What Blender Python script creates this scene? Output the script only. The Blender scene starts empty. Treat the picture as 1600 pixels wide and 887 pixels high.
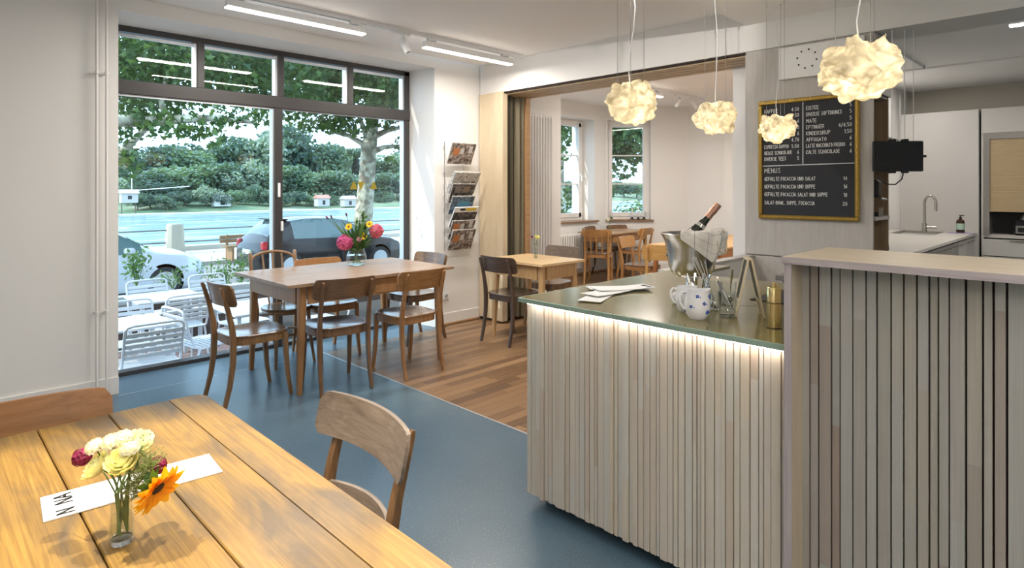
import bpy, bmesh, math, random
import numpy as np
from mathutils import Vector, Matrix, noise

PI = math.pi
R_ = math.radians
rnd = random.Random(7)
scene = bpy.context.scene
COL = scene.collection

# ------------------------------------------------------------------ camera
EYE = (0.0, 0.0, 1.45)
YAW = math.atan(952.41 / 945.75)          # direction of view, from +X
cam_d = bpy.data.cameras.new('camera')
cam = bpy.data.objects.new('camera', cam_d)
COL.objects.link(cam)
cam.location = EYE
cam.rotation_euler = (PI / 2, 0, YAW - PI / 2)
cam_d.sensor_width = 36.0
cam_d.lens = 945.75 / 1600 * 36.0
cam_d.shift_y = -149.25 / 1600
cam_d.clip_start = 0.05
cam_d.clip_end = 1000
scene.camera = cam

# ------------------------------------------------------------------ sky, sun, exposure
world = bpy.data.worlds.new('sky')
scene.world = world
world.use_nodes = True
wn = world.node_tree.nodes['Background']
wn.inputs['Color'].default_value = (0.52, 0.75, 1.0, 1)
wn.inputs['Strength'].default_value = 2.5

def light(name, kind, loc, energy, color, **kw):
    d = bpy.data.lights.new(name, kind)
    d.energy = energy
    d.color = color
    for k, v in kw.items():
        if k not in ('aim', 'rot'):
            setattr(d, k, v)
    o = bpy.data.objects.new(name, d)
    COL.objects.link(o)
    o.location = loc
    if 'aim' in kw:
        o.rotation_euler = (Vector(kw['aim']) - Vector(loc)).to_track_quat('-Z', 'Y').to_euler()
    if 'rot' in kw:
        o.rotation_euler = kw['rot']
    return o

sun = light('sun', 'SUN', (0, 0, 30), 2.6, (1.0, 0.93, 0.80), angle=R_(0.6), aim=(14.0, -4.5, 19.0))

WARM = (1.0, 0.93, 0.85)
# added fill lights under the ceiling, outside the frame, to brighten the room
for (x, y, z, e, w, rz) in ((0.5, 2.6, 2.76, 6, 1.2, 0), (-1.3, -1.5, 2.65, 20, 1.2, 0),
                            (1.2, -0.9, 2.62, 15, 1.2, 0), (2.6, 3.0, 2.77, 20, 1.2, 0), (-1.6, 2.2, 2.77, 4, 1.2, 0)):
    light('ceiling_fill_light', 'AREA', (x, y, z), e, WARM, shape='RECTANGLE', size=w, size_y=0.06, rot=(0, 0, rz))
light('upward_fill_light', 'AREA', (-0.9, -1.2, 1.9), 44, WARM, shape='DISK', size=0.3, rot=(PI, 0, 0))  # added unseen light aimed upwards to brighten the ceiling
scene.view_settings.view_transform = 'Standard'
scene.view_settings.look = 'None'
scene.view_settings.exposure = 0.8
scene.view_settings.gamma = 1.0
scene.view_settings.use_curve_mapping = False

# ------------------------------------------------------------------ placing helpers
FWD = Vector((math.cos(YAW), math.sin(YAW), 0))
RGT = Vector((math.sin(YAW), -math.cos(YAW), 0))

def at(px, py, d):
    """world point seen at pixel (px, py) of the 1600x887 photograph at distance d along the view"""
    return Vector(EYE) + FWD * d + RGT * ((px - 800) / 945.75 * d) + Vector((0, 0, (294.25 - py) / 945.75 * d))

class MB:
    def __init__(s):
        s.v = []; s.f = []
    def add(s, vs, fs, mx=None):
        o = len(s.v)
        s.v += [tuple(mx @ Vector(p)) for p in vs] if mx is not None else [tuple(p) for p in vs]
        s.f += [tuple(i + o for i in f) for f in fs]
        return s
    def box(s, x0, x1, y0, y1, z0, z1, ch=0.0, mx=None):
        if ch <= 0:
            vs = [(x, y, z) for x in (x0, x1) for y in (y0, y1) for z in (z0, z1)]
            fs = [(0, 1, 3, 2), (4, 6, 7, 5), (0, 4, 5, 1), (2, 3, 7, 6), (0, 2, 6, 4), (1, 5, 7, 3)]
            return s.add(vs, fs, mx)
        bm = bmesh.new()
        bmesh.ops.create_cube(bm, size=1)
        for v in bm.verts:
            v.co = Vector(((x0 + x1) / 2 + v.co.x * (x1 - x0), (y0 + y1) / 2 + v.co.y * (y1 - y0), (z0 + z1) / 2 + v.co.z * (z1 - z0)))
        bmesh.ops.bevel(bm, geom=bm.edges[:], offset=ch, segments=1, affect='EDGES')
        bm.verts.ensure_lookup_table()
        vs = [v.co.copy() for v in bm.verts]
        fs = [[v.index for v in f.verts] for f in bm.faces]
        bm.free()
        return s.add(vs, fs, mx)
    def sweep(s, pts, secs, side=None, cap=True, closed=False):
        """secs: one section (list of (a,b)) or one per point; a along side, b along the other normal"""
        pts = [Vector(p) for p in pts]
        n = len(pts)
        if not isinstance(secs[0][0], (tuple, list)):
            secs = [secs] * n
        rings = []
        prev = None
        for i in range(n):
            if closed:
                t = pts[(i + 1) % n] - pts[i - 1]
            else:
                t = pts[min(i + 1, n - 1)] - pts[max(i - 1, 0)]
            t.normalize()
            if side is not None:
                a = Vector(side) - t * t.dot(Vector(side))
            elif prev is None:
                ref = Vector((0, 0, 1)) if abs(t.z) < 0.9 else Vector((1, 0, 0))
                a = ref - t * t.dot(ref)
            else:
                a = prev - t * t.dot(prev)
            if a.length < 1e-6:
                a = t.orthogonal()
            a.normalize()
            prev = a
            b = t.cross(a)
            rings.append([pts[i] + a * u + b * w for (u, w) in secs[i]])
        k = len(secs[0])
        vs = [p for r in rings for p in r]
        fs = []
        for i in range(n if closed else n - 1):
            j = (i + 1) % n
            for q in range(k):
                fs.append((i * k + q, i * k + (q + 1) % k, j * k + (q + 1) % k, j * k + q))
        if cap and not closed:
            fs.append(tuple(range(k - 1, -1, -1)))
            fs.append(tuple((n - 1) * k + q for q in range(k)))
        return s.add(vs, fs)
    def tube(s, pts, r, n=8, cap=True, closed=False):
        rr = r if isinstance(r, (list, tuple)) else [r] * len(pts)
        secs = [[(q * math.cos(2 * PI * i / n), q * math.sin(2 * PI * i / n)) for i in range(n)] for q in rr]
        return s.sweep(pts, secs, cap=cap, closed=closed)
    def bar(s, pts, w, t, side=(1, 0, 0)):
        """rounded rectangular bar; w, t numbers or lists"""
        n = len(pts)
        ws = w if isinstance(w, (list, tuple)) else [w] * n
        ts = t if isinstance(t, (list, tuple)) else [t] * n
        secs = []
        for a, b in zip(ws, ts):
            a /= 2; b /= 2; c = min(a, b) * 0.35
            secs.append([(a, b - c), (a - c, b), (-a + c, b), (-a, b - c), (-a, -b + c), (-a + c, -b), (a - c, -b), (a, -b + c)])
        return s.sweep(pts, secs, side=side)
    def lathe(s, prof, n=24, c=(0, 0, 0), mx=None):
        vs = []; fs = []
        k = len(prof)
        for i in range(n):
            a = 2 * PI * i / n
            for (r, z) in prof:
                vs.append((c[0] + r * math.cos(a), c[1] + r * math.sin(a), c[2] + z))
        for i in range(n):
            j = (i + 1) % n
            for q in range(k - 1):
                fs.append((i * k + q, j * k + q, j * k + q + 1, i * k + q + 1))
        if prof[0][0] > 1e-5:
            fs.append(tuple(i * k for i in range(n - 1, -1, -1)))
        if prof[-1][0] > 1e-5:
            fs.append(tuple(i * k + k - 1 for i in range(n)))
        return s.add(vs, fs, mx)
    def prism(s, poly, z0, z1, mx=None):
        n = len(poly)
        vs = [(x, y, z0) for x, y in poly] + [(x, y, z1) for x, y in poly]
        fs = [tuple(range(n - 1, -1, -1)), tuple(range(n, 2 * n))]
        for i in range(n):
            j = (i + 1) % n
            fs.append((i, j, n + j, n + i))
        return s.add(vs, fs, mx)
    def ball(s, c, r, nu=12, nv=8, sc=(1, 1, 1)):
        prof = [(r * math.sin(PI * i / nv), -r * math.cos(PI * i / nv)) for i in range(nv + 1)]
        prof[0] = (0.0, -r); prof[-1] = (0.0, r)
        m = MB().lathe(prof, nu)
        return s.add([(c[0] + x * sc[0], c[1] + y * sc[1], c[2] + z * sc[2]) for x, y, z in m.v], m.f)
    def xf(s, mx):
        s.v = [tuple(mx @ Vector(p)) for p in s.v]
        return s
    def mesh(s, name, mat, angle=40):
        me = bpy.data.meshes.new(name)
        me.from_pydata(s.v, [], s.f)
        me.validate(clean_customdata=False)
        bm = bmesh.new(); bm.from_mesh(me)
        bmesh.ops.remove_doubles(bm, verts=bm.verts, dist=1e-6)
        bmesh.ops.recalc_face_normals(bm, faces=bm.faces)
        bm.to_mesh(me); bm.free()
        if angle:
            me.shade_smooth()
            me.set_sharp_from_angle(angle=R_(angle))
        if mat is not None:
            me.materials.append(mat)
        return me
    def obj(s, name, mat, parent=None, angle=40, world=False, origin=None):
        """one mesh object; world=True: coordinates are world ones although it has a parent"""
        if world and parent is not None:
            s.xf(root_mx(parent).inverted())
        if origin is not None:
            s.xf(Matrix.Translation(-Vector(origin)))
        o = bpy.data.objects.new(name, s.mesh(name, mat, angle))
        COL.objects.link(o)
        if parent is not None:
            o.parent = parent
        if origin is not None:
            o.location = origin
        return o

def root_mx(o):
    m = Matrix.Translation(o.location) @ o.rotation_euler.to_matrix().to_4x4() @ Matrix.Diagonal((*o.scale, 1))
    return root_mx(o.parent) @ m if o.parent else m

def thing(name, label, cat, loc=(0, 0, 0), rz=0.0, group=None):
    o = bpy.data.objects.new(name, None)
    COL.objects.link(o)
    o.empty_display_size = 0.05
    o.location = loc
    o.rotation_euler = (0, 0, rz)
    return tag(o, label, cat, group)

def tag(o, label, cat, group=None):
    o['label'] = label
    o['category'] = cat
    if group:
        o['group'] = group
    return o

def struct(o):
    o['kind'] = 'structure'
    return o

def stuff(o):
    o['kind'] = 'stuff'
    return o

def link_copy(o, parent=None, loc=None, rot=None, scale=None):
    c = o.copy()
    COL.objects.link(c)
    if parent is not None:
        c.parent = parent
    if loc is not None:
        c.location = loc
    if rot is not None:
        c.rotation_euler = rot
    if scale is not None:
        c.scale = scale
    return c

def copy_tree(o, parent=None):
    c = link_copy(o, parent)
    for ch in list(o.children):
        copy_tree(ch, c)
    return c

def lerp(a, b, t):
    return a + (b - a) * t

# ------------------------------------------------------------------ materials
def new_mat(name):
    m = bpy.data.materials.new(name)
    m.use_nodes = True
    nt = m.node_tree
    return m, nt, nt.nodes['Principled BSDF']

def rgba(c):
    return (c[0], c[1], c[2], 1)

def plain(name, color, rough=0.5, metal=0.0, bump=0.0, bscale=200, var=0.0, spec=None, emit=None, estr=0):
    m, nt, b = new_mat(name)
    b.inputs['Base Color'].default_value = rgba(color)
    b.inputs['Roughness'].default_value = rough
    b.inputs['Metallic'].default_value = metal
    if spec is not None:
        b.inputs['Specular IOR Level'].default_value = spec
    if emit:
        b.inputs['Emission Color'].default_value = rgba(emit)
        b.inputs['Emission Strength'].default_value = estr
    tc = nt.nodes.new('ShaderNodeTexCoord')
    if bump or var:
        n = nt.nodes.new('ShaderNodeTexNoise')
        n.inputs['Scale'].default_value = bscale
        n.inputs['Detail'].default_value = 4
        nt.links.new(tc.outputs['Object'], n.inputs['Vector'])
        if bump:
            bp = nt.nodes.new('ShaderNodeBump')
            bp.inputs['Strength'].default_value = bump
            bp.inputs['Distance'].default_value = 0.002
            nt.links.new(n.outputs['Fac'], bp.inputs['Height'])
            nt.links.new(bp.outputs['Normal'], b.inputs['Normal'])
        if var:
            mx = nt.nodes.new('ShaderNodeMixRGB')
            mx.inputs[1].default_value = rgba([c * (1 - var) for c in color])
            mx.inputs[2].default_value = rgba([min(1, c * (1 + var)) for c in color])
            nt.links.new(n.outputs['Fac'], mx.inputs[0])
            nt.links.new(mx.outputs[0], b.inputs['Base Color'])
    return m

def ramp(nt, stops):
    r = nt.nodes.new('ShaderNodeValToRGB')
    e = r.color_ramp.elements
    while len(e) < len(stops):
        e.new(0.5)
    for q, (p, c) in zip(e, stops):
        q.position = p
        q.color = rgba(c)
    return r

def wood(name, dark, light, axis='z', scale=1.0, rough=0.35, stretch=14.0, rand=0.0, island=False, stains=None, coat=0.0, palette=None, bump=0.15, segments=0):
    """fine grained wood, the grain running along the axis of object space"""
    m, nt, b = new_mat(name)
    L = nt.links.new
    tc = nt.nodes.new('ShaderNodeTexCoord')
    oi = nt.nodes.new('ShaderNodeObjectInfo')
    gi = nt.nodes.new('ShaderNodeNewGeometry')
    rn = gi.outputs['Random Per Island'] if island else oi.outputs['Random']
    sh = nt.nodes.new('ShaderNodeVectorMath'); sh.operation = 'ADD'
    mul = nt.nodes.new('ShaderNodeMath'); mul.operation = 'MULTIPLY'; mul.inputs[1].default_value = 37.0
    L(rn, mul.inputs[0])
    L(tc.outputs['Object'], sh.inputs[0]); L(mul.outputs[0], sh.inputs[1])
    mp = nt.nodes.new('ShaderNodeMapping')
    s = {'x': (1, stretch, stretch), 'y': (stretch, 1, stretch), 'z': (stretch, stretch, 1)}[axis]
    mp.inputs['Scale'].default_value = [q * 1.6 * scale for q in s]
    L(sh.outputs[0], mp.inputs['Vector'])
    n = nt.nodes.new('ShaderNodeTexNoise')
    n.inputs['Scale'].default_value = 2.0; n.inputs['Detail'].default_value = 6
    n.inputs['Roughness'].default_value = 0.62; n.inputs['Distortion'].default_value = 0.6
    L(mp.outputs[0], n.inputs['Vector'])
    r = ramp(nt, [(0.28, dark), (0.5, [(a + c) / 2 for a, c in zip(dark, light)]), (0.72, light)])
    L(n.outputs['Fac'], r.inputs[0])
    out = r.outputs[0]
    if palette:
        pr = ramp(nt, [(i / max(1, len(palette) - 1), c) for i, c in enumerate(palette)])
        if segments:                                   # finger-jointed lengths of different boards
            sp = nt.nodes.new('ShaderNodeSeparateXYZ'); L(tc.outputs['Object'], sp.inputs[0])
            m1 = nt.nodes.new('ShaderNodeMath'); m1.operation = 'MULTIPLY_ADD'; m1.inputs[1].default_value = segments
            L(sp.outputs['Z'], m1.inputs[0]); L(mul.outputs[0], m1.inputs[2])
            m2 = nt.nodes.new('ShaderNodeMath'); m2.operation = 'FLOOR'; L(m1.outputs[0], m2.inputs[0])
            m3 = nt.nodes.new('ShaderNodeMath'); m3.operation = 'ADD'; L(m2.outputs[0], m3.inputs[0]); L(rn, m3.inputs[1])
            w_ = nt.nodes.new('ShaderNodeTexWhiteNoise'); w_.noise_dimensions = '1D'; L(m3.outputs[0], w_.inputs['W'])
            L(w_.outputs['Value'], pr.inputs[0])
        else:
            L(rn, pr.inputs[0])
        mm = nt.nodes.new('ShaderNodeMixRGB'); mm.blend_type = 'MULTIPLY'; mm.inputs[0].default_value = 1
        L(out, mm.inputs[1]); L(pr.outputs[0], mm.inputs[2])
        out = mm.outputs[0]
    if stains:
        n2 = nt.nodes.new('ShaderNodeTexNoise'); n2.inputs['Scale'].default_value = 2.5; n2.inputs['Detail'].default_value = 8
        n2.inputs['Distortion'].default_value = 1.2
        mp2 = nt.nodes.new('ShaderNodeMapping')
        mp2.inputs['Scale'].default_value = {'x': (0.7, 2.2, 2), 'y': (2.2, 0.7, 2), 'z': (2.2, 2.2, 0.7)}[axis]
        L(sh.outputs[0], mp2.inputs['Vector']); L(mp2.outputs[0], n2.inputs['Vector'])
        r2 = ramp(nt, [(0.46, (0, 0, 0)), (0.64, (0.85, 0.85, 0.85))])
        L(n2.outputs['Fac'], r2.inputs[0])
        mm = nt.nodes.new('ShaderNodeMixRGB'); mm.inputs[2].default_value = rgba(stains)
        L(r2.outputs[0], mm.inputs[0]); L(out, mm.inputs[1])
        out = mm.outputs[0]
    if rand:
        hs = nt.nodes.new('ShaderNodeHueSaturation')
        mr = nt.nodes.new('ShaderNodeMapRange')
        mr.inputs['To Min'].default_value = 1 - rand; mr.inputs['To Max'].default_value = 1 + rand
        L(rn, mr.inputs['Value']); L(mr.outputs[0], hs.inputs['Value']); L(out, hs.inputs['Color'])
        out = hs.outputs[0]
    L(out, b.inputs['Base Color'])
    b.inputs['Roughness'].default_value = rough
    if coat:
        b.inputs['Coat Weight'].default_value = coat
        b.inputs['Coat Roughness'].default_value = 0.18
    if bump:
        bp = nt.nodes.new('ShaderNodeBump'); bp.inputs['Strength'].default_value = bump; bp.inputs['Distance'].default_value = 0.001
        L(n.outputs['Fac'], bp.inputs['Height']); L(bp.outputs[0], b.inputs['Normal'])
    return m

def thin_glass(name, tint=(1, 1, 1), ior=1.5, gain=1.0, rough=0.0):
    """a pane or thin wall of glass: clear, with Fresnel reflection"""
    m = bpy.data.materials.new(name)
    m.use_nodes = True
    nt = m.node_tree
    nt.nodes.clear()
    o = nt.nodes.new('ShaderNodeOutputMaterial')
    t = nt.nodes.new('ShaderNodeBsdfTransparent'); t.inputs[0].default_value = rgba(tint)
    g = nt.nodes.new('ShaderNodeBsdfGlossy'); g.inputs['Roughness'].default_value = rough
    f = nt.nodes.new('ShaderNodeFresnel')
    ge = nt.nodes.new('ShaderNodeNewGeometry')          # the same reflection from either side of a face
    ri = nt.nodes.new('ShaderNodeMapRange'); ri.inputs['To Min'].default_value = ior; ri.inputs['To Max'].default_value = 1 / ior
    nt.links.new(ge.outputs['Backfacing'], ri.inputs['Value']); nt.links.new(ri.outputs[0], f.inputs[0])
    mu = nt.nodes.new('ShaderNodeMath'); mu.operation = 'MULTIPLY'; mu.inputs[1].default_value = gain; mu.use_clamp = True
    mx = nt.nodes.new('ShaderNodeMixShader')
    nt.links.new(f.outputs[0], mu.inputs[0]); nt.links.new(mu.outputs[0], mx.inputs[0])
    nt.links.new(t.outputs[0], mx.inputs[1]); nt.links.new(g.outputs[0], mx.inputs[2])
    nt.links.new(mx.outputs[0], o.inputs[0])
    return m

def leafy(name, c1, c2, trans=0.5, scale=1.5, rough=0.5):
    """leaf: diffuse and translucent, colour varying from leaf to leaf"""
    m = bpy.data.materials.new(name)
    m.use_nodes = True
    nt = m.node_tree
    nt.nodes.clear()
    L = nt.links.new
    o = nt.nodes.new('ShaderNodeOutputMaterial')
    gi = nt.nodes.new('ShaderNodeNewGeometry')
    r = ramp(nt, [(0.0, c1), (1.0, c2)])
    L(gi.outputs['Random Per Island'], r.inputs[0])
    d = nt.nodes.new('ShaderNodeBsdfPrincipled'); d.inputs['Roughness'].default_value = rough
    d.inputs['Specular IOR Level'].default_value = 0.35
    t = nt.nodes.new('ShaderNodeBsdfTranslucent')
    g = nt.nodes.new('ShaderNodeMixRGB'); g.blend_type = 'MULTIPLY'; g.inputs[0].default_value = 1
    g.inputs[2].default_value = (1.5, 1.5, 0.6, 1)
    L(r.outputs[0], d.inputs['Base Color']); L(r.outputs[0], g.inputs[1]); L(g.outputs[0], t.inputs[0])
    mx = nt.nodes.new('ShaderNodeMixShader'); mx.inputs[0].default_value = trans
    L(d.outputs[0], mx.inputs[1]); L(t.outputs[0], mx.inputs[2]); L(mx.outputs[0], o.inputs[0])
    return m

def emission(name, color, strength):
    m = bpy.data.materials.new(name)
    m.use_nodes = True
    nt = m.node_tree
    nt.nodes.clear()
    o = nt.nodes.new('ShaderNodeOutputMaterial')
    e = nt.nodes.new('ShaderNodeEmission')
    e.inputs[0].default_value = rgba(color); e.inputs[1].default_value = strength
    nt.links.new(e.outputs[0], o.inputs[0])
    return m

M = {}
M['wall'] = plain('wall_paint', (0.80, 0.785, 0.76), 0.85, bump=0.12, bscale=60)
M['ceiling'] = plain('ceiling_paint', (0.87, 0.86, 0.845), 0.9, bump=0.05, bscale=40)
M['trim'] = plain('trim_paint', (0.80, 0.79, 0.77), 0.45)
M['white_metal'] = plain('white_powder_coat', (0.82, 0.83, 0.84), 0.4)
M['window_frame'] = plain('dark_bronze_aluminium', (0.060, 0.056, 0.056), 0.38, metal=0.3)
M['alu'] = plain('aluminium', (0.62, 0.63, 0.65), 0.35, metal=0.8)
M['pane'] = thin_glass('window_glass', (0.95, 0.985, 0.985), 1.5, 1.0)
M['glassware'] = thin_glass('glassware', (0.97, 0.985, 0.985), 1.45, 1.0)
M['steel'] = plain('brushed_steel', (0.66, 0.64, 0.62), 0.24, metal=1.0, bump=0.05, bscale=30)
M['chrome'] = plain('chrome', (0.80, 0.80, 0.80), 0.10, metal=1.0)
M['brass'] = plain('brass', (0.74, 0.60, 0.30), 0.22, metal=1.0)
M['black'] = plain('black_plastic', (0.012, 0.012, 0.013), 0.4)
M['rubber'] = plain('black_rubber', (0.02, 0.02, 0.02), 0.8)
M['dark_gap'] = plain('dark_gap', (0.035, 0.026, 0.02), 0.9)
M['paper'] = plain('paper', (0.86, 0.86, 0.86), 0.8)
M['ink'] = plain('black_ink', (0.02, 0.02, 0.022), 0.8)
M['chalk'] = plain('chalk', (0.85, 0.85, 0.83), 0.9)
M['led'] = emission('led_diffuser', (1.0, 0.93, 0.84), 11.0)
M['led_warm'] = emission('led_strip', (1.0, 0.84, 0.70), 14.0)
M['porcelain'] = plain('porcelain', (0.80, 0.81, 0.84), 0.12)
M['cobalt'] = plain('cobalt_glaze', (0.03, 0.10, 0.42), 0.2)
M['stem'] = plain('flower_stem', (0.10, 0.16, 0.04), 0.6)
M['water'] = thin_glass('water', (0.93, 0.95, 0.90), 1.33, 1.2)
M['wire'] = plain('grey_wire', (0.35, 0.34, 0.33), 0.5, metal=0.6)
# ------------------------------------------------------------------ floors
def concrete_mat():
    m, nt, b = new_mat('polished_concrete')
    L = nt.links.new
    tc = nt.nodes.new('ShaderNodeTexCoord')
    n = nt.nodes.new('ShaderNodeTexNoise'); n.inputs['Scale'].default_value = 1.3; n.inputs['Detail'].default_value = 7
    L(tc.outputs['Object'], n.inputs['Vector'])
    r = ramp(nt, [(0.3, (0.062, 0.115, 0.165)), (0.55, (0.084, 0.142, 0.190)), (0.75, (0.118, 0.175, 0.205))])
    L(n.outputs['Fac'], r.inputs[0])
    v = nt.nodes.new('ShaderNodeTexNoise'); v.inputs['Scale'].default_value = 150; v.inputs['Detail'].default_value = 2
    L(tc.outputs['Object'], v.inputs['Vector'])
    r2 = ramp(nt, [(0.60, (0, 0, 0)), (0.74, (0.55, 0.55, 0.55))])
    L(v.outputs['Fac'], r2.inputs[0])
    mx = nt.nodes.new('ShaderNodeMixRGB'); mx.inputs[2].default_value = (0.42, 0.46, 0.48, 1)
    L(r2.outputs[0], mx.inputs[0]); L(r.outputs[0], mx.inputs[1])
    L(mx.outputs[0], b.inputs['Base Color'])
    b.inputs['Roughness'].default_value = 0.30
    b.inputs['Specular IOR Level'].default_value = 0.6
    bp = nt.nodes.new('ShaderNodeBump'); bp.inputs['Strength'].default_value = 0.06; bp.inputs['Distance'].default_value = 0.001
    L(v.outputs['Fac'], bp.inputs['Height']); L(bp.outputs[0], b.inputs['Normal'])
    return m
M['concrete'] = concrete_mat()
fl = struct(MB().box(-2.6, 2.578, -3.6, 5.52, -0.12, 0.0).box(2.578, 3.9, 4.985, 5.52, -0.12, 0.0).obj('floor', M['concrete'], angle=0))
struct(MB().box(2.576, 2.590, -3.6, 4.985, -0.02, 0.0025).obj('trim_1', M['alu'], angle=0))
struct(MB().box(-2.6, 3.9, 4.945, 4.950, -0.02, 0.0008).obj('trim_2', M['alu'], angle=0))

OAK = [(0.52, 0.43, 0.36), (1.05, 0.93, 0.80), (0.72, 0.60, 0.50), (1.22, 1.12, 0.98), (0.60, 0.50, 0.44), (0.92, 0.82, 0.70), (0.40, 0.33, 0.29), (1.12, 1.0, 0.84), (0.80, 0.70, 0.58)]
M['oak_floor'] = wood('oak_parquet', (0.205, 0.125, 0.068), (0.36, 0.24, 0.145), axis='x', rough=0.38, palette=OAK, bump=0.1)
M['oak_floor_far'] = wood('oak_parquet_far', (0.205, 0.125, 0.068), (0.36, 0.24, 0.145), axis='x', rough=0.38, palette=OAK, island=True, bump=0.1)
wf = struct(MB().box(2.590, 9.9, 1.2, 6.9, -0.12, -0.014).obj('floor_wood', M['dark_gap'], angle=0))
PW = 0.078
near, far = [], []
row = 0
y = 1.9
while y < 6.44:
    x = 2.592 - rnd.random() * 0.5
    while x < 9.78:
        l = rnd.choice((0.45, 0.55, 0.6, 0.75, 0.9, 0.7))
        a, b2 = max(x, 2.592), min(x + l, 9.78)
        ymax = min(y + PW, 6.44)
        if b2 - a > 0.02 and not (y > 4.93 and a < 3.9 and y + PW > 4.985) and not (y > 5.0 and a < 5.9):
            (near if (a < 5.15 and y > 2.0 and (y > 2.3 + (a - 2.6) * 0.2)) else far).append((a, b2, y, ymax))
        elif b2 - a > 0.02 and y <= 4.985 and y + PW > 4.985 and a < 3.9:
            near.append((a, b2, y, 4.984))
        x += l
    y += PW
near.sort(key=lambda q: q[0] + q[2])
far += near[296:]; near = near[:296]
unit = MB().box(-0.5, 0.5, -0.5, 0.5, -0.014, 0.0, ch=0.0).mesh('plank', M['oak_floor'], 0)
for (a, b2, c, d) in near:
    o = bpy.data.objects.new('plank', unit); COL.objects.link(o); o.parent = wf
    o.location = ((a + b2) / 2, (c + d) / 2, -0.0002 * rnd.random()); o.scale = (b2 - a - 0.0012, d - c - 0.0012, 1)
mb = MB()
for (a, b2, c, d) in far:
    mb.box(a + 0.0006, b2 - 0.0006, c + 0.0006, d - 0.0006, -0.014, 0.0)
stuff(mb.obj('far_planks', M['oak_floor_far'], wf, angle=0))

# ------------------------------------------------------------------ room shell
W = M['wall']
mb = MB()
mb.box(-2.75, 1.041, 5.0, 5.55, -0.1, 2.95)                       # left of the big window
mb.prism([(1.041, 5.0), (3.89, 5.07), (3.83, 5.55), (1.041, 5.55)], 2.712, 2.95)   # above it
mb.prism([(3.89, 5.07), (5.75, 5.055), (5.75, 5.5), (3.83, 5.5)], -0.1, 2.95)
struct(mb.obj('wall_left', W, angle=0))
struct(MB().box(5.75, 5.9, 5.055, 6.9, -0.1, 3.0).box(5.9, 7.3, 6.45, 6.95, -0.1, 3.0).box(8.42, 8.80, 6.45, 6.95, -0.1, 3.0)
       .box(7.3, 8.42, 6.45, 6.95, -0.1, 0.87).box(7.3, 8.42, 6.45, 6.95, 2.64, 3.0).obj('wall_bay', W, angle=0))
DG = Matrix.Translation((8.75, 6.45, 0)) @ Matrix.Rotation(-PI / 4, 4, 'Z')      # x along the slanted wall, y outwards
L_DG = math.hypot(9.79 - 8.75, 6.45 - 5.41)
w0, w1 = 0.02, 0.80
struct(MB().box(-0.05, w0, 0, 0.35, -0.1, 3.0, mx=DG).box(w1, L_DG + 0.1, 0, 0.35, -0.1, 3.0, mx=DG)
       .box(w0, w1, 0, 0.35, -0.1, 0.87, mx=DG).box(w0, w1, 0, 0.35, 2.66, 3.0, mx=DG).obj('wall_slanted', W, angle=0))
struct(MB().box(9.79, 10.1, 2.0, 5.43, -0.1, 3.0).box(9.70, 9.79, 4.55, 4.72, -0.1, 3.0).obj('wall_far', W, angle=0))
struct(MB().box(4.9, 9.9, 2.06, 2.3, -0.1, 3.0).obj('wall_partition', W, angle=0))
struct(MB().box(-2.75, -2.6, -3.7, 5.1, -0.1, 2.95).obj('wall_rear', W, angle=0))
struct(MB().box(-2.75, 9.2, -3.75, -3.6, -0.1, 2.95).obj('wall_right', W, angle=0))
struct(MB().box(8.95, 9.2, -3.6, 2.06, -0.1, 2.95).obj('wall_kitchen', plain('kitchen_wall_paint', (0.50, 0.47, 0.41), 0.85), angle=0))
struct(MB().box(-2.7, 4.53, 2.012, 5.03, 2.815, 2.95).obj('ceiling', M['ceiling'], angle=0))
struct(MB().box(-2.7, 4.53, -3.65, 2.012, 2.69, 2.95).obj('ceiling_lower', M['ceiling'], angle=0))
struct(MB().box(4.9, 10.0, 2.06, 6.95, 2.90, 3.05).obj('ceiling_far', M['ceiling'], angle=0))
struct(MB().box(4.85, 9.1, -3.65, 2.06, 2.66, 2.95).obj('ceiling_kitchen', M['ceiling'], angle=0))
struct(MB().box(4.52, 4.90, -3.6, 5.057, 2.49, 2.96).obj('beam', W, angle=0))
struct(MB().box(-2.6, 9.0, -3.6, 1.2, -0.13, -0.121).box(4.0, 9.0, -3.6, 2.06, -0.1, 0.0).obj('floor_kitchen', M['concrete'], angle=0))

# baseboards
struct(MB().box(-2.6, 1.041, 4.985, 5.0, 0.0, 0.125, ch=0.003).obj('baseboard_left', M['trim'], angle=0))
struct(MB().box(3.89, 4.50, 5.052, 5.072, 0.0, 0.125, ch=0.003).obj('baseboard_front', M['trim'], angle=0))
M['oak_trim'] = wood('oak_trim', (0.36, 0.20, 0.09), (0.52, 0.32, 0.16), axis='x', rough=0.4)
struct(MB().box(3.9, 4.50, 5.036, 5.052, 0.0, 0.022, ch=0.003).obj('trim_3', M['oak_trim'], angle=0))
struct(MB().box(5.9, 8.75, 6.43, 6.45, 0.0, 0.13).box(0.0, L_DG, -0.02, 0.0, 0.0, 0.13, mx=DG).box(9.77, 9.79, 2.3, 5.41, 0, 0.13).obj('baseboard_far', M['trim'], angle=0))
struct(MB().box(5.9, 8.7, 6.41, 6.43, 0.0, 0.03).box(0.0, L_DG, -0.04, -0.02, 0.0, 0.03, mx=DG).obj('trim_4', M['oak_trim'], angle=0))

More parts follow.
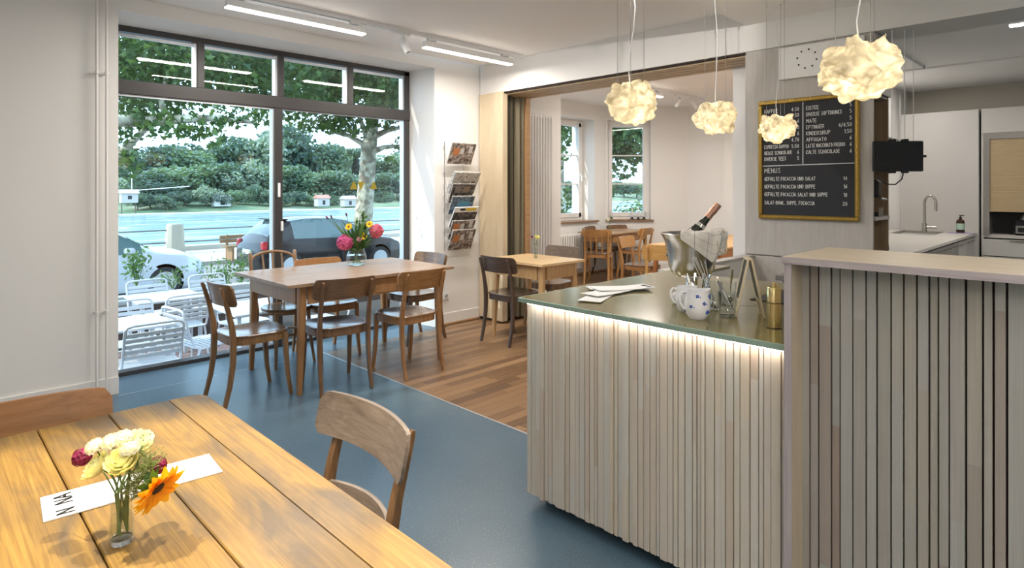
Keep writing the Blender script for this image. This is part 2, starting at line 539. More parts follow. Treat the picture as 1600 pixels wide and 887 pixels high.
# ------------------------------------------------------------------ birch plywood: jamb panel, track, pillar
M['birch_warm'] = wood('birch_plywood_warm', (0.62, 0.50, 0.33), (0.72, 0.60, 0.43), axis='z', scale=0.8, rough=0.45, stretch=5, bump=0.03)
M['birch_grey'] = wood('birch_plywood_whitewashed', (0.42, 0.395, 0.365), (0.52, 0.49, 0.455), axis='z', scale=0.9, rough=0.5, stretch=8, bump=0.05)
M['birch_edge'] = wood('plywood_edge', (0.30, 0.26, 0.27), (0.52, 0.46, 0.46), axis='y', scale=1.2, rough=0.6, stretch=60)
M['birch_edge_v'] = wood('plywood_edge_upright', (0.30, 0.26, 0.27), (0.52, 0.46, 0.46), axis='z', scale=1.2, rough=0.6, stretch=60)
jp = struct(MB().box(4.50, 4.52, 4.80, 5.05, 0.03, 2.492, ch=0.001).obj('trim_5', M['birch_warm'], angle=0))
MB().box(4.497, 4.52, 4.672, 4.797, 0.02, 2.492, ch=0.001).obj('panel', M['birch_warm'], jp, angle=0)
MB().box(4.52, 4.57, 4.672, 4.69, 0.02, 2.47).obj('panel', M['birch_warm'], jp, angle=0)
MB().box(4.52, 5.0, 4.80, 5.055, 0.0, 2.49).obj('pocket_back', M['dark_gap'], jp, angle=0)
MB().box(4.87, 4.93, 4.672, 4.80, 0.0, 2.47).obj('jamb', M['oak_trim'], jp, angle=0)
M['track_wood'] = wood('track_oak', (0.40, 0.29, 0.17), (0.55, 0.42, 0.27), axis='y', rough=0.45)
tr = struct(MB().box(4.54, 4.96, 2.02, 4.80, 2.474, 2.4895).obj('trim_6', M['dark_gap'], angle=0))
for x0, x1 in ((4.565, 4.66), (4.675, 4.76), (4.775, 4.86), (4.875, 4.96)):
    MB().box(x0, x1, 2.02, 4.80, 2.462, 2.476, ch=0.002).obj('strip', M['track_wood'], tr, angle=0)
struct(MB().box(4.545, 4.90, 1.43, 2.02, 0.0, 2.4895).obj('pillar', M['birch_grey'], angle=0))
pil = bpy.data.objects['pillar']
MB().box(4.525, 4.545, 1.160, 2.022, 0.955, 2.488, ch=0.001).obj('panel', M['birch_grey'], pil, angle=0)
MB().box(4.525, 4.545, 1.160, 2.022, 0.0, 0.945, ch=0.001).obj('panel', M['birch_grey'], pil, angle=0)
MB().box(4.545, 4.95, 2.022, 2.036, 0.0, 2.488, ch=0.001).obj('panel', M['birch_grey'], pil, angle=0)
# low white wall between bar and pillar
struct(MB().box(2.6, 4.525, 1.965, 2.03, 0.0, 0.925).obj('wall_low', W, angle=0))
struct(MB().box(3.3, 4.525, 1.955, 2.035, 0.925, 0.945).obj('trim_7', M['birch_grey'], angle=0))

# ------------------------------------------------------------------ the big window
FR = M['window_frame']
win = struct(MB().box(1.0, 3.832, 5.44, 5.53, 2.665, 2.715).box(1.0, 1.09, 5.44, 5.53, 0.0, 2.70).box(3.772, 3.834, 5.44, 5.53, 0.0, 2.70)
             .box(1.0, 3.834, 5.43, 5.53, 0.0, 0.03).obj('window_1', FR, angle=0))
MB().box(1.0, 3.834, 5.425, 5.53, 2.184, 2.292, ch=0.003).obj('transom', FR, win, angle=0)
for x in (1.724, 2.41, 3.124):
    MB().box(x - 0.028, x + 0.028, 5.432, 5.53, 2.292, 2.665, ch=0.002).obj('mullion', FR, win, angle=0)
mu = MB().box(2.352, 2.424, 5.43, 5.53, 0.03, 2.184, ch=0.002).obj('mullion', FR, win, angle=0)
MB().box(2.338, 2.352, 5.45, 5.52, 0.03, 2.184).obj('door_seal', M['alu'], mu, angle=0)
MB().box(2.375, 2.398, 5.415, 5.43, 1.37, 1.50, ch=0.004).obj('door_handle', M['white_metal'], mu, angle=0)
MB().box(2.402, 2.424, 5.412, 5.43, 1.06, 1.15, ch=0.004).obj('door_latch', M['white_metal'], mu, angle=0)
for a, b2 in ((1.09, 1.696), (1.752, 2.382), (2.438, 3.096), (3.152, 3.772)):
    MB().box(a, b2, 5.452, 5.47, 2.628, 2.652).box(b2 - 0.02, b2, 5.45, 5.52, 2.292, 2.66).obj('glazing_bead', M['alu'], win, angle=0)
    MB().box(a, b2, 5.478, 5.486, 2.292, 2.665).obj('pane', M['pane'], win, angle=0)
p1 = MB().box(1.09, 2.338, 5.478, 5.486, 0.03, 2.184).obj('pane', M['pane'], win, angle=0)
p2 = MB().box(2.424, 3.772, 5.478, 5.486, 0.03, 2.184).obj('pane', M['pane'], win, angle=0)
MB().box(1.09, 2.345, 5.452, 5.47, 2.168, 2.184).box(2.424, 3.772, 5.455, 5.47, 2.172, 2.184).obj('glazing_bead', M['alu'], win, angle=0)
gold = plain('gold_lettering', (0.34, 0.27, 0.03), 0.4, metal=0.2)
def tri_letter(cx, cz, w, h, up):
    m = MB()
    s = 1 if up else -1
    y = 5.474
    m.add([(cx - w / 2, y, cz - s * h / 2), (cx + w / 2, y, cz - s * h / 2), (cx + w * 0.12, y, cz + s * h / 2), (cx - w * 0.12, y, cz + s * h / 2)], [(0, 1, 2, 3)])
    m.obj('lettering', gold, p2, angle=0)
tri_letter(3.18, 1.48, 0.085, 0.075, True)
tri_letter(3.262, 1.48, 0.075, 0.075, False)
tri_letter(3.41, 1.48, 0.085, 0.075, True)
mf = MB().box(3.764, 3.772, 5.45, 5.52, 0.03, 2.184).obj('door_seal', M['alu'], win, angle=0)

# ------------------------------------------------------------------ casement windows of the bay
def casement(name, mx, wd, z0, z1):
    """frame in the local plane y = 0, x from 0 to wd"""
    w = M['trim']
    root = struct(MB().box(0, 0.05, -0.03, 0.05, z0, z1, mx=mx).box(wd - 0.05, wd, -0.03, 0.05, z0, z1, mx=mx)
                  .box(0.05, wd - 0.05, -0.03, 0.05, z0, z0 + 0.05, mx=mx).box(0.05, wd - 0.05, -0.03, 0.05, z1 - 0.05, z1, mx=mx).obj(name, w, angle=0))
    a, b2, c, d = 0.052, wd - 0.052, z0 + 0.052, z1 - 0.052
    MB().box(a, a + 0.06, -0.05, 0.03, c, d, mx=mx).box(b2 - 0.06, b2, -0.05, 0.03, c, d, mx=mx).box(a, b2, -0.05, 0.03, c, c + 0.07, mx=mx).box(a, b2, -0.05, 0.03, d - 0.06, d, mx=mx).obj('sash', w, root, angle=0)
    hh = d - c - 0.13
    for k in (1, 2):
        z = c + 0.07 + hh * k / 3
        MB().box(a + 0.06, b2 - 0.06, -0.02, 0.02, z - 0.011, z + 0.011, mx=mx).obj('glazing_bar', w, root, angle=0)
    MB().box(a + 0.06, b2 - 0.06, -0.002, 0.004, c + 0.07, d - 0.06, mx=mx).obj('pane', M['pane'], root, angle=0)
    MB().box(b2 - 0.045, b2 - 0.015, -0.058, -0.05, (c + d) / 2 - 0.16, (c + d) / 2 - 0.04, mx=mx).box(b2 - 0.04, b2 - 0.02, -0.09, -0.055, (c + d) / 2 - 0.1, (c + d) / 2 - 0.08, mx=mx).box(b2 - 0.04, b2 - 0.02, -0.10, -0.08, (c + d) / 2 - 0.2, (c + d) / 2 - 0.08, mx=mx).obj('handle', M['white_metal'], root, angle=0)
    return root
M['sill_wood'] = wood('sill_wood', (0.20, 0.11, 0.06), (0.32, 0.19, 0.10), axis='x', rough=0.4)
w2 = casement('window_2', Matrix.Translation((7.3, 6.75, 0)), 1.12, 0.90, 2.64)
MB().box(7.2, 8.50, 6.40, 6.74, 0.872, 0.90, ch=0.003).obj('sill', M['sill_wood'], w2, angle=0)
w3 = casement('window_3', DG @ Matrix.Translation((w0, 0.16, 0)), w1 - w0, 0.90, 2.66)
MB().box(0.0, 0.84, -0.06, 0.14, 0.872, 0.90, ch=0.003).xf(DG).obj('sill', M['sill_wood'], w3, angle=0)

# ------------------------------------------------------------------ heating pipes and wall socket
for k, (px, lab) in enumerate(((0.905, 'thin white heating pipe rising along the wall, the one farther from the window'),
                               (0.962, 'thin white heating pipe rising along the wall, the one nearer the window'))):
    t = thing('heating_pipe', lab, 'pipe', (px, 4.955, 0.0), group='pair of wall pipes')
    MB().tube([(0, 0, 0.0), (0, 0, 2.81)], 0.0085, 10).obj('tube', M['trim'], t)
    for z in (2.247, 0.598):
        MB().lathe([(0.0145, -0.009), (0.0145, 0.009)], 12, (0, 0, z)).box(-0.006, 0.006, 0.0, 0.045, z - 0.006, z + 0.006).obj('clip', M['trim'], t)
t = thing('wall_socket', 'white square power socket low on the white wall beside the window table', 'socket', (4.04, 5.07, 0.31))
MB().box(-0.042, 0.042, -0.012, 0.0, -0.042, 0.042, ch=0.004).obj('cover_plate', M['white_metal'], t, angle=0)
MB().lathe([(0.021, 0.0), (0.019, 0.008), (0.0, 0.009)], 20, mx=Matrix.Translation((0, -0.012, 0)) @ Matrix.Rotation(PI / 2, 4, 'X')).obj('insert', plain('socket_grey', (0.45, 0.45, 0.46), 0.4), t)
for dx in (-0.009, 0.009):
    MB().lathe([(0.0028, 0.0), (0.0, 0.0005)], 8, mx=Matrix.Translation((dx, -0.0215, 0)) @ Matrix.Rotation(PI / 2, 4, 'X')).obj('pin_hole', M['black'], t)
# ------------------------------------------------------------------ bar counter
SLAT_PAL = [(0.92, 0.90, 0.88), (1.0, 0.97, 0.92), (0.86, 0.76, 0.68), (1.0, 1.0, 1.0), (0.90, 0.94, 0.96), (1.0, 0.93, 0.84), (0.95, 0.95, 0.93)]
M['slat'] = wood('limed_ash_slat', (0.50, 0.455, 0.39), (0.74, 0.695, 0.625), axis='z', scale=1.0, rough=0.55, stretch=16, palette=SLAT_PAL, bump=0.1, segments=1.3)
SLAT_PAL2 = [(0.72, 0.60, 0.52), (0.90, 0.93, 0.93), (0.86, 0.88, 0.86), (0.70, 0.55, 0.47), (0.93, 0.95, 0.96), (0.88, 0.84, 0.76), (0.80, 0.82, 0.80)]
M['slat_shaded'] = wood('limed_ash_slat_shaded', (0.31, 0.29, 0.265), (0.50, 0.48, 0.45), axis='z', scale=1.0, rough=0.55, stretch=16, palette=SLAT_PAL2, bump=0.1, segments=1.6)  # shade on the raised front is put into this darker, cooler slat colour
M['olive_glass'] = plain('olive_green_worktop', (0.190, 0.160, 0.055), 0.16, var=0.12, bscale=5, spec=0.6)
M['slab_edge'] = plain('worktop_edge', (0.27, 0.37, 0.30), 0.4, var=0.1, bscale=12)
bar = thing('bar_counter', 'low bar counter clad in pale upright wooden slats with an olive worktop', 'counter', (2.6, 1.35, 0))
MB().box(2.032, 2.62, 0.75, 1.925, 0.06, 0.93).obj('body', plain('counter_body', (0.20, 0.11, 0.05), 0.8), bar, angle=0, world=True)
MB().box(2.09, 2.6, 0.75, 1.88, 0.0, 0.06).obj('toe_kick', M['black'], bar, angle=0, world=True)
MB().box(1.99, 3.27, 0.745, 1.952, 0.932, 0.9495, ch=0.0012).box(3.27, 3.75, 1.78, 1.952, 0.932, 0.9495).obj('worktop', M['olive_glass'], bar, angle=0, world=True)
MB().box(1.978, 1.990, 0.745, 1.335, 0.930, 0.9495, ch=0.001).box(1.978, 1.990, 1.336, 1.955, 0.930, 0.9495, ch=0.001).box(1.99, 3.27, 1.952, 1.958, 0.930, 0.9495).obj('worktop_edge', M['slab_edge'], bar, angle=0, world=True)
MB().box(2.62, 3.25, 0.75, 1.93, 0.5, 0.93).obj('rear_cabinet', M['trim'], bar, angle=0, world=True)
MB().box(1.985, 1.996, 0.765, 1.90, 0.9266, 0.9305).obj('light_strip', M['led_warm'], bar, angle=0, world=True)
slat_rnd = random.Random(3)
unit_slat = MB().box(-0.5, 0.5, -0.5, 0.5, 0.0, 1.0).mesh('slat', M['slat'], 0)
unit_slat2 = MB().box(-0.5, 0.5, -0.5, 0.5, 0.0, 1.0).mesh('slat_raised', M['slat_shaded'], 0)
def slats(parent, mesh, xf, y0, y1, z0, z1, widths, gaps, depth):
    y = y1
    k = 0
    while y > y0 + 0.008:
        w = min(slat_rnd.choice(widths), y - y0)
        g = slat_rnd.choice(gaps)
        dp = depth + slat_rnd.choice((0, 0, 0.003, 0.006))
        o = bpy.data.objects.new('slat', mesh); COL.objects.link(o); o.parent = parent
        wy = y - w / 2
        lc = parent.location
        o.location = (xf + depth - dp / 2 - lc.x, wy - lc.y, z0 - lc.z + (0.0 if k % 2 else 0.004))
        o.scale = (dp, w, z1 - z0)
        y -= w + g
        k += 1
slats(bar, unit_slat, 2.013, 0.752, 1.925, 0.052, 0.918, (0.012, 0.016, 0.019, 0.022, 0.026, 0.030, 0.020, 0.024), (0.0016, 0.0028, 0.0042, 0.0046), 0.017)
# raised part
rb = thing('raised_counter', 'tall serving counter of grey slats framed by a plywood end panel and thick shelf', 'counter', (2.2, 0.2, 0))
MB().box(1.955, 2.385, -1.2, 0.757, 1.213, 1.235, ch=0.001).obj('shelf_top', wood('raised_top_birch', (0.58, 0.49, 0.36), (0.70, 0.61, 0.47), axis='y', rough=0.4, stretch=8, bump=0.03), rb, angle=0, world=True)
MB().box(1.951, 1.956, -1.2, 0.757, 1.2132, 1.2345).obj('shelf_edge', M['birch_edge'], rb, angle=0, world=True)
MB().box(1.962, 2.38, 0.729, 0.7515, 0.0, 1.213, ch=0.0008).obj('end_panel', wood('end_panel_birch', (0.40, 0.33, 0.23), (0.50, 0.42, 0.31), axis='z', rough=0.5, stretch=6, bump=0.03), rb, angle=0, world=True)
MB().box(1.957, 1.963, 0.729, 0.7515, 0.0, 1.213).obj('panel_edge', M['birch_edge_v'], rb, angle=0, world=True)
MB().box(2.075, 2.37, -1.2, 0.729, 0.0, 1.213).obj('body', plain('raised_body', (0.05, 0.025, 0.02), 0.85), rb, angle=0, world=True)
slats(rb, unit_slat2, 2.052, -0.30, 0.729, 0.0, 1.213, (0.017, 0.021, 0.024, 0.028, 0.032, 0.022), (0.004, 0.0048, 0.0055), 0.02)
# grey counter at the foot of the pillar
bc = thing('back_counter', 'low grey back counter at the foot of the plywood pillar', 'counter', (4.1, 0.8, 0))
MB().box(3.75, 4.52, 0.2, 1.45, 0.0, 0.895).obj('body', M['trim'], bc, angle=0, world=True)
MB().box(3.72, 4.52, 0.18, 1.48, 0.895, 0.925, ch=0.002).obj('worktop', plain('grey_worktop', (0.20, 0.19, 0.18), 0.3), bc, angle=0, world=True)

# ------------------------------------------------------------------ chairs
def chair_mats(name, dark, light, seat_d=None, seat_l=None, back_d=None, back_l=None, rough=0.3):
    f = wood('chair_frame_' + name, dark, light, axis='z', scale=1.3, rough=rough, coat=0.25)
    s = wood('chair_seat_' + name, seat_d or dark, seat_l or light, axis='y', scale=1.3, rough=rough * 0.8, coat=0.35)
    b = wood('chair_back_' + name, back_d or dark, back_l or light, axis='x', scale=1.3, rough=rough * 1.2, coat=0.2)
    return f, s, b
CM = {
 'walnut': chair_mats('walnut', (0.156, 0.078, 0.030), (0.312, 0.174, 0.074), (0.126, 0.062, 0.029), (0.216, 0.114, 0.054), (0.132, 0.066, 0.029), (0.264, 0.144, 0.066)),
 'amber': chair_mats('amber', (0.228, 0.102, 0.031), (0.408, 0.210, 0.079), (0.192, 0.096, 0.042), (0.312, 0.180, 0.090)),
 'umber': chair_mats('umber', (0.114, 0.058, 0.026), (0.228, 0.120, 0.058), (0.090, 0.048, 0.026), (0.162, 0.090, 0.050)),
 'honey': chair_mats('honey', (0.360, 0.174, 0.054), (0.564, 0.312, 0.120), (0.120, 0.072, 0.048), (0.192, 0.120, 0.078)),
 'grey': chair_mats('grey', (0.102, 0.050, 0.019), (0.24, 0.126, 0.048), (0.16, 0.095, 0.054), (0.25, 0.16, 0.095), (0.13, 0.095, 0.068), (0.27, 0.21, 0.16), 0.42),
 'rust': chair_mats('rust', (0.264, 0.114, 0.036), (0.432, 0.210, 0.078)),
 'dark': chair_mats('dark', (0.048, 0.031, 0.024), (0.114, 0.070, 0.048), (0.084, 0.054, 0.042), (0.156, 0.102, 0.072)),
 'blond': chair_mats('blond', (0.624, 0.348, 0.108), (0.864, 0.552, 0.216)),
}
def seat_outline(n=36, s=1.0):
    pts = []
    for i in range(n):
        a = 2 * PI * i / n
        c, q = math.cos(a), math.sin(a)
        e = 0.62 if q > 0 else 0.5
        x = 0.205 * (abs(c) ** e) * (1 if c >= 0 else -1)
        y = (0.215 if q > 0 else 0.205) * (abs(q) ** e) * (1 if q >= 0 else -1)
        x *= 1.0 + 0.06 * (y / 0.2)
        pts.append((x * s, y * s))
    return pts
def seat_mesh(dip=0.014, z=0.462, th=0.014, outline=seat_outline):
    m = MB()
    n = 36
    rings = [1.0, 0.985, 0.9, 0.7, 0.45, 0.2]
    vs = []
    for ri, s in enumerate(rings):
        for (x, y) in outline(n, s):
            d = dip * max(0, 1 - (s / 0.92) ** 2) if s < 0.95 else 0
            vs.append((x, y, z - d - (0.004 if s == 1.0 else 0)))
    fs = []
    for r in range(len(rings) - 1):
        for i in range(n):
            j = (i + 1) % n
            fs.append((r * n + i, r * n + j, (r + 1) * n + j, (r + 1) * n + i))
    fs.append(tuple((len(rings) - 1) * n + i for i in range(n)))
    b0 = len(vs)
    for (x, y) in outline(n, 0.995):
        vs.append((x, y, z - th))
    for i in range(n):
        j = (i + 1) % n
        fs.append((i, b0 + i, b0 + j, j))
    fs.append(tuple(b0 + n - 1 - i for i in range(n)))
    return m.add(vs, fs)
def back_panel(w, z0, z1, y_mid, bow, th=0.012, tilt=0.0, r=0.03, taper=0.0):
    """curved plywood: ends come forward (+y) by bow"""
    m = MB()
    nx = 30
    cols = []
    for i in range(nx + 1):
        u = -1 + 2 * i / nx
        x = u * w / 2
        e = abs(x) - (w / 2 - r)
        cut = 0 if e <= 0 else r - math.sqrt(max(0, r * r - e * e))
        cols.append((x, y_mid + bow * u * u, z0 + cut * 0.8 + taper * abs(u), z1 - cut))
    vs = []
    for (x, y, a, b2) in cols:
        for (dy, z) in ((0, a), (0, b2), (-th, b2), (-th, a)):
            vs.append((x, y + dy - tilt * (z - z0), z))
    fs = []
    for i in range(nx):
        for q in range(4):
            fs.append((i * 4 + q, i * 4 + (q + 1) % 4, (i + 1) * 4 + (q + 1) % 4, (i + 1) * 4 + q))
    fs += [(0, 1, 2, 3), tuple(nx * 4 + q for q in (3, 2, 1, 0))]
    return m.add(vs, fs)

def wooden_chair(label, x, y, rz, kind='walnut', group=None, two_slats=False, spindles=0, brackets=False, h=0.815, back_w=0.455, pale_seat=False, low=0.665):
    f, s, b = CM[kind]
    t = thing('wooden_chair', label, 'chair', (x, y, 0), R_(rz), group)
    seat_mesh().obj('seat', s, t)
    n = 36
    m = MB()
    o1, o2 = seat_outline(n, 0.965), seat_outline(n, 0.86)
    vs = [(p[0], p[1], z) for o, z in ((o1, 0.448), (o1, 0.398), (o2, 0.398), (o2, 0.448)) for p in o]
    fs = []
    for q in range(4):
        for i in range(n):
            j = (i + 1) % n
            fs.append((q * n + i, q * n + j, ((q + 1) % 4) * n + j, ((q + 1) % 4) * n + i))
    m.add(vs, fs).obj('seat_frame', f, t)
    yt = -0.268
    for sx in (-1, 1):
        MB().bar([(sx * 0.183, -0.248, 0.0), (sx * 0.181, -0.213, 0.14), (sx * 0.179, -0.193, 0.28), (sx * 0.178, -0.189, 0.42), (sx * 0.178, -0.197, 0.52),
                  (sx * 0.177, -0.222, 0.64), (sx * 0.176, yt + 0.004, h - 0.035), (sx * 0.176, yt - 0.004, h - 0.018)],
                 [0.024, 0.027, 0.030, 0.032, 0.030, 0.027, 0.023, 0.015], [0.027, 0.031, 0.036, 0.040, 0.036, 0.030, 0.024, 0.016]).obj('leg', f, t)
        MB().bar([(sx * 0.172, 0.165, 0.445), (sx * 0.174, 0.170, 0.30), (sx * 0.177, 0.182, 0.14), (sx * 0.180, 0.205, 0.0)],
                 [0.034, 0.033, 0.029, 0.023], [0.036, 0.034, 0.030, 0.024]).obj('leg', f, t)
    # the curved back sits in front of the posts
    zb0 = low
    if spindles:
        zb0 = 0.715
    tl = 0.24
    def py(z):
        return -0.222 + (yt + 0.222) * (z - 0.64) / (h - 0.035 - 0.64)
    back_panel(back_w, zb0, h, py(zb0) + 0.003, 0.052, tilt=tl, r=0.028).obj('backrest', b, t)
    if two_slats:
        back_panel(0.35, 0.475, 0.575, -0.226, 0.05, tilt=0.16, r=0.008).obj('lower_slat', b, t)
    for k in range(spindles):
        xx = lerp(-0.085, 0.085, k / (spindles - 1))
        MB().bar([(xx, -0.196, 0.45), (xx, -0.262, 0.72)], 0.022, 0.012).obj('spindle', f, t)
    if brackets:
        for sx in (-1, 1):
            MB().bar([(sx * 0.178, -0.185, 0.24), (sx * 0.17, -0.17, 0.33), (sx * 0.14, -0.165, 0.385), (sx * 0.07, -0.165, 0.40)], 0.014, 0.014, side=(0, 1, 0)).obj('bracket', f, t)
    return t

wooden_chair('wooden chair with dark shiny seat at the narrow end of the window table, side-on', 1.705, 4.325, -90, 'walnut')
wooden_chair('brown wooden chair pulled up to the window table beside its front leg, back turned', 2.235, 4.115, -9, 'umber')
wooden_chair('reddish amber wooden chair pulled up to the window table before its drawer, back turned', 2.838, 4.07, 1, 'amber')
wooden_chair('wooden chair behind the window table, its back against the glass beside the flower vase', 2.62, 4.925, 180, 'rust')
wooden_chair('dark wooden chair at the end of the window table nearest the newspaper rack', 3.425, 4.80, 93, 'umber')
wooden_chair('scuffed grey-brown wooden chair with two back slats tucked into the long plank table', 0.685, 1.52, 88, 'grey', two_slats=True, h=0.823, back_w=0.485, low=0.70)
wooden_chair('orange-brown wooden chair at the far end of the long plank table below the wall pipes', 0.215, 1.995, 180, 'rust', h=0.835)
wooden_chair('dark brown wooden chair standing before the curtain at the small cafe table', 4.105, 4.12, -88, 'dark')
wooden_chair('worn pale-backed wooden chair behind the small cafe table by the tall radiator', 4.86, 4.32, 92, 'grey')
wooden_chair('chair with three upright back slats at the honey table in the bay', 7.55, 5.70, -62, 'honey', spindles=3, brackets=True, h=0.83)
wooden_chair('honey brown open-backed wooden chair drawn up to the long side of the bay table', 8.38, 5.62, 6, 'honey', low=0.70)
wooden_chair('dark wooden chair behind the bay table near the low radiator', 8.12, 6.06, 196, 'umber')
wooden_chair('wooden chair behind the bay table under the candle holders', 8.66, 5.98, 166, 'umber')
wooden_chair('blond wooden chair with a glossy golden back seen just beside the ice bucket', 6.04, 3.66, -58, 'blond', low=0.66, h=0.83)
wooden_chair('orange-brown wooden chair mostly hidden behind the ice bucket rim', 6.78, 4.42, 190, 'honey')

def bentwood_chair():
    f, s, b = CM['walnut']
    t = thing('bentwood_chair', 'bentwood chair with arched spindle back and round seat against the big window', 'chair', (2.235, 4.94, 0), PI)
    def circ(n=36, q=1.0):
        return [(0.198 * q * math.cos(2 * PI * i / n), 0.198 * q * math.sin(2 * PI * i / n)) for i in range(n)]
    seat_mesh(0.010, 0.468, 0.018, circ).obj('seat', s, t)
    MB().tube([(0.178 * math.cos(2 * PI * i / 32), 0.178 * math.sin(2 * PI * i / 32), 0.435) for i in range(32)], 0.016, 8, closed=True).obj('seat_ring', f, t)
    MB().tube([(0.150 * math.cos(2 * PI * i / 32), 0.150 * math.sin(2 * PI * i / 32), 0.25) for i in range(32)], 0.009, 8, closed=True).obj('stretcher', f, t)
    for sx in (-1, 1):
        MB().tube([(sx * 0.185, -0.27, 0.0), (sx * 0.172, -0.205, 0.2), (sx * 0.170, -0.178, 0.42), (sx * 0.182, -0.195, 0.55), (sx * 0.195, -0.25, 0.78), (sx * 0.196, -0.265, 0.895), (sx * 0.196, -0.267, 0.905)],
                  [0.012, 0.015, 0.018, 0.017, 0.015, 0.0155, 0.009], 10).obj('leg', f, t)
        MB().tube([(sx * 0.135, 0.12, 0.44), (sx * 0.145, 0.14, 0.22), (sx * 0.165, 0.175, 0.0)], [0.017, 0.015, 0.011], 10).obj('leg', f, t)
    MB().tube([(0.193 * math.cos(a), -0.258 - 0.006 * math.sin(a) - 0.03 * math.sin(a), 0.825 + 0.075 * math.sin(a)) for a in [PI * i / 16 for i in range(17)]], 0.013, 10).obj('top_rail', f, t)
    for x, zt in ((-0.085, 0.885), (0.0, 0.90), (0.085, 0.885)):
        MB().tube([(x * 0.75, -0.178, 0.45), (x * 0.85, -0.205, 0.58), (x * 0.88, -0.213, 0.61), (x * 0.95, -0.245, 0.73), (x * 0.97, -0.252, 0.755), (x, -0.285, zt)],
                  [0.007, 0.008, 0.011, 0.008, 0.0115, 0.007], 8).obj('spindle', f, t)
bentwood_chair()

# ------------------------------------------------------------------ tables
def wooden_table(label, x0, x1, y0, y1, z, kindmats, inset=(0.10, 0.035), leg=0.055, taper=0.034, apron=0.13, drawer=None, th=0.024, rz=0.0, taper_in=0.03):
    top, fr = kindmats
    cx, cy = (x0 + x1) / 2, (y0 + y1) / 2
    t = thing('wooden_table', label, 'table', (cx, cy, 0), R_(rz))
    X, Y = (x1 - x0) / 2, (y1 - y0) / 2
    n = max(3, round(2 * Y / 0.22))
    for i in range(n):
        a, b2 = -Y + 2 * Y * i / n, -Y + 2 * Y * (i + 1) / n
        MB().box(-X, X, a + 0.0004, b2 - 0.0004, z - th, z, ch=0.0015).obj('board', top, t, angle=0)
    lx, ly = X - inset[0], Y - inset[1]
    for sx in (-1, 1):
        for sy in (-1, 1):
            c = lambda q: (sx * (lx - leg / 2 + q), sy * (ly - leg / 2 + q * 0.3))
            a, b2 = c(0), c(taper_in)
            MB().bar([(a[0], a[1], z - th), (a[0], a[1], z - th - apron), (b2[0], b2[1], 0.0)], [leg, leg, taper], [leg, leg, taper]).obj('leg', fr, t, angle=30)
    ax, ay = lx - 0.008, ly - 0.008
    for sy in (-1, 1):
        MB().box(-ax + leg, ax - leg, sy * ay - 0.009, sy * ay + 0.009, z - th - apron, z - th).obj('apron', fr, t, angle=0)
    for sx in (-1, 1):
        MB().box(sx * ax - 0.012, sx * ax + 0.006, -ay + leg, ay - leg, z - th - apron, z - th).obj('apron', fr, t, angle=0)
    if drawer:
        a, b2, side = drawer
        yy = side * (ay + 0.0085)
        d = MB().box(a, b2, yy - 0.006, yy + 0.006, z - th - apron + 0.012, z - th - 0.008, ch=0.002).obj('drawer', fr, t, angle=0)
        MB().ball(((a + b2) / 2, yy + side * 0.018, z - th - apron * 0.5), 0.015).obj('knob', CM['dark'][0], d)
    return t
TM_win = (wood('window_table_top', (0.25, 0.15, 0.085), (0.40, 0.265, 0.17), axis='x', rough=0.33, rand=0.06), wood('window_table_frame', (0.26, 0.125, 0.045), (0.42, 0.225, 0.095), axis='z', rough=0.4))
TM_blond = (wood('blond_table_top', (0.56, 0.36, 0.16), (0.74, 0.54, 0.30), axis='x', rough=0.35, rand=0.05), wood('blond_table_frame', (0.44, 0.25, 0.09), (0.62, 0.40, 0.19), axis='z', rough=0.45))
TM_bay = (wood('bay_table_top', (0.38, 0.23, 0.12), (0.54, 0.37, 0.23), axis='x', rough=0.25, rand=0.05), wood('bay_table_frame', (0.36, 0.18, 0.06), (0.53, 0.30, 0.12), axis='z', rough=0.4))
TM_orange = (wood('orange_table_top', (0.55, 0.30, 0.11), (0.72, 0.45, 0.20), axis='x', rough=0.35), wood('orange_table_frame', (0.42, 0.16, 0.05), (0.58, 0.26, 0.09), axis='x', rough=0.4))
wooden_table('brown wooden table with a drawer by the big window, set with flowers', 1.83, 3.29, 4.015, 4.975, 0.785, TM_win, drawer=(-0.02, 0.52, -1), taper_in=0.02)
wooden_table('small blond wooden cafe table in front of the tall radiator', 4.02, 4.63, 3.66, 4.42, 0.765, TM_blond, inset=(0.05, 0.05))
wooden_table('honey wooden table with a drawer in the far bay', 7.68, 8.90, 5.58, 6.22, 0.75, TM_bay, drawer=(-0.28, 0.28, -1), inset=(0.08, 0.06))
wooden_table('long orange wooden table in the back room, partly behind the pillar', 6.55, 8.9, 3.28, 4.2, 0.75, TM_orange, drawer=(-1.0, -0.3, -1), inset=(0.1, 0.03), apron=0.15)

# long plank table in the foreground
M['plank_top'] = wood('old_plank_top', (0.185, 0.097, 0.018), (0.43, 0.252, 0.054), axis='y', scale=1.1, rough=0.45, rand=0.08, stains=(0.105, 0.075, 0.045), stretch=38, bump=0.3, coat=0.1)
pt = thing('plank_table', 'long rustic plank table in warm yellow-brown wood, cut off by the frame', 'table', (0.25, 1.3, 0))
edges = [(-0.20, 0.0865), (0.0895, 0.2505), (0.2540, 0.4200), (0.4225, 0.5880), (0.5895, 0.690)]
for i, (a, b2) in enumerate(edges):
    if i == 4:      # outer board with a rounded corner
        r = 0.045
        poly = [(a, 0.35), (b2, 0.35)] + [(b2 - r + r * math.cos(q), 2.157 - r + r * math.sin(q)) for q in [PI / 2 * k / 6 for k in range(7)]] + [(a, 2.157)]
        MB().prism(poly, 0.735, 0.7695).obj('board', M['plank_top'], pt, angle=0, world=True)
    else:
        MB().box(a, b2, 0.35, 2.157, 0.735, 0.7695 + (0.0006 if i % 2 else 0), ch=0.0025).obj('board', M['plank_top'], pt, angle=0, world=True)
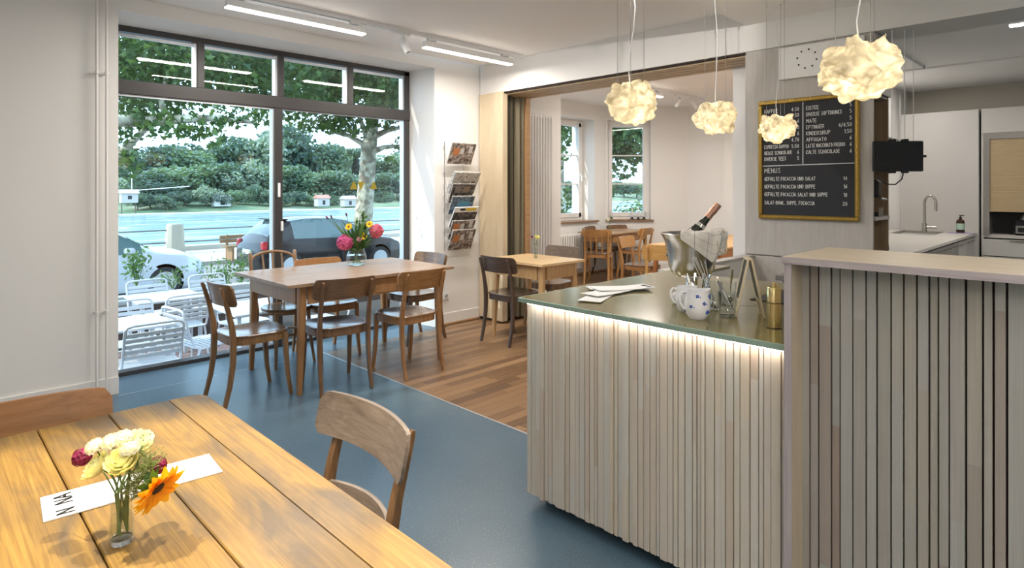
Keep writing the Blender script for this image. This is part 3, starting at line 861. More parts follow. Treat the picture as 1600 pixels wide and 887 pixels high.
MB().box(-0.19, 0.68, 0.36, 2.14, 0.715, 0.735).obj('underboard', plain('table_gap', (0.03, 0.02, 0.012), 0.9), pt, angle=0, world=True)
for sx, sy in ((0.05, 0.5), (0.05, 2.0), (0.5, 0.5), (0.5, 2.0)):
    MB().bar([(sx, sy, 0.715), (sx, sy, 0.0)], [0.06, 0.045], [0.06, 0.045]).obj('leg', TM_blond[1], pt, angle=30, world=True)
# ------------------------------------------------------------------ track lights
def lamp_bar(label, x0, x1, y, zt, zb, group=None):
    t = thing('linear_lamp', label, 'lamp', ((x0 + x1) / 2, y, zt), 0, group)
    L = (x1 - x0) / 2
    MB().box(-L, L, -0.03, 0.03, zb - zt + 0.008, -0.035, ch=0.002).obj('housing', M['white_metal'], t, angle=0)
    MB().box(-L, L, -0.031, 0.031, zb - zt, zb - zt + 0.008).obj('diffuser', M['led'], t, angle=0)
    for sx in (-1, 1):
        MB().box(sx * (L - 0.08) - 0.045, sx * (L - 0.08) + 0.045, -0.018, 0.018, -0.022, -0.002).box(sx * (L - 0.05) - 0.012, sx * (L - 0.05) + 0.012, -0.012, 0.012, -0.036, -0.02).obj('adapter', M['white_metal'], t, angle=0)
    return t
t = thing('light_track', 'long white ceiling track over the window table carrying two light bars', 'track', (3.0, 4.33, 2.815))
MB().box(-1.7, 1.455, -0.019, 0.019, -0.034, 0.0).obj('rail', M['white_metal'], t, angle=0)
MB().box(-1.7, 1.45, -0.004, 0.004, -0.0345, -0.03).obj('slot', M['wire'], t, angle=0)
lamp_bar('long lit light bar on the ceiling track above the bentwood chair', 1.535, 2.606, 4.33, 2.783, 2.692, 'light bars of the front track')
lamp_bar('long lit light bar on the ceiling track nearest the newspaper rack', 3.21, 4.28, 4.33, 2.783, 2.688, 'light bars of the front track')
def spot(label, x, y, zt, aim, ln=0.135, r=0.03):
    t = thing('track_spotlight', label, 'spotlight', (x, y, zt))
    MB().box(-0.11, 0.06, -0.018, 0.018, -0.02, 0.0).tube([(0, 0, -0.02), (0, 0, -0.075)], 0.005, 8).obj('adapter', M['white_metal'], t, angle=30)
    q = (Vector(aim)).normalized().to_track_quat('Z', 'Y').to_matrix().to_4x4()
    mx = Matrix.Translation((0, 0, -0.085)) @ q
    MB().lathe([(0.0, -0.04), (r, -0.04), (r, ln - 0.04), (r * 0.82, ln - 0.04), (r * 0.8, ln - 0.06), (0, ln - 0.06)], 20, mx=mx).obj('head', M['white_metal'], t)
    MB().lathe([(r * 0.8, ln - 0.058), (0.0, ln - 0.058)], 16, mx=mx).obj('lens', M['wire'], t)
    return t
spot('small white cylindrical spotlight hanging between the two light bars', 2.99, 4.33, 2.781, (0.28, -0.35, -0.9))
# back room
t = thing('light_track', 'white ceiling track in the back room seen through the opening', 'track', (7.6, 4.75, 2.9))
MB().box(-1.6, 1.5, -0.02, 0.02, -0.034, 0.0).obj('rail', M['white_metal'], t, angle=0)
lamp_bar('lit light bar on the ceiling track of the back room', 6.75, 7.80, 4.75, 2.868, 2.78)
spot('white spotlight on the back room track next to its light bar', 8.3, 4.75, 2.868, (0.1, 0.5, -0.7))
spot('white spotlight on the back room track, half behind the round paper lamp', 8.75, 4.75, 2.868, (0.3, -0.4, -0.8))
light('back_room_light', 'AREA', (7.27, 4.75, 2.76), 24, WARM, shape='RECTANGLE', size=1.0, size_y=0.06)
light('back_room_light', 'AREA', (7.2, 3.3, 2.86), 19, WARM, shape='RECTANGLE', size=1.2, size_y=0.06)
light('front_track_light', 'AREA', (2.07, 4.33, 2.685), 13, WARM, shape='RECTANGLE', size=1.05, size_y=0.05)
light('front_track_light', 'AREA', (3.745, 4.33, 2.68), 13, WARM, shape='RECTANGLE', size=1.05, size_y=0.05)
light('kitchen_light', 'AREA', (6.9, -0.1, 2.60), 13, (1.0, 0.93, 0.85), shape='RECTANGLE', size=0.06, size_y=1.2)
light('kitchen_light', 'AREA', (7.6, 1.65, 2.62), 6, (1.0, 0.95, 0.9), shape='RECTANGLE', size=0.8, size_y=0.06)
# spotlights out of the frame: on the foreground table, on the beam
for loc, aim, e, c, ss in (((0.02, 1.75, 2.66), (0.25, 1.30, 0.77), 120, (1.0, 0.90, 0.76), 48), ((0.72, 1.15, 2.66), (0.30, 1.35, 0.77), 92, (1.0, 0.90, 0.76), 48),
                       ((1.4, 0.9, 2.62), (4.52, 2.95, 2.62), 90, (1.0, 0.94, 0.88), 34)):
    s = light('spotlight', 'SPOT', loc, e, c, spot_size=R_(ss), spot_blend=0.35, shadow_soft_size=0.012, aim=aim)

# ------------------------------------------------------------------ crumpled paper pendants
def paper_mat():
    m = bpy.data.materials.new('crumpled_paper')
    m.use_nodes = True
    nt = m.node_tree; nt.nodes.clear()
    o = nt.nodes.new('ShaderNodeOutputMaterial')
    d = nt.nodes.new('ShaderNodeBsdfDiffuse'); d.inputs[0].default_value = (0.74, 0.70, 0.58, 1)
    t = nt.nodes.new('ShaderNodeBsdfTranslucent')
    tc = nt.nodes.new('ShaderNodeTexCoord')             # creased and doubled layers let less light through
    ns = nt.nodes.new('ShaderNodeTexNoise'); ns.inputs['Scale'].default_value = 9; ns.inputs['Detail'].default_value = 2
    wv = nt.nodes.new('ShaderNodeMixRGB'); wv.inputs[0].default_value = 0.12
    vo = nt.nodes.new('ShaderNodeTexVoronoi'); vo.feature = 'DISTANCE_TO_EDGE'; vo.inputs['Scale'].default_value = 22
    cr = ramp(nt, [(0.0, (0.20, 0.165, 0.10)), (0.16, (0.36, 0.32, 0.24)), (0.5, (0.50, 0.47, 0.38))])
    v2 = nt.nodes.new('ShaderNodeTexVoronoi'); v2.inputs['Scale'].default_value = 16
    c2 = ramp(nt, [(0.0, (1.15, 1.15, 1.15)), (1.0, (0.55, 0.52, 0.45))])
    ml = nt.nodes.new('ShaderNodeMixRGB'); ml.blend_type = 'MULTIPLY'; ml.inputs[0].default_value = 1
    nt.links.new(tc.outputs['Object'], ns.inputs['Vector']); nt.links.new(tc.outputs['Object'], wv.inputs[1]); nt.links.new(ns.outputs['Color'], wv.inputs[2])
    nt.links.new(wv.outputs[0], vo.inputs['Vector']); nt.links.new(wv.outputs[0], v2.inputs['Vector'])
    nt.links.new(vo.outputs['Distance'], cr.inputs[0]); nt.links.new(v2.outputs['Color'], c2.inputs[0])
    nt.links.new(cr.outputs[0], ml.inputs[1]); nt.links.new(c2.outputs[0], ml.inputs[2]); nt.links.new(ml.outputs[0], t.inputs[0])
    mx = nt.nodes.new('ShaderNodeMixShader'); mx.inputs[0].default_value = 0.5
    nt.links.new(d.outputs[0], mx.inputs[1]); nt.links.new(t.outputs[0], mx.inputs[2]); nt.links.new(mx.outputs[0], o.inputs[0])
    return m
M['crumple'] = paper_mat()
def pendant(label, x, y, z, seed, size=(0.135, 0.135, 0.115), amp=0.12, energy=1.7):
    t = thing('pendant_lamp', label, 'lamp', (x, y, z), 0, 'crumpled paper pendants over the bar')
    bm = bmesh.new()
    bmesh.ops.create_icosphere(bm, subdivisions=6, radius=1)
    rr = random.Random(seed)
    planes = []
    for k in range(90):
        v = Vector((rr.gauss(0, 1), rr.gauss(0, 1), rr.gauss(0, 1))).normalized()
        planes.append((v, rr.uniform(-0.10, 0.10)))
    off = Vector((seed * 3.1, seed * 1.7, seed * 0.9))
    kill = []
    for v in bm.verts:
        n = v.co.normalized()
        # facets: ridged cells with slanted tops
        w = n + 0.12 * noise.noise_vector(n * 3.0 + off)
        best = sorted(((w - p[0]).length, i) for i, p in enumerate(planes))[:2]
        i = best[0][1]
        c, hgt = planes[i]
        edge = min(1.0, (best[1][0] - best[0][0]) / 0.22)
        slant = (w - c).dot(Vector((math.sin(i * 2.3), math.cos(i * 1.7), math.sin(i * 0.9)))) * 0.55
        r = 0.90 + hgt * 0.9 + slant * edge - 0.10 * (1 - edge) ** 2 + amp * noise.noise(n * 1.7 + off) * 1.2
        fold = abs(noise.noise(n * 4.5 + off * 2)) 
        r += 0.10 * (0.25 - fold)
        v.co = Vector((n.x * r * size[0], n.y * r * size[1], n.z * r * size[2]))
        if n.z > 0.80 + 0.06 * noise.noise(n * 5 + off):
            kill.append(v)
    for _ in range(3):
        bmesh.ops.smooth_vert(bm, verts=bm.verts, factor=0.5, use_axis_x=True, use_axis_y=True, use_axis_z=True)
    bmesh.ops.delete(bm, geom=kill, context='VERTS')
    me = bpy.data.meshes.new('shade'); bm.to_mesh(me); bm.free()
    me.shade_smooth(); me.materials.append(M['crumple'])
    o = bpy.data.objects.new('shade', me); COL.objects.link(o); o.parent = t
    top = size[2] * 0.80
    zc = 2.69 - z
    MB().lathe([(0.0, -0.022), (0.014, -0.022), (0.014, 0.022), (0.0, 0.022)], 12, (0, 0, 0.045)).obj('lamp_holder', M['white_metal'], t)
    for k in range(3):
        a = 2 * PI * k / 3 + seed
        rx, ry = size[0] * 0.52 * math.cos(a), size[1] * 0.52 * math.sin(a)
        MB().tube([(rx, ry, top * 0.9), (rx, ry, zc)], 0.0011, 5).obj('wire', M['wire'], t)
        MB().lathe([(0.005, 0.0), (0.005, 0.03), (0.0085, 0.031), (0.0085, 0.036)], 10, (rx, ry, zc - 0.036)).obj('ceiling_hook', M['chrome'], t)
    pts = [(0.0, 0.0, 0.05)] + [(0.012 * math.sin(i * 1.3 + seed) + 0.02 * i / 8, 0.012 * math.cos(i * 0.9), lerp(0.05, zc, i / 8)) for i in range(1, 9)]
    MB().tube(pts, 0.0024, 6).obj('power_cord', M['white_metal'], t)
    d = bpy.data.lights.new('bulb_light', 'POINT'); d.energy = energy; d.color = (1.0, 0.91, 0.76); d.shadow_soft_size = 0.028
    lo = bpy.data.objects.new('bulb_light', d); COL.objects.link(lo); lo.location = (x, y, z - 0.005)
    return t
def on_ray(px, py, d):
    return tuple(at(px, py, d))
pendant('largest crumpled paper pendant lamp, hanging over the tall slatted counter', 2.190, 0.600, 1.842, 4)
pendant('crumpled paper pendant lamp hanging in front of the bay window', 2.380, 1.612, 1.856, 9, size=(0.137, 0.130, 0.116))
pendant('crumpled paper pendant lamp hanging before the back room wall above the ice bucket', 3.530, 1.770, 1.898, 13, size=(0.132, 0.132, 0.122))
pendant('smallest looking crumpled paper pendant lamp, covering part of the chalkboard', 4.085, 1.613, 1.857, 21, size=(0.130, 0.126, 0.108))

# ------------------------------------------------------------------ curtain and radiators
def curtain():
    t = thing('curtain', 'olive grey curtain gathered in the pocket behind the plywood jamb', 'curtain', (4.72, 4.74, 0))
    for k, (x0, x1, mt) in enumerate(((-0.145, 0.012, (0.10, 0.085, 0.055)), (0.0, 0.145, (0.225, 0.195, 0.13)))):
        m = MB(); nx = 40; nz = 14
        vs = []
        for j in range(nz + 1):
            z = 0.03 + 2.43 * j / nz
            for i in range(nx + 1):
                u = i / nx
                x = lerp(x0, x1, u) + 0.004 * math.sin(z * 3 + i)
                yv = -0.02 * k + 0.028 * math.sin(u * PI * (5 if k == 0 else 4) + 0.15 * math.sin(z * 2.2)) + 0.006 * math.sin(u * 21 + z)
                vs.append((x, yv, z))
        fs = [(j * (nx + 1) + i, j * (nx + 1) + i + 1, (j + 1) * (nx + 1) + i + 1, (j + 1) * (nx + 1) + i) for j in range(nz) for i in range(nx)]
        o = m.add(vs, fs).obj('fabric', plain('curtain_fabric_%s' % ('dark', 'light')[k], mt, 0.95, bump=0.3, bscale=350, var=0.12), t, angle=180)
        if k == 0: o['label'] = 'darker outer fold of the curtain'
curtain()
def radiator(label, x0, x1, y, z0, z1, n, mx=None):
    t = thing('radiator', label, 'radiator', ((x0 + x1) / 2, y, z0))
    w = (x1 - x0) / n
    for i in range(n):
        x = -(x1 - x0) / 2 + w * (i + 0.5)
        m = MB()
        for yy in (-0.03, 0.03):
            m.tube([(x, yy, 0.03), (x, yy, z1 - z0 - 0.03)], w * 0.34, 8)
        m.box(x - w * 0.46, x + w * 0.46, -0.045, 0.045, 0.0, 0.04, ch=0.006).box(x - w * 0.46, x + w * 0.46, -0.045, 0.045, z1 - z0 - 0.04, z1 - z0, ch=0.006)
        m.obj('column', M['trim'], t)
    return t
radiator('tall white column radiator on the wall behind the small cafe table', 5.19, 5.63, 4.985, 0.35, 2.345, 9)
radiator('low white radiator under the bay window behind the honey table', 6.6, 8.35, 6.35, 0.12, 0.70, 30)

# ------------------------------------------------------------------ stroke lettering
G = {
'A': '0,0 .3,1 .6,0|.12,.38 .48,.38', 'B': '0,0 0,1 .4,1 .5,.85 .45,.6 0,.52|.42,.53 .56,.3 .48,.05 0,0', 'C': '.52,.88 .3,1 .08,.8 0,.45 .1,.1 .3,0 .55,.12',
'D': '0,0 0,1 .3,.97 .55,.7 .55,.3 .3,.03 0,0', 'E': '.5,1 0,1 0,0 .5,0|0,.52 .42,.52', 'F': '.5,1 0,1 0,0|0,.52 .42,.52', 'G': '.52,.86 .3,1 .08,.8 0,.45 .1,.1 .35,0 .55,.15 .55,.45 .32,.45',
'H': '0,0 0,1|.52,0 .52,1|0,.5 .52,.5', 'I': '.05,0 .05,1', 'J': '.4,1 .4,.2 .25,0 .05,.1', 'K': '0,0 0,1|.5,1 0,.45 .52,0', 'L': '0,1 0,0 .45,0', 'M': '0,0 .06,1 .35,.35 .64,1 .7,0',
'N': '0,0 0,1 .52,0 .52,1', 'O': '.3,1 .05,.75 .02,.3 .25,0 .5,.2 .56,.65 .3,1', 'P': '0,0 0,1 .4,1 .52,.78 .4,.52 0,.48', 'R': '0,0 0,1 .4,1 .5,.78 .4,.55 0,.5|.25,.5 .55,0',
'S': '.5,.88 .28,1 .06,.82 .2,.58 .45,.42 .48,.15 .25,0 0,.12', 'T': '0,1 .56,1|.28,1 .28,0', 'U': '0,1 .02,.25 .25,0 .48,.25 .52,1', 'V': '0,1 .28,0 .56,1', 'W': '0,1 .18,0 .36,.7 .54,0 .74,1',
'Ü': '0,.8 .02,.25 .25,0 .48,.25 .52,.8|.13,.98 .14,1.06|.38,.98 .39,1.06', '-': '.05,.45 .4,.45', '.': '.05,0 .08,.06', ',': '.1,.08 .02,-.12', '/': '0,-.05 .35,1.05',
'0': '.25,1 .04,.7 .04,.3 .25,0 .46,.3 .46,.7 .25,1', '1': '.05,.75 .25,1 .25,0', '2': '.02,.8 .22,1 .45,.8 .38,.5 0,0 .5,0', '3': '.02,.9 .3,1 .45,.78 .2,.54 .48,.3 .28,0 0,.1', '4': '.38,0 .38,1 0,.35 .52,.35',
'5': '.45,1 .08,1 .04,.58 .3,.6 .48,.35 .3,.02 0,.08', '6': '.4,1 .1,.6 .02,.25 .22,0 .45,.2 .38,.48 .06,.38', '7': '0,1 .48,1 .15,0', '8': '.25,.54 .05,.78 .25,1 .45,.78 .25,.54 .02,.25 .25,0 .48,.25 .25,.54', '9': '.45,.7 .25,.5 .05,.75 .25,1 .45,.75 .4,.2 .2,0',
}
def text_strokes(txt, x, y, h, jit=None, gap=0.2, wfac=1.0):
    """polylines for a line of hand lettering; returns list of polylines and the end x"""
    out = []
    for ch in txt:
        if ch == ' ':
            x += h * 0.5 * wfac; continue
        mxw = 0
        dy = jit.uniform(-0.03, 0.03) * h if jit else 0
        for pl in G[ch].split('|'):
            p = []
            for q in pl.split():
                a, b2 = q.split(',')
                a, b2 = float(a) * wfac, float(b2)
                mxw = max(mxw, a)
                if jit:
                    a += jit.uniform(-0.03, 0.03); b2 += jit.uniform(-0.03, 0.03)
                p.append((x + a * h, y + dy + b2 * h))
            out.append(p)
        x += (mxw + gap) * h
    return out, x
def ribbons(m, polys, w, mx):
    """flat ribbons of width w along 2D polylines, placed by mx (x right, y up, z out of the surface)"""
    for p in polys:
        for (a, b2) in zip(p[:-1], p[1:]):
            d = Vector((b2[0] - a[0], b2[1] - a[1]))
            if d.length < 1e-6:
                continue
            d.normalize()
            n = Vector((-d.y, d.x)) * w / 2
            e = d * w * 0.35
            vs = [(a[0] - e.x + n.x, a[1] - e.y + n.y, 0), (a[0] - e.x - n.x, a[1] - e.y - n.y, 0), (b2[0] + e.x - n.x, b2[1] + e.y - n.y, 0), (b2[0] + e.x + n.x, b2[1] + e.y + n.y, 0)]
            m.add(vs, [(0, 1, 2, 3)], mx)

# ------------------------------------------------------------------ chalkboard on the pillar
def chalkboard():
    y0, y1, z0, z1 = 1.235, 1.918, 1.226, 2.098
    xf = 4.525
    t = thing('chalkboard_menu', 'black chalkboard menu in a thin gilded frame on the plywood pillar', 'chalkboard', (xf, (y0 + y1) / 2, (z0 + z1) / 2))
    W2, H2 = (y1 - y0) / 2, (z1 - z0) / 2
    gold = plain('gilt_frame', (0.46, 0.30, 0.07), 0.32, metal=0.85, bump=0.5, bscale=140)
    fw = 0.03
    m = MB()
    for (a, b2, c, d) in ((-W2, W2, H2 - fw, H2), (-W2, W2, -H2, -H2 + fw), (-W2, -W2 + fw, -H2 + fw, H2 - fw), (W2 - fw, W2, -H2 + fw, H2 - fw)):
        m.box(-0.028, -0.001, a, b2, c, d, ch=0.007)
    m.obj('frame', gold, t, angle=30)
    m = MB()
    for k in range(58):
        z = lerp(-H2 + 0.01, H2 - 0.01, k / 57)
        for yy in (-W2 + fw * 0.45, W2 - fw * 0.45):
            m.ball((-0.028, yy, z), 0.0055, 6, 4)
    for k in range(46):
        y = lerp(-W2 + 0.01, W2 - 0.01, k / 45)
        for zz in (-H2 + fw * 0.45, H2 - fw * 0.45):
            m.ball((-0.028, y, zz), 0.0055, 6, 4)
    m.obj('beading', gold, t)
    MB().box(-0.014, -0.001, -W2 + fw, W2 - fw, -H2 + fw, H2 - fw).obj('slate', plain('slate', (0.018, 0.019, 0.024), 0.7, var=0.2, bscale=6), t, angle=0)
    # board coordinates: u from the left edge 0..1, v from the top 0..1  (the viewer's left is +Y)
    bw, bh = 2 * (W2 - fw), 2 * (H2 - fw)
    mx = Matrix(((0, 0, -1, -0.0148), (-1, 0, 0, W2 - fw), (0, 1, 0, -H2 + fw), (0, 0, 0, 1)))
    j = random.Random(5)
    def line(txt, u, v, h, w=0.0029, wfac=0.95, name='lettering', end=False):
        p, xe = text_strokes(txt, 0, 0, h, j, wfac=wfac)
        dx = u * bw - (xe if end else 0)
        m = MB()
        ribbons(m, [[(a + dx, b2 + (1 - v) * bh) for a, b2 in q] for q in p], w, mx)
        m.obj(name, M['chalk'], t, angle=0)
    H = 0.0245
    left = [('KAFFEE', '4.50', .075), ('', '3.50', .128), ('', '6', .18), ('', '5.00', .235), ('', '6', .29), ('', '4.70', .345), ('ESPRESSO DOPPIO', '5.50', .40), ('HEISSE SCHOKOLADE', '6', .455), ('DIVERSE TEES', '5', .508)]
    for a, b2, v in left:
        if a: line(a, 0.025, v, H, wfac=0.60 if len(a) > 14 else 0.74 if len(a) > 10 else 0.9)
        line(b2, 0.425, v, H, end=True)
    right = [('EISTEE', '5', .075), ('DIVERSE SOFTDRINKS', '5', .13), ('MATE', '5', .187), ('EPTINGER', '4/4.50', .242), ('KINDERSIRUP', '1.50', .296), ('AFFOGATO', '6', .352), ('LATTE MACCHIATO FREDDO', '6', .405), ('KALTE SCHOKOLADE', '6', .46)]
    for a, b2, v in right:
        line(a, 0.50, v, H, wfac=0.55 if len(a) > 20 else 0.72 if len(a) > 12 else 0.9)
        line(b2, 0.975, v, H, end=True)
    line('MENUS', 0.025, .62, 0.033)
    for a, b2, v in (('GEFÜLLTE FOCACCIA UND SALAT', '14', .69), ('GEFÜLLTE FOCACCIA UND SUPPE', '16', .76), ('GEFÜLLTE FOCACCIA SALAT UND SUPPE', '18', .83), ('SALAT-BOWL, SUPPE, FOCACCIA', '20', .905)):
        line(a, 0.025, v, H, w=0.0031, wfac=0.72)
        line(b2, 0.93, v, H, end=True)
    m = MB()
    ribbons(m, [[(0.462 * bw, bh), (0.462 * bw, bh * 0.443)], [(0, bh * 0.443), (bw, bh * 0.45)]], 0.005, mx)
    m.obj('chalk_line', M['chalk'], t, angle=0)
chalkboard()
t = thing('ventilation_panel', 'white wall panel with a ring of round holes above the chalkboard', 'panel', (4.525, 1.49, 2.355))
MB().box(-0.03, 0.0, -0.285, 0.275, -0.115, 0.115, ch=0.003).obj('cover', M['trim'], t, angle=0)
m = MB()
for k in range(8):
    a = 2 * PI * k / 8 + 0.2
    m.lathe([(0.0, 0.0), (0.0065, 0.0)], 10, mx=Matrix.Translation((-0.0305, 0.078 + 0.066 * math.cos(a), 0.012 + 0.066 * math.sin(a))) @ Matrix.Rotation(-PI / 2, 4, 'Y'))
m.obj('hole', M['black'], t)

# ------------------------------------------------------------------ newspaper rack
def news_mat(name, base, c1, c2, sc, photo=None):
    m, nt, b = new_mat(name)
    L = nt.links.new
    tc = nt.nodes.new('ShaderNodeTexCoord')
    n = nt.nodes.new('ShaderNodeTexNoise'); n.inputs['Scale'].default_value = sc; n.inputs['Detail'].default_value = 5; n.inputs['Roughness'].default_value = 0.75
    L(tc.outputs['Object'], n.inputs['Vector'])
    r = ramp(nt, [(0.40, c1), (0.50, base), (0.62, c2)])
    L(n.outputs['Fac'], r.inputs[0]); L(r.outputs[0], b.inputs['Base Color'])
    b.inputs['Roughness'].default_value = 0.6
    return m
NM = [news_mat('photo_print', (0.22, 0.16, 0.13), (0.03, 0.025, 0.025), (0.55, 0.50, 0.46), 26),
      news_mat('newsprint', (0.50, 0.48, 0.44), (0.18, 0.17, 0.16), (0.66, 0.64, 0.60), 60),
      news_mat('dark_cover', (0.06, 0.055, 0.055), (0.02, 0.02, 0.02), (0.28, 0.24, 0.22), 40),
      news_mat('blue_cover', (0.10, 0.16, 0.22), (0.02, 0.02, 0.025), (0.30, 0.36, 0.42), 30)]
rk = thing('newspaper_rack', 'slim wire wall rack holding newspapers beside the plywood jamb', 'rack', (4.15, 5.07, 0.78))
for sx in (-0.13, 0.13):
    MB().tube([(sx, -0.006, 0.0), (sx, -0.006, 1.17)], 0.0035, 6).obj('upright', M['chrome'], rk)
tiers = [0.02, 0.135, 0.265, 0.40, 0.52, 0.655, 0.93]
for z in tiers:
    MB().tube([(-0.15, -0.01, z + 0.19), (-0.15, -0.075, z), (0.15, -0.075, z), (0.15, -0.01, z + 0.19)], 0.0025, 6).tube([(-0.15, -0.115, z + 0.10), (-0.15, -0.075, z), (0.15, -0.075, z), (0.15, -0.115, z + 0.10), (-0.15, -0.115, z + 0.10)], 0.0022, 6).obj('basket', M['chrome'], rk)
def newspaper(label, z, mt, dx=0.0, w=0.33, h=0.25, tilt=0.42, th=0.014, accent=None, light_top=False):
    t = thing('newspaper', label, 'newspaper', (4.15 + dx, 5.07 - 0.085, 0.78 + z), 0, 'papers in the wall rack')
    t.rotation_euler = (tilt, 0, 0)     # leaning out at the top
    MB().box(-w / 2, w / 2, -th / 2, th / 2, 0.0, h, ch=0.003).obj('pages', M['paper'] if light_top else NM[1], t, angle=0)
    MB().box(-w / 2 + 0.004, w / 2 - 0.002, -th / 2 - 0.0015, -th / 2 - 0.0002, 0.004, h - (0.06 if light_top else 0.006)).obj('cover', mt, t, angle=0)
    if accent:
        for (a, b2, c, d, col) in accent:
            MB().box(a, b2, -th / 2 - 0.0025, -th / 2 - 0.0014, c, d).obj('printed_patch', plain('print', col, 0.6), t, angle=0)
    return t
ORG = (0.52, 0.20, 0.07); GR = (0.60, 0.58, 0.55); YEL = (0.72, 0.52, 0.05); BLU = (0.10, 0.30, 0.42); BK = (0.02, 0.02, 0.02)
photo = [(-0.13, -0.05, 0.10, 0.18, ORG), (-0.035, 0.015, 0.12, 0.18, GR), (0.075, 0.125, 0.13, 0.21, GR)]
newspaper('newspaper with an orange and grey photo cover alone in the topmost tier of the rack', 0.93, NM[0], w=0.33, h=0.24, accent=photo)
newspaper('folded pale newspaper bulging out of the second tier from the top of the rack', 0.625, NM[1], 0.02, w=0.35, h=0.25, th=0.04, tilt=0.5, accent=[(-0.06, 0.06, 0.08, 0.15, (0.25, 0.24, 0.22)), (0.08, 0.13, 0.07, 0.15, (0.20, 0.15, 0.10))])
newspaper('dark covered magazine with rows of print under the folded pale newspaper', 0.52, NM[2], 0.0, w=0.31, h=0.22, accent=[(-0.11, -0.03, 0.12, 0.19, (0.20, 0.17, 0.15)), (0.0, 0.09, 0.12, 0.19, (0.22, 0.16, 0.12))])
newspaper('magazine with a blue picture on its dark cover in the wire rack', 0.40, NM[3], 0.0, w=0.31, h=0.21, accent=[(-0.05, 0.10, 0.06, 0.15, BLU)])
newspaper('newspaper with a yellow banner across its pale top edge', 0.265, NM[2], 0.02, w=0.33, h=0.24, tilt=0.5, light_top=True, accent=[(-0.09, -0.02, 0.20, 0.225, BK), (-0.01, 0.13, 0.195, 0.23, YEL)])
newspaper('photo newspaper second from the bottom of the rack', 0.135, NM[0], 0.0, w=0.32, h=0.22, accent=photo)
newspaper('photo newspaper in the lowest tier of the rack', 0.02, NM[0], 0.0, w=0.32, h=0.24, accent=photo)
# ------------------------------------------------------------------ on the bar counter
Z = 0.95
def leaflet(label, x, y, z, rz, l=0.30, w=0.105, group=None):
    t = thing('menu_leaflet', label, 'menu', (x, y, z), R_(rz), group)
    m = MB(); n = 8
    vs = []
    for i in range(n + 1):
        u = -l / 2 + l * i / n
        zz = 0.004 * max(0, abs(i - n / 2) / (n / 2)) ** 2
        vs += [(u, -w / 2, zz), (u, w / 2, zz + 0.001), (u, w / 2, zz + 0.004), (u, -w / 2, zz + 0.003)]
    fs = [(i * 4 + q, i * 4 + (q + 1) % 4, i * 4 + 4 + (q + 1) % 4, i * 4 + 4 + q) for i in range(n) for q in range(4)] + [(0, 1, 2, 3), (n * 4 + 3, n * 4 + 2, n * 4 + 1, n * 4)]
    m.add(vs, fs).obj('sheet', M['paper'], t, angle=30)
    mx = Matrix(((0, -1, 0, l / 2 - 0.01), (1, 0, 0, -w / 2 + 0.015), (0, 0, 1, 0.0075), (0, 0, 0, 1)))
    m = MB(); x = 0
    for ch in 'NONA':
        if ch == 'O':
            x += 0.022; continue
        p, xe = text_strokes(ch, x, 0, 0.026, None, gap=0.12, wfac=0.85)
        ribbons(m, p, 0.006, mx); x = xe
    m.obj('lettering', M['ink'], t, angle=0)
    m = MB()
    for k in range(6):
        ribbons(m, [[(0.018, -0.16 - 0.012 * k), (0.018 + rnd.uniform(0.03, 0.06), -0.16 - 0.012 * k)]], 0.0013, mx)
    m.obj('printed_lines', M['wire'], t, angle=0)
    return t
leaflet('white menu leaflet at the bottom of the fan on the bar, nearest its slatted front', 2.245, 1.70, Z, 22, group='menus fanned on the bar')
leaflet('white menu leaflet crossing the fan on the bar at a steep angle', 2.36, 1.72, Z + 0.006, -2, group='menus fanned on the bar')
leaflet('white menu leaflet topmost in the fan on the bar, logo end at the jugs', 2.47, 1.72, Z + 0.011, -26, group='menus fanned on the bar')
leaflet('white menu leaflet lying farthest back in the fan on the bar', 2.50, 1.77, Z + 0.002, -36, group='menus fanned on the bar')

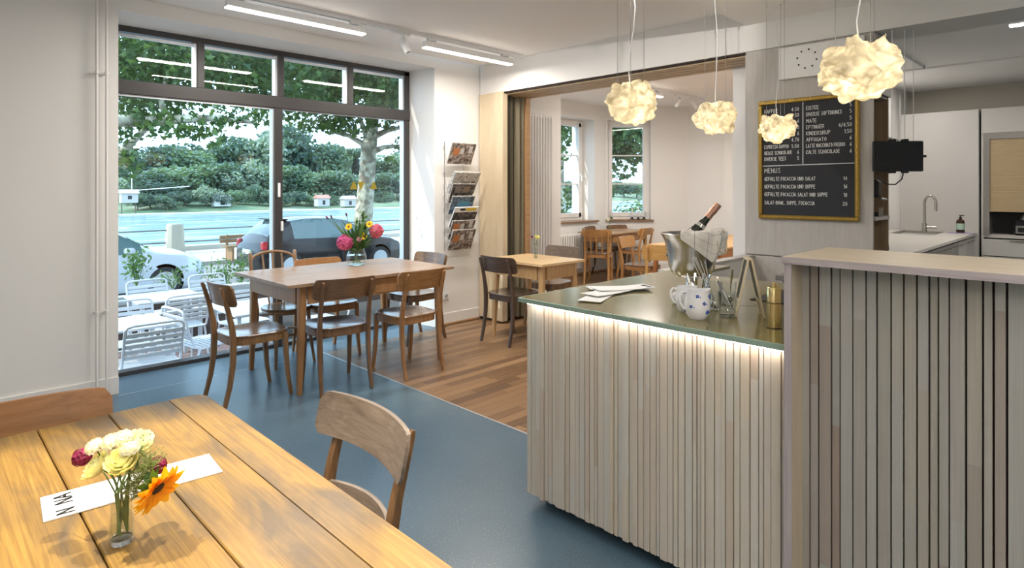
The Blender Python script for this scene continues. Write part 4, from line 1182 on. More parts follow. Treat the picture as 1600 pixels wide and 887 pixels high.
def bucket():
    x, y = 2.655, 1.452
    t = thing('ice_bucket', 'dented silver champagne bucket on a foot standing on the bar', 'bucket', (x, y, Z))
    MB().lathe([(0.0, 0.0), (0.072, 0.0), (0.078, 0.006), (0.074, 0.014), (0.040, 0.022), (0.026, 0.036), (0.024, 0.058), (0.034, 0.070), (0.0, 0.072)], 36).obj('foot', M['steel'], t)
    MB().lathe([(0.0, 0.070), (0.034, 0.070), (0.070, 0.080), (0.093, 0.098), (0.106, 0.125), (0.113, 0.17), (0.119, 0.215), (0.127, 0.25), (0.138, 0.272), (0.144, 0.280), (0.146, 0.284), (0.142, 0.287),
                (0.134, 0.280), (0.124, 0.255), (0.115, 0.21), (0.109, 0.165), (0.101, 0.125), (0.085, 0.10), (0.0, 0.09)], 48).obj('bowl', M['steel'], t)
    bl = Vector((x, y, Z + 0.17)) - RGT * 0.078 + FWD * 0.015
    b = thing('champagne_bottle', 'dark champagne bottle with pinkish foil leaning out of the silver bucket', 'bottle', tuple(bl))
    d = (RGT * 0.62 + Vector((0, 0, 0.74))).normalized()
    b.rotation_euler = d.to_track_quat('Z', 'Y').to_euler()
    MB().lathe([(0.0, -0.02), (0.036, -0.02), (0.040, -0.01), (0.041, 0.09), (0.038, 0.13), (0.028, 0.175), (0.019, 0.220), (0.0155, 0.26), (0.0155, 0.30), (0.0, 0.302)], 28).obj('glass', plain('bottle_green', (0.010, 0.014, 0.010), 0.08), b)
    MB().lathe([(0.0185, 0.245), (0.0172, 0.255), (0.0168, 0.275), (0.0185, 0.282), (0.0186, 0.300), (0.0172, 0.306), (0.0180, 0.318), (0.0165, 0.330), (0.0, 0.333)], 20).obj('foil', plain('pink_gold_foil', (0.48, 0.27, 0.20), 0.38, metal=0.6, bump=0.6, bscale=120), b)
    MB().lathe([(0.0265, 0.187), (0.0238, 0.198), (0.0222, 0.205)], 20).obj('neck_label', M['steel'], b)
    # checked cloth draped over the rim
    t = thing('checked_cloth', 'white tea towel with a thin dark check draped over the bucket rim', 'cloth', (x, y, Z + 0.285))
    m, nt, bs = new_mat('checked_linen')
    L = nt.links.new
    uv = nt.nodes.new('ShaderNodeUVMap'); br = nt.nodes.new('ShaderNodeTexBrick')
    br.offset = 0; br.inputs['Scale'].default_value = 1; br.inputs['Mortar Size'].default_value = 0.018; br.inputs['Mortar Smooth'].default_value = 0
    br.inputs['Brick Width'].default_value = 1; br.inputs['Row Height'].default_value = 1
    br.inputs['Color1'].default_value = (0.74, 0.71, 0.66, 1); br.inputs['Color2'].default_value = (0.74, 0.71, 0.66, 1); br.inputs['Mortar'].default_value = (0.22, 0.22, 0.24, 1)
    L(uv.outputs[0], br.inputs['Vector']); L(br.outputs[0], bs.inputs['Base Color']); bs.inputs['Roughness'].default_value = 0.95
    me = bpy.data.meshes.new('fabric')
    nx, ny = 30, 30
    vs, uvs = [], []
    # centre of the cloth lies on the rim towards the camera's right; u runs along the rim, v from the inside to the outside
    for j in range(ny + 1):
        for i in range(nx + 1):
            u, v = i / nx, j / ny
            ang = R_(lerp(190, 330, u))
            s = -0.06 + v * (0.095 + 0.09 * max(0, 1 - abs(u - 0.42) / 0.42) + 0.05 * u)
            fold = 0.006 * math.sin(u * 24 + 4 * v) + 0.004 * math.sin(u * 41)
            if s < 0:
                r = 0.142 + s * 1.2; z = 0.006 + 0.012 * math.sin(PI * (s + 0.06) / 0.12) + abs(fold)
            else:
                q = min(1, s / 0.03)
                r = 0.142 + 0.014 * math.sin(q * PI / 2) - max(0, s - 0.03) * 0.20 + fold + 0.004
                z = 0.018 - s * (0.3 + 0.7 * q)
            vs.append((r * math.cos(ang), r * math.sin(ang), z)); uvs.append((u * 6, v * 5))
    fs = [(j * (nx + 1) + i, j * (nx + 1) + i + 1, (j + 1) * (nx + 1) + i + 1, (j + 1) * (nx + 1) + i) for j in range(ny) for i in range(nx)]
    me.from_pydata(vs, [], fs)
    ul = me.uv_layers.new(name='UVMap')
    for lp in me.loops:
        ul.data[lp.index].uv = uvs[lp.vertex_index]
    me.shade_smooth(); me.materials.append(m)
    o = bpy.data.objects.new('fabric', me); COL.objects.link(o); o.parent = t
    md = o.modifiers.new('thick', 'SOLIDIFY'); md.thickness = 0.0025; md.offset = 1
    t = thing('twine_loop', 'pale cord looping from the cloth over the side of the silver bucket', 'cord', (x, y, Z + 0.24))
    a0 = R_(255)
    pts = []
    for i in range(25):
        q = i / 24
        a = a0 + 0.32 * math.sin(q * 2 * PI) + 0.30
        pts.append(((0.150 + 0.012 * math.sin(q * PI)) * math.cos(a), (0.150 + 0.012 * math.sin(q * PI)) * math.sin(a), 0.065 - 0.055 * (1 - math.cos(q * 2 * PI)) - 0.004 * math.sin(9 * q)))
    MB().tube(pts, 0.0028, 6).obj('cord', plain('jute_cord', (0.62, 0.56, 0.44), 0.9), t)
bucket()

def jug(label, x, y, s, rz, spout=True):
    t = thing('milk_jug', label, 'jug', (x, y, Z), R_(rz), 'blue flowered porcelain jugs')
    prof = [(0.0, 0.0), (0.030, 0.0), (0.033, 0.004), (0.042, 0.018), (0.047, 0.040), (0.047, 0.058), (0.043, 0.082), (0.040, 0.098), (0.0405, 0.108), (0.0385, 0.108), (0.037, 0.098), (0.040, 0.08), (0.043, 0.058), (0.043, 0.04), (0.036, 0.016), (0.0, 0.012)]
    m = MB(); n = 40
    m.lathe([(r * s, z * s) for r, z in prof], n)
    if spout:
        vs = []
        for (a, b2, c) in m.v:
            ang = math.atan2(b2, a)
            f = max(0, math.cos(ang)) ** 10 * max(0, (c / s - 0.075) / 0.033)
            vs.append((a * (1 + 0.26 * f), b2, c + 0.004 * f * s))
        m.v = vs
    m.obj('body', M['porcelain'], t)
    MB().tube([((-0.040) * s, 0, 0.098 * s), (-0.058 * s, 0, 0.100 * s), (-0.068 * s, 0, 0.085 * s), (-0.066 * s, 0, 0.060 * s), (-0.054 * s, 0, 0.040 * s), (-0.044 * s, 0, 0.034 * s)], 0.0046 * s, 10).obj('handle', M['porcelain'], t)
    # painted flowers, thin raised glaze on the wall
    def on_wall(ang, z):
        r = float(np.interp(z, [0.004, 0.018, 0.04, 0.058, 0.082, 0.098], [0.033, 0.042, 0.047, 0.047, 0.043, 0.040]))
        return Vector((r * math.cos(ang), r * math.sin(ang), z)) * s
    k = 0
    for ang, z, q in ((-0.55, 0.085, 1.1), (-1.9, 0.088, 0.9), (-1.0, 0.03, 1.1), (-1.35, 0.062, 0.9), (-2.4, 0.05, 0.8), (-0.1, 0.045, 0.9), (0.8, 0.07, 1.0), (2.0, 0.06, 1.0), (2.9, 0.03, 0.9)):
        m = MB()
        for p in range(4):
            a = ang + 0.10 * q * math.cos(p * 1.57 + k); zz = z + 0.0045 * q * math.sin(p * 1.57 + k)
            m.ball(on_wall(a, zz), 0.0042 * q * s, 8, 5, (1, 1, 0.8))
        m.ball(on_wall(ang + 0.24, z - 0.003), 0.0028 * q * s, 8, 5)
        m.obj('painted_flower', M['cobalt'], t)
        k += 1
    return t
jug('larger white porcelain jug with blue flowers, closest to the edge of the bar', 2.150, 1.152, 1.03, -42)
jug('smaller white porcelain jug with blue flowers, half hidden by the larger jug', 2.245, 1.252, 0.93, -48)

def tumbler(label, x, y, r=0.036, h=0.088, name='glass_tumbler'):
    t = thing(name, label, 'glass', (x, y, Z), 0, 'glass tumblers on the bar')
    m = MB().lathe([(0.0, 0.006), (r * 0.70, 0.006), (r * 0.93, h - 0.001), (r, h), (r * 0.74, 0.0), (0.0, 0.0)], 12)
    m.obj('wall', M['glassware'], t, angle=20)
    MB().lathe([(0.0, 0.0005), (r * 0.73, 0.0005), (r * 0.70, 0.0055), (0.0, 0.0055)], 12).obj('base', thin_glass('thick_glass', (0.78, 0.82, 0.80), 1.5, 3.0), t)
    return t
tumbler('faceted glass tumbler holding long spoons, in front of the other glasses', 2.262, 1.085, 0.040, 0.098)
tumbler('tall glass with a bundle of cutlery leaning in it beside the larger jug', 2.345, 1.185, 0.038, 0.118)
tumbler('glass tumbler standing behind the spoon glass, holding one upright spoon', 2.50, 1.20, 0.040, 0.10)
def spoon(label, base, tip, bowl=True, group='spoons standing in the glasses'):
    b, e = Vector(base), Vector(tip)
    t = thing('long_spoon', label, 'spoon', b, 0, group)
    t.rotation_euler = (e - b).to_track_quat('Z', 'Y').to_euler()
    L = (e - b).length
    MB().bar([(0, 0, 0.03), (0, 0, L * 0.55), (0, 0, L - 0.03), (0, 0, L)], [0.004, 0.005, 0.012, 0.009], [0.0025, 0.0025, 0.002, 0.002]).obj('handle', M['chrome'], t)
    MB().ball((0, 0, 0.016), 0.018, 10, 6, (0.75, 0.22, 1.0)).obj('bowl', M['chrome'], t)
for k in range(6):
    spoon('long steel spoon in the bundle leaning out of the tall glass by the larger jug', (2.345 + 0.012 * math.cos(k), 1.175 + 0.012 * math.sin(k * 2), Z + 0.009), (2.318 + 0.014 * math.cos(k * 1.9), 1.235 + 0.03 * math.sin(k * 1.3), Z + 0.20 + 0.008 * (k % 3)), group='spoon bundle')
for k in range(3):
    spoon('steel spoon lying slanted inside the faceted front tumbler', (2.262 + 0.008 * k, 1.07 - 0.004 * k, Z + 0.008), (2.262 + 0.012 * k, 1.128 + 0.006 * k, Z + 0.135 + 0.006 * k), group='spoons in the front tumbler')
spoon('single upright steel spoon in the glass behind the front tumbler', (2.50, 1.19, Z + 0.008), (2.475, 1.165, Z + 0.155))
def cup_of_spoons():
    t = thing('spoon_saucers', 'stack of white saucers behind the jugs on the bar', 'saucer', (2.42, 1.345, Z))
    for k in range(4):
        MB().lathe([(0.0, 0.002), (0.03, 0.002), (0.062, 0.012), (0.066, 0.013), (0.066, 0.0155), (0.03, 0.006), (0.0, 0.006)], 28, (0, 0, 0.007 * k)).obj('saucer', M['porcelain'], t)
    for k in range(9):
        a = 2 * PI * k / 9
        spoon('teaspoon fanned out in the dark holder below the bucket', (2.43 + 0.012 * math.cos(a), 1.30 + 0.012 * math.sin(a), Z + 0.006), (2.43 + 0.055 * math.cos(a), 1.30 + 0.055 * math.sin(a), Z + 0.125), group='teaspoons under the bucket')
    t = thing('spoon_holder', 'small glass of teaspoons hidden behind the jugs', 'holder', (2.43, 1.30, Z))
    MB().lathe([(0.0, 0.0), (0.028, 0.0), (0.032, 0.06), (0.029, 0.06), (0.026, 0.004), (0, 0.004)], 20).obj('wall', M['glassware'], t)
cup_of_spoons()

def a_frame():
    t = thing('table_sign', 'small wooden easel sign seen edge-on on the bar', 'sign', (2.35, 1.04, Z), R_(32))
    wd = wood('sign_wood', (0.50, 0.42, 0.28), (0.64, 0.56, 0.40), axis='z', rough=0.6)
    hh = 0.225
    for sy in (-1, 1):
        side = MB()
        for sx in (-1, 1):
            side.bar([(sx * 0.045, sy * 0.052, 0.0), (sx * 0.045, sy * 0.006, hh)], 0.009, 0.009)
        side.bar([(-0.045, sy * 0.0065, hh - 0.004), (0.045, sy * 0.0065, hh - 0.004)], 0.009, 0.009, side=(0, 1, 0)).bar([(-0.045, sy * 0.039, 0.062), (0.045, sy * 0.039, 0.062)], 0.009, 0.009, side=(0, 1, 0))
        side.obj('frame', wd, t, angle=20)
        b2 = MB()
        b2.add([(-0.041, sy * 0.0395, 0.065), (0.041, sy * 0.0395, 0.065), (0.041, sy * 0.008, hh - 0.006), (-0.041, sy * 0.008, hh - 0.006),
                (-0.041, sy * 0.0365, 0.065), (0.041, sy * 0.0365, 0.065), (0.041, sy * 0.005, hh - 0.006), (-0.041, sy * 0.005, hh - 0.006)],
               [(0, 1, 2, 3), (4, 7, 6, 5), (0, 4, 5, 1), (1, 5, 6, 2), (2, 6, 7, 3), (3, 7, 4, 0)])
        b2.obj('board', M['black'], t, angle=0)
    MB().tube([(0.03, -0.045, 0.045), (0.03, -0.02, 0.03), (0.03, 0.02, 0.03), (0.03, 0.045, 0.045)], 0.0008, 5).obj('stay_cord', M['wire'], t)
a_frame()
t = thing('brass_grinder', 'slim polished brass grinder standing against the tall plywood end panel', 'grinder', (2.205, 0.882, Z))
MB().lathe([(0.0, 0.0), (0.0245, 0.0), (0.0245, 0.088), (0.0, 0.088)], 32).obj('lower_body', M['brass'], t)
MB().lathe([(0.024, 0.088), (0.0255, 0.0885), (0.0255, 0.0905), (0.024, 0.091)], 32).obj('dark_ring', M['black'], t)
MB().lathe([(0.0265, -0.001), (0.0265, 0.002)], 32).obj('foot_ring', M['black'], t)
MB().lathe([(0.0245, 0.091), (0.0245, 0.143), (0.022, 0.146), (0.0, 0.146)], 32).obj('upper_body', M['brass'], t)
MB().lathe([(0.006, 0.146), (0.006, 0.154), (0.009, 0.155), (0.009, 0.160), (0.0, 0.162)], 16).lathe([(0.004, 0.146), (0.004, 0.157), (0.0, 0.158)], 12, (0.016, -0.008, 0)).obj('knob', M['brass'], t)
t = thing('sink_tray', 'black recessed tray in the worktop behind the grinder', 'tray', (2.85, 0.98, Z))
MB().box(-0.17, 0.17, -0.2, 0.2, 0.0, 0.004, ch=0.001).obj('tray', M['black'], t, angle=0)

# ------------------------------------------------------------------ leaflet on the plank table
def big_leaflet():
    t = thing('menu_folder', 'white NONA menu folder lying on the plank table under the bouquet', 'menu', (0.365, 1.592, 0.7705), R_(-4.5))
    MB().box(-0.17, 0.17, -0.062, 0.062, 0.0, 0.0035, ch=0.0005).obj('sheet', M['paper'], t, angle=0)
    mx = Matrix(((0, -1, 0, -0.118), (1, 0, 0, -0.052), (0, 0, 1, 0.0042), (0, 0, 0, 1)))
    x = 0.0
    for k, ch in enumerate('NONA'):
        m = MB()
        p, xe = text_strokes(ch, x, 0, 0.028, None, gap=0.26, wfac=1.25)
        ribbons(m, p, 0.0012 if ch == 'O' else 0.0058, mx)
        m.obj('letter', M['wire'] if ch == 'O' else M['ink'], t, angle=0)
        x = xe
    m = MB()
    for k in range(9):
        yy = -0.228 - 0.006 * k
        if k in (3,): continue
        ribbons(m, [[(0.03, yy), (0.03 + rnd.uniform(0.03, 0.06), yy)]], 0.0011, mx)
    m.obj('printed_lines', M['wire'], t, angle=0)
big_leaflet()

# ------------------------------------------------------------------ kitchen
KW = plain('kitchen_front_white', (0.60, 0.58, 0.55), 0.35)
KS = plain('satin_steel', (0.45, 0.44, 0.42), 0.35, metal=0.9)
t = thing('tall_cabinet', 'tall plain white kitchen cabinet behind the sink', 'cabinet', (8.75, 1.51, 0))
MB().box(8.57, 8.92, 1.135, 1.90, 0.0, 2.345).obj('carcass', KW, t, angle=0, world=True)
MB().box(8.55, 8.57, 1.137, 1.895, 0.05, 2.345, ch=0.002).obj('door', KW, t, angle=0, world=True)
struct(MB().box(8.60, 8.95, 1.905, 2.06, 0.0, 2.66).box(6.5, 8.95, 1.92, 2.06, 2.05, 2.66).obj('wall_kitchen_corner', W, angle=0))
t = thing('shutter_cabinet', 'white kitchen cabinet with a beige roller shutter over an appliance niche', 'cabinet', (8.75, 0.4, 0))
y0, y1 = -0.6, 1.115
MB().box(8.90, 8.95, y0, y1, 0.0, 2.345).box(8.57, 8.95, y1 - 0.02, y1, 0.0, 2.345).box(8.57, 8.95, y0, y0 + 0.02, 0, 2.345).obj('carcass', KW, t, angle=0, world=True)
MB().box(8.55, 8.95, y0, y1 - 0.004, 2.07, 2.345, ch=0.002).obj('upper_door', KW, t, angle=0, world=True)
MB().box(8.555, 8.90, y1 - 0.075, y1 - 0.02, 0.93, 2.07).box(8.555, 8.60, y0, y1 - 0.075, 2.0, 2.07).obj('niche_frame', KS, t, angle=0, world=True)
sh = MB().box(8.58, 8.592, y0 + 0.02, y1 - 0.075, 1.19, 2.0).obj('roller_shutter', plain('shutter_back', (0.30, 0.22, 0.12), 0.6), t, angle=0, world=True)
us = MB().box(-0.006, 0.006, y0 + 0.02, y1 - 0.075, -0.0085, 0.0085, ch=0.001).mesh('slat', wood('shutter_beech', (0.46, 0.34, 0.19), (0.55, 0.42, 0.25), axis='y', rough=0.5), 0)
for k in range(45):
    o = bpy.data.objects.new('slat', us); COL.objects.link(o); o.parent = sh
    o.location = (8.576 - 8.75, -0.4, 1.20 + 0.018 * k)
MB().box(8.575, 8.90, y0, y1 - 0.02, 0.90, 0.935).obj('niche_shelf', KW, t, angle=0, world=True)
MB().box(8.86, 8.90, y0, y1 - 0.02, 0.935, 1.9).obj('niche_back', M['black'], t, angle=0, world=True)
for z0, z1 in ((0.70, 0.885), (0.40, 0.69), (0.1, 0.39)):
    d = MB().box(8.55, 8.57, y0, y1 - 0.004, z0, z1, ch=0.002).obj('drawer', KW, t, angle=0, world=True)
    MB().box(8.535 - 8.75, 8.555 - 8.75, y0 + 0.2 - 0.4, y1 - 0.25 - 0.4, z1 - 0.012, z1 - 0.004).obj('handle', KS, d, angle=0)
t = thing('blender_base', 'black kitchen appliance with a silver control panel in the cabinet niche', 'appliance', (8.70, 0.72, 0.936))
MB().box(-0.10, 0.10, -0.13, 0.13, 0.0, 0.17, ch=0.03).obj('body', M['black'], t, angle=0)
MB().box(-0.108, -0.098, -0.10, 0.10, 0.02, 0.105, ch=0.004).obj('control_panel', KS, t, angle=0)
MB().box(-0.111, -0.107, -0.08, 0.08, 0.035, 0.085).obj('display', M['black'], t, angle=0)
MB().lathe([(0.0, 0.17), (0.085, 0.17), (0.075, 0.21), (0.07, 0.23), (0.0, 0.23)], 20).obj('collar', KS, t)

t = thing('sink_counter', 'kitchen counter with pale worktop and steel fronts along the back', 'counter', (7.0, 1.55, 0))
MB().box(5.53, 8.55, 1.20, 1.98, 0.1, 0.922).obj('carcass', KW, t, angle=0, world=True)
MB().box(5.50, 7.75, 1.15, 1.99, 0.922, 0.95, ch=0.002).box(8.45, 8.549, 1.15, 1.99, 0.922, 0.95).box(7.75, 8.45, 1.15, 1.42, 0.922, 0.95).box(7.75, 8.45, 1.84, 1.99, 0.922, 0.95).obj('worktop', plain('pale_stone_worktop', (0.68, 0.65, 0.60), 0.35), t, angle=0, world=True)
MB().box(7.75, 8.45, 1.42, 1.84, 0.78, 0.79).box(7.75, 7.76, 1.42, 1.84, 0.79, 0.951).box(8.44, 8.45, 1.42, 1.84, 0.79, 0.951).box(7.76, 8.44, 1.42, 1.43, 0.79, 0.951).box(7.76, 8.44, 1.83, 1.84, 0.79, 0.951).obj('sink_basin', KS, t, angle=0, world=True)
for k, (x0, x1, mt) in enumerate(((5.55, 6.40, KS), (6.41, 7.1, KS), (7.11, 7.65, KS), (7.66, 8.05, KW), (8.06, 8.52, KW))):
    d = MB().box(x0, x1, 1.178, 1.20, 0.60, 0.90, ch=0.002).obj('drawer', mt, t, angle=0, world=True)
    MB().box(x0 + 0.05 - 7.0, x1 - 0.05 - 7.0, 1.16 - 1.55, 1.18 - 1.55, 0.855, 0.868).obj('handle', KS, d, angle=0)
    MB().box(x0, x1, 1.178, 1.20, 0.12, 0.59, ch=0.002).obj('drawer', mt, t, angle=0, world=True)
t = thing('kitchen_faucet', 'tall curved chrome faucet at the kitchen sink', 'faucet', (8.28, 1.60, 0.95))
M['nickel'] = plain('brushed_nickel', (0.52, 0.50, 0.46), 0.25, metal=1.0)
MB().lathe([(0.0, 0.0), (0.026, 0.0), (0.026, 0.10), (0.0, 0.10)], 20).obj('base', M['nickel'], t)
MB().tube([(0, 0, 0.09), (0, 0, 0.33)] + [(0, -0.055 + 0.055 * math.cos(a), 0.33 + 0.085 * math.sin(a)) for a in [PI * i / 10 for i in range(1, 11)]] + [(0, -0.11, 0.24)], 0.0155, 12).obj('spout', M['nickel'], t)
MB().tube([(0.0, -0.02, 0.055), (0.0, -0.12, 0.055)], 0.017, 12).obj('lever', M['nickel'], t)
t = thing('soap_bottle', 'brown pump bottle with a pale green label by the kitchen sink', 'bottle', (8.33, 1.27, 0.955))
MB().lathe([(0.0, 0.0), (0.038, 0.0), (0.040, 0.004), (0.040, 0.12), (0.032, 0.142), (0.014, 0.152), (0.0, 0.152)], 24).obj('body', plain('amber_glass', (0.045, 0.018, 0.008), 0.15), t)
MB().lathe([(0.0403, 0.035), (0.0403, 0.105)], 24).obj('label_sticker', plain('mint_label', (0.40, 0.56, 0.45), 0.6), t)
MB().lathe([(0.014, 0.150), (0.015, 0.172), (0.006, 0.175), (0.006, 0.192), (0.0, 0.193)], 14).box(-0.008, 0.008, -0.035, 0.01, 0.188, 0.198).obj('pump', M['black'], t)
t = thing('sponge_cloth', 'lilac cloth lying under the brown soap bottle', 'cloth', (8.32, 1.27, 0.95))
MB().box(-0.09, 0.09, -0.12, 0.12, 0.0, 0.005, ch=0.002).obj('fabric', plain('lilac_cloth', (0.40, 0.34, 0.52), 0.9), t, angle=0)
t = thing('water_bottle', 'clear plastic bottle with a teal lid beside the price card', 'bottle', (5.70, 1.50, 0.95))
MB().lathe([(0.0, 0.0), (0.040, 0.0), (0.045, 0.08), (0.0, 0.08)], 20).obj('body', thin_glass('frosted_plastic', (0.8, 0.85, 0.85), 1.4, 2.5, 0.2), t)
MB().lathe([(0.0, 0.08), (0.048, 0.08), (0.048, 0.105), (0.018, 0.115), (0.014, 0.20), (0.0, 0.20)], 20).obj('lid', plain('teal_plastic', (0.03, 0.20, 0.20), 0.4), t)
t = thing('price_card', 'small black price card leaning on the kitchen worktop', 'card', (5.62, 1.37, 0.951), R_(-60))
MB().box(-0.045, 0.045, -0.003, 0.003, 0.0, 0.06).xf(Matrix.Rotation(-0.25, 4, 'X')).obj('card', M['black'], t, angle=0)
m = MB()
for k in range(3):
    m.box(-0.034, 0.030 - 0.01 * k, -0.0042, -0.0032, 0.012 + 0.015 * k, 0.016 + 0.015 * k)
m.xf(Matrix.Rotation(-0.25, 4, 'X')).obj('chalk_line', M['chalk'], t, angle=0)

# open shelf in the side of the pillar, with the coffee grinder
t = thing('side_shelf', 'open wooden shelf unit on the kitchen side of the pillar', 'shelf', (4.72, 1.14, 0))
sw = wood('shelf_oak', (0.20, 0.135, 0.075), (0.30, 0.21, 0.12), axis='z', rough=0.5)
MB().box(4.546, 4.905, 1.41, 1.43, 0.0, 2.48).obj('back_board', sw, t, angle=0, world=True)
MB().box(4.885, 4.905, 1.16, 1.41, 0.0, 2.48).obj('side_board', sw, t, angle=0, world=True)
for zz, yy in ((1.235, 1.15), (2.075, 1.165)):
    MB().box(4.546, 4.885, yy, 1.41, zz, zz + 0.025).obj('board', M['birch_grey'], t, angle=0, world=True)
MB().box(4.546, 4.905, 1.145, 1.16, 2.09, 2.48, ch=0.002).obj('door', M['birch_grey'], t, angle=0, world=True)
t = thing('coffee_grinder', 'black coffee grinder on the open shelf beside the pillar', 'grinder', (4.66, 1.20, 1.26))
MB().box(-0.055, 0.055, -0.05, 0.05, 0.0, 0.03, ch=0.006).box(-0.05, 0.05, 0.0, 0.055, 0.03, 0.24, ch=0.01).box(-0.055, 0.055, -0.05, 0.055, 0.13, 0.25, ch=0.015).obj('body', M['black'], t, angle=0)
MB().box(-0.04, 0.04, -0.056, -0.05, 0.006, 0.06).obj('tray', KS, t, angle=0)
MB().tube([(0.05, -0.04, 0.12), (0.10, -0.06, 0.115)], 0.008, 8).obj('handle', KS, t)

# hanging screen
c = at(1403, 244, 3.98)
t = thing('hanging_tablet', 'black tablet hanging from thin wires above the counter', 'tablet', tuple(c), YAW - PI / 2 + R_(-4))
w2_, h2_ = 0.160, 0.100
MB().box(-w2_, w2_, -0.006, 0.010, -h2_, h2_, ch=0.006).obj('case', M['black'], t, angle=0)
MB().box(-w2_ + 0.012, w2_ - 0.012, -0.0072, -0.0055, -h2_ + 0.012, h2_ - 0.012).obj('screen', plain('screen_glass', (0.008, 0.009, 0.012), 0.05), t, angle=0)
for xx in (-0.035, 0.045):
    for sz in (-1, 1):
        MB().box(xx - 0.018, xx + 0.018, -0.014, 0.018, sz * h2_ - 0.012, sz * h2_ + 0.012, ch=0.003).obj('clamp', M['black'], t, angle=0)
MB().box(w2_ - 0.002, w2_ + 0.018, -0.004, 0.006, -0.008, 0.008).obj('plug', M['black'], t, angle=0)
for xx in (-0.035, 0.045, 0.10):
    MB().tube([(xx, 0.004, h2_), (xx, 0.004, 2.49 - c.z)], 0.0022, 5).obj('wire', M['white_metal'], t)
MB().tube([(0.04, 0.01, -h2_ - 0.01), (0.03, 0.01, -h2_ - 0.05), (-0.01, 0.01, -h2_ - 0.085), (-0.06, 0.01, -h2_ - 0.085), (-0.10, 0.02, -h2_ - 0.055), (-0.125, 0.03, -h2_ - 0.025), (-0.135, 0.04, -h2_ - 0.045), (-0.145, 0.05, -h2_ - 0.08)], 0.0042, 8).obj('cable', M['black'], t)
t = thing('ceiling_rail', 'thin white rail with black end on the kitchen ceiling above the tablet', 'rail', (6.15, 1.39, 2.66))
MB().box(-0.95, 0.95, -0.018, 0.018, -0.028, 0.0).xf(Matrix.Rotation(0.0, 4, 'Z')).obj('rail', M['white_metal'], t, angle=0)
MB().box(0.93, 0.955, -0.02, 0.02, -0.03, 0.0).obj('end_cap', M['black'], t, angle=0)
struct(MB().box(7.2, 7.215, -3.5, 1.95, 2.645, 2.661).obj('trim_8', M['trim'], angle=0))
t = thing('linear_lamp', 'lit light bar on the kitchen ceiling at the edge of the view', 'lamp', (5.54, -0.16, 2.66))
MB().box(-0.03, 0.03, -0.9, 0.72, -0.055, 0.0).obj('housing', M['white_metal'], t, angle=0)
MB().box(-0.031, 0.031, -0.9, 0.72, -0.063, -0.055).obj('diffuser', M['led'], t, angle=0)
# candle holders on the bay sill
for k, u in enumerate((0.47, 0.58, 0.68)):
    p = DG @ Vector((u, 0.02, 0.90))
    t = thing('candle_holder', ('iron candle holder with a white candle on the bay sill, nearest the low radiator', 'iron candle holder with a white candle on the bay sill, the middle of three', 'iron candle holder with a white candle on the bay sill, nearest the far wall')[k], 'candle', tuple(p), 0, 'candle holders on the sill')
    MB().lathe([(0.0, 0.0), (0.045, 0.0), (0.05, 0.008), (0.02, 0.014), (0.016, 0.035), (0.018, 0.045), (0.0, 0.045)], 18).obj('holder', M['black'], t)
    MB().lathe([(0.011, 0.04), (0.0105, 0.20), (0.0, 0.205)], 12).obj('candle', M['porcelain'], t)
# ------------------------------------------------------------------ flowers
def frame_to(p, n):
    return Matrix.Translation(p) @ Vector(n).normalized().to_track_quat('Z', 'Y').to_matrix().to_4x4()
def petal(m, mx, L, W, lift=0.3, curl=0.6, cup=0.25, tip=0.0, ny=5, nx=2):
    """petal along +x of the frame, rising by lift (rad) and bending by curl"""
    vs = []; x = z = 0.0
    a = lift
    for j in range(ny + 1):
        t = j / ny
        w = W * (math.sin(PI * min(1, 0.16 + 0.80 * t ** 0.85)) ** 0.75) * (1 - tip * t * t)
        for i in range(-nx, nx + 1):
            u = i / nx
            vs.append((x - math.sin(a) * cup * w * u * u * 0.5, u * w / 2, z + math.cos(a) * cup * w * u * u))
        a2 = lift + curl * t
        x += L / ny * math.cos(a2); z += L / ny * math.sin(a2); a = a2
    k = 2 * nx + 1
    fs = [(j * k + i, j * k + i + 1, (j + 1) * k + i + 1, (j + 1) * k + i) for j in range(ny) for i in range(2 * nx)]
    m.add(vs, fs, mx)
def petal_mat(name, c, tr=0.35, c2=None):
    return leafy(name, c, c2 or [min(1, q * 1.15) for q in c], tr)
M['cream'] = petal_mat('cream_petal', (0.78, 0.74, 0.36), 0.25, (0.84, 0.82, 0.55))
M['white_petal'] = petal_mat('white_petal', (0.82, 0.80, 0.74), 0.25)
M['crimson'] = petal_mat('crimson_petal', (0.20, 0.012, 0.05), 0.15, (0.36, 0.03, 0.10))
M['orange'] = petal_mat('sunflower_petal', (0.80, 0.36, 0.02), 0.35, (0.86, 0.48, 0.03))
M['yellow'] = petal_mat('yellow_petal', (0.80, 0.56, 0.03), 0.25)
M['magenta'] = petal_mat('hydrangea_petal', (0.48, 0.05, 0.20), 0.2, (0.70, 0.16, 0.34))
M['rose_red'] = petal_mat('hydrangea_red_petal', (0.50, 0.07, 0.14), 0.2, (0.72, 0.20, 0.26))
M['pink'] = petal_mat('pale_pink_petal', (0.66, 0.45, 0.56), 0.25)
M['leaf'] = leafy('bouquet_leaf', (0.055, 0.13, 0.03), (0.13, 0.24, 0.06), 0.35)
M['leaf_dark'] = leafy('dark_bouquet_leaf', (0.02, 0.065, 0.03), (0.06, 0.13, 0.04), 0.3)
M['disc'] = plain('flower_disc', (0.05, 0.025, 0.012), 0.9, bump=0.5, bscale=300)
M['eye'] = plain('flower_eye', (0.18, 0.09, 0.01), 0.9)

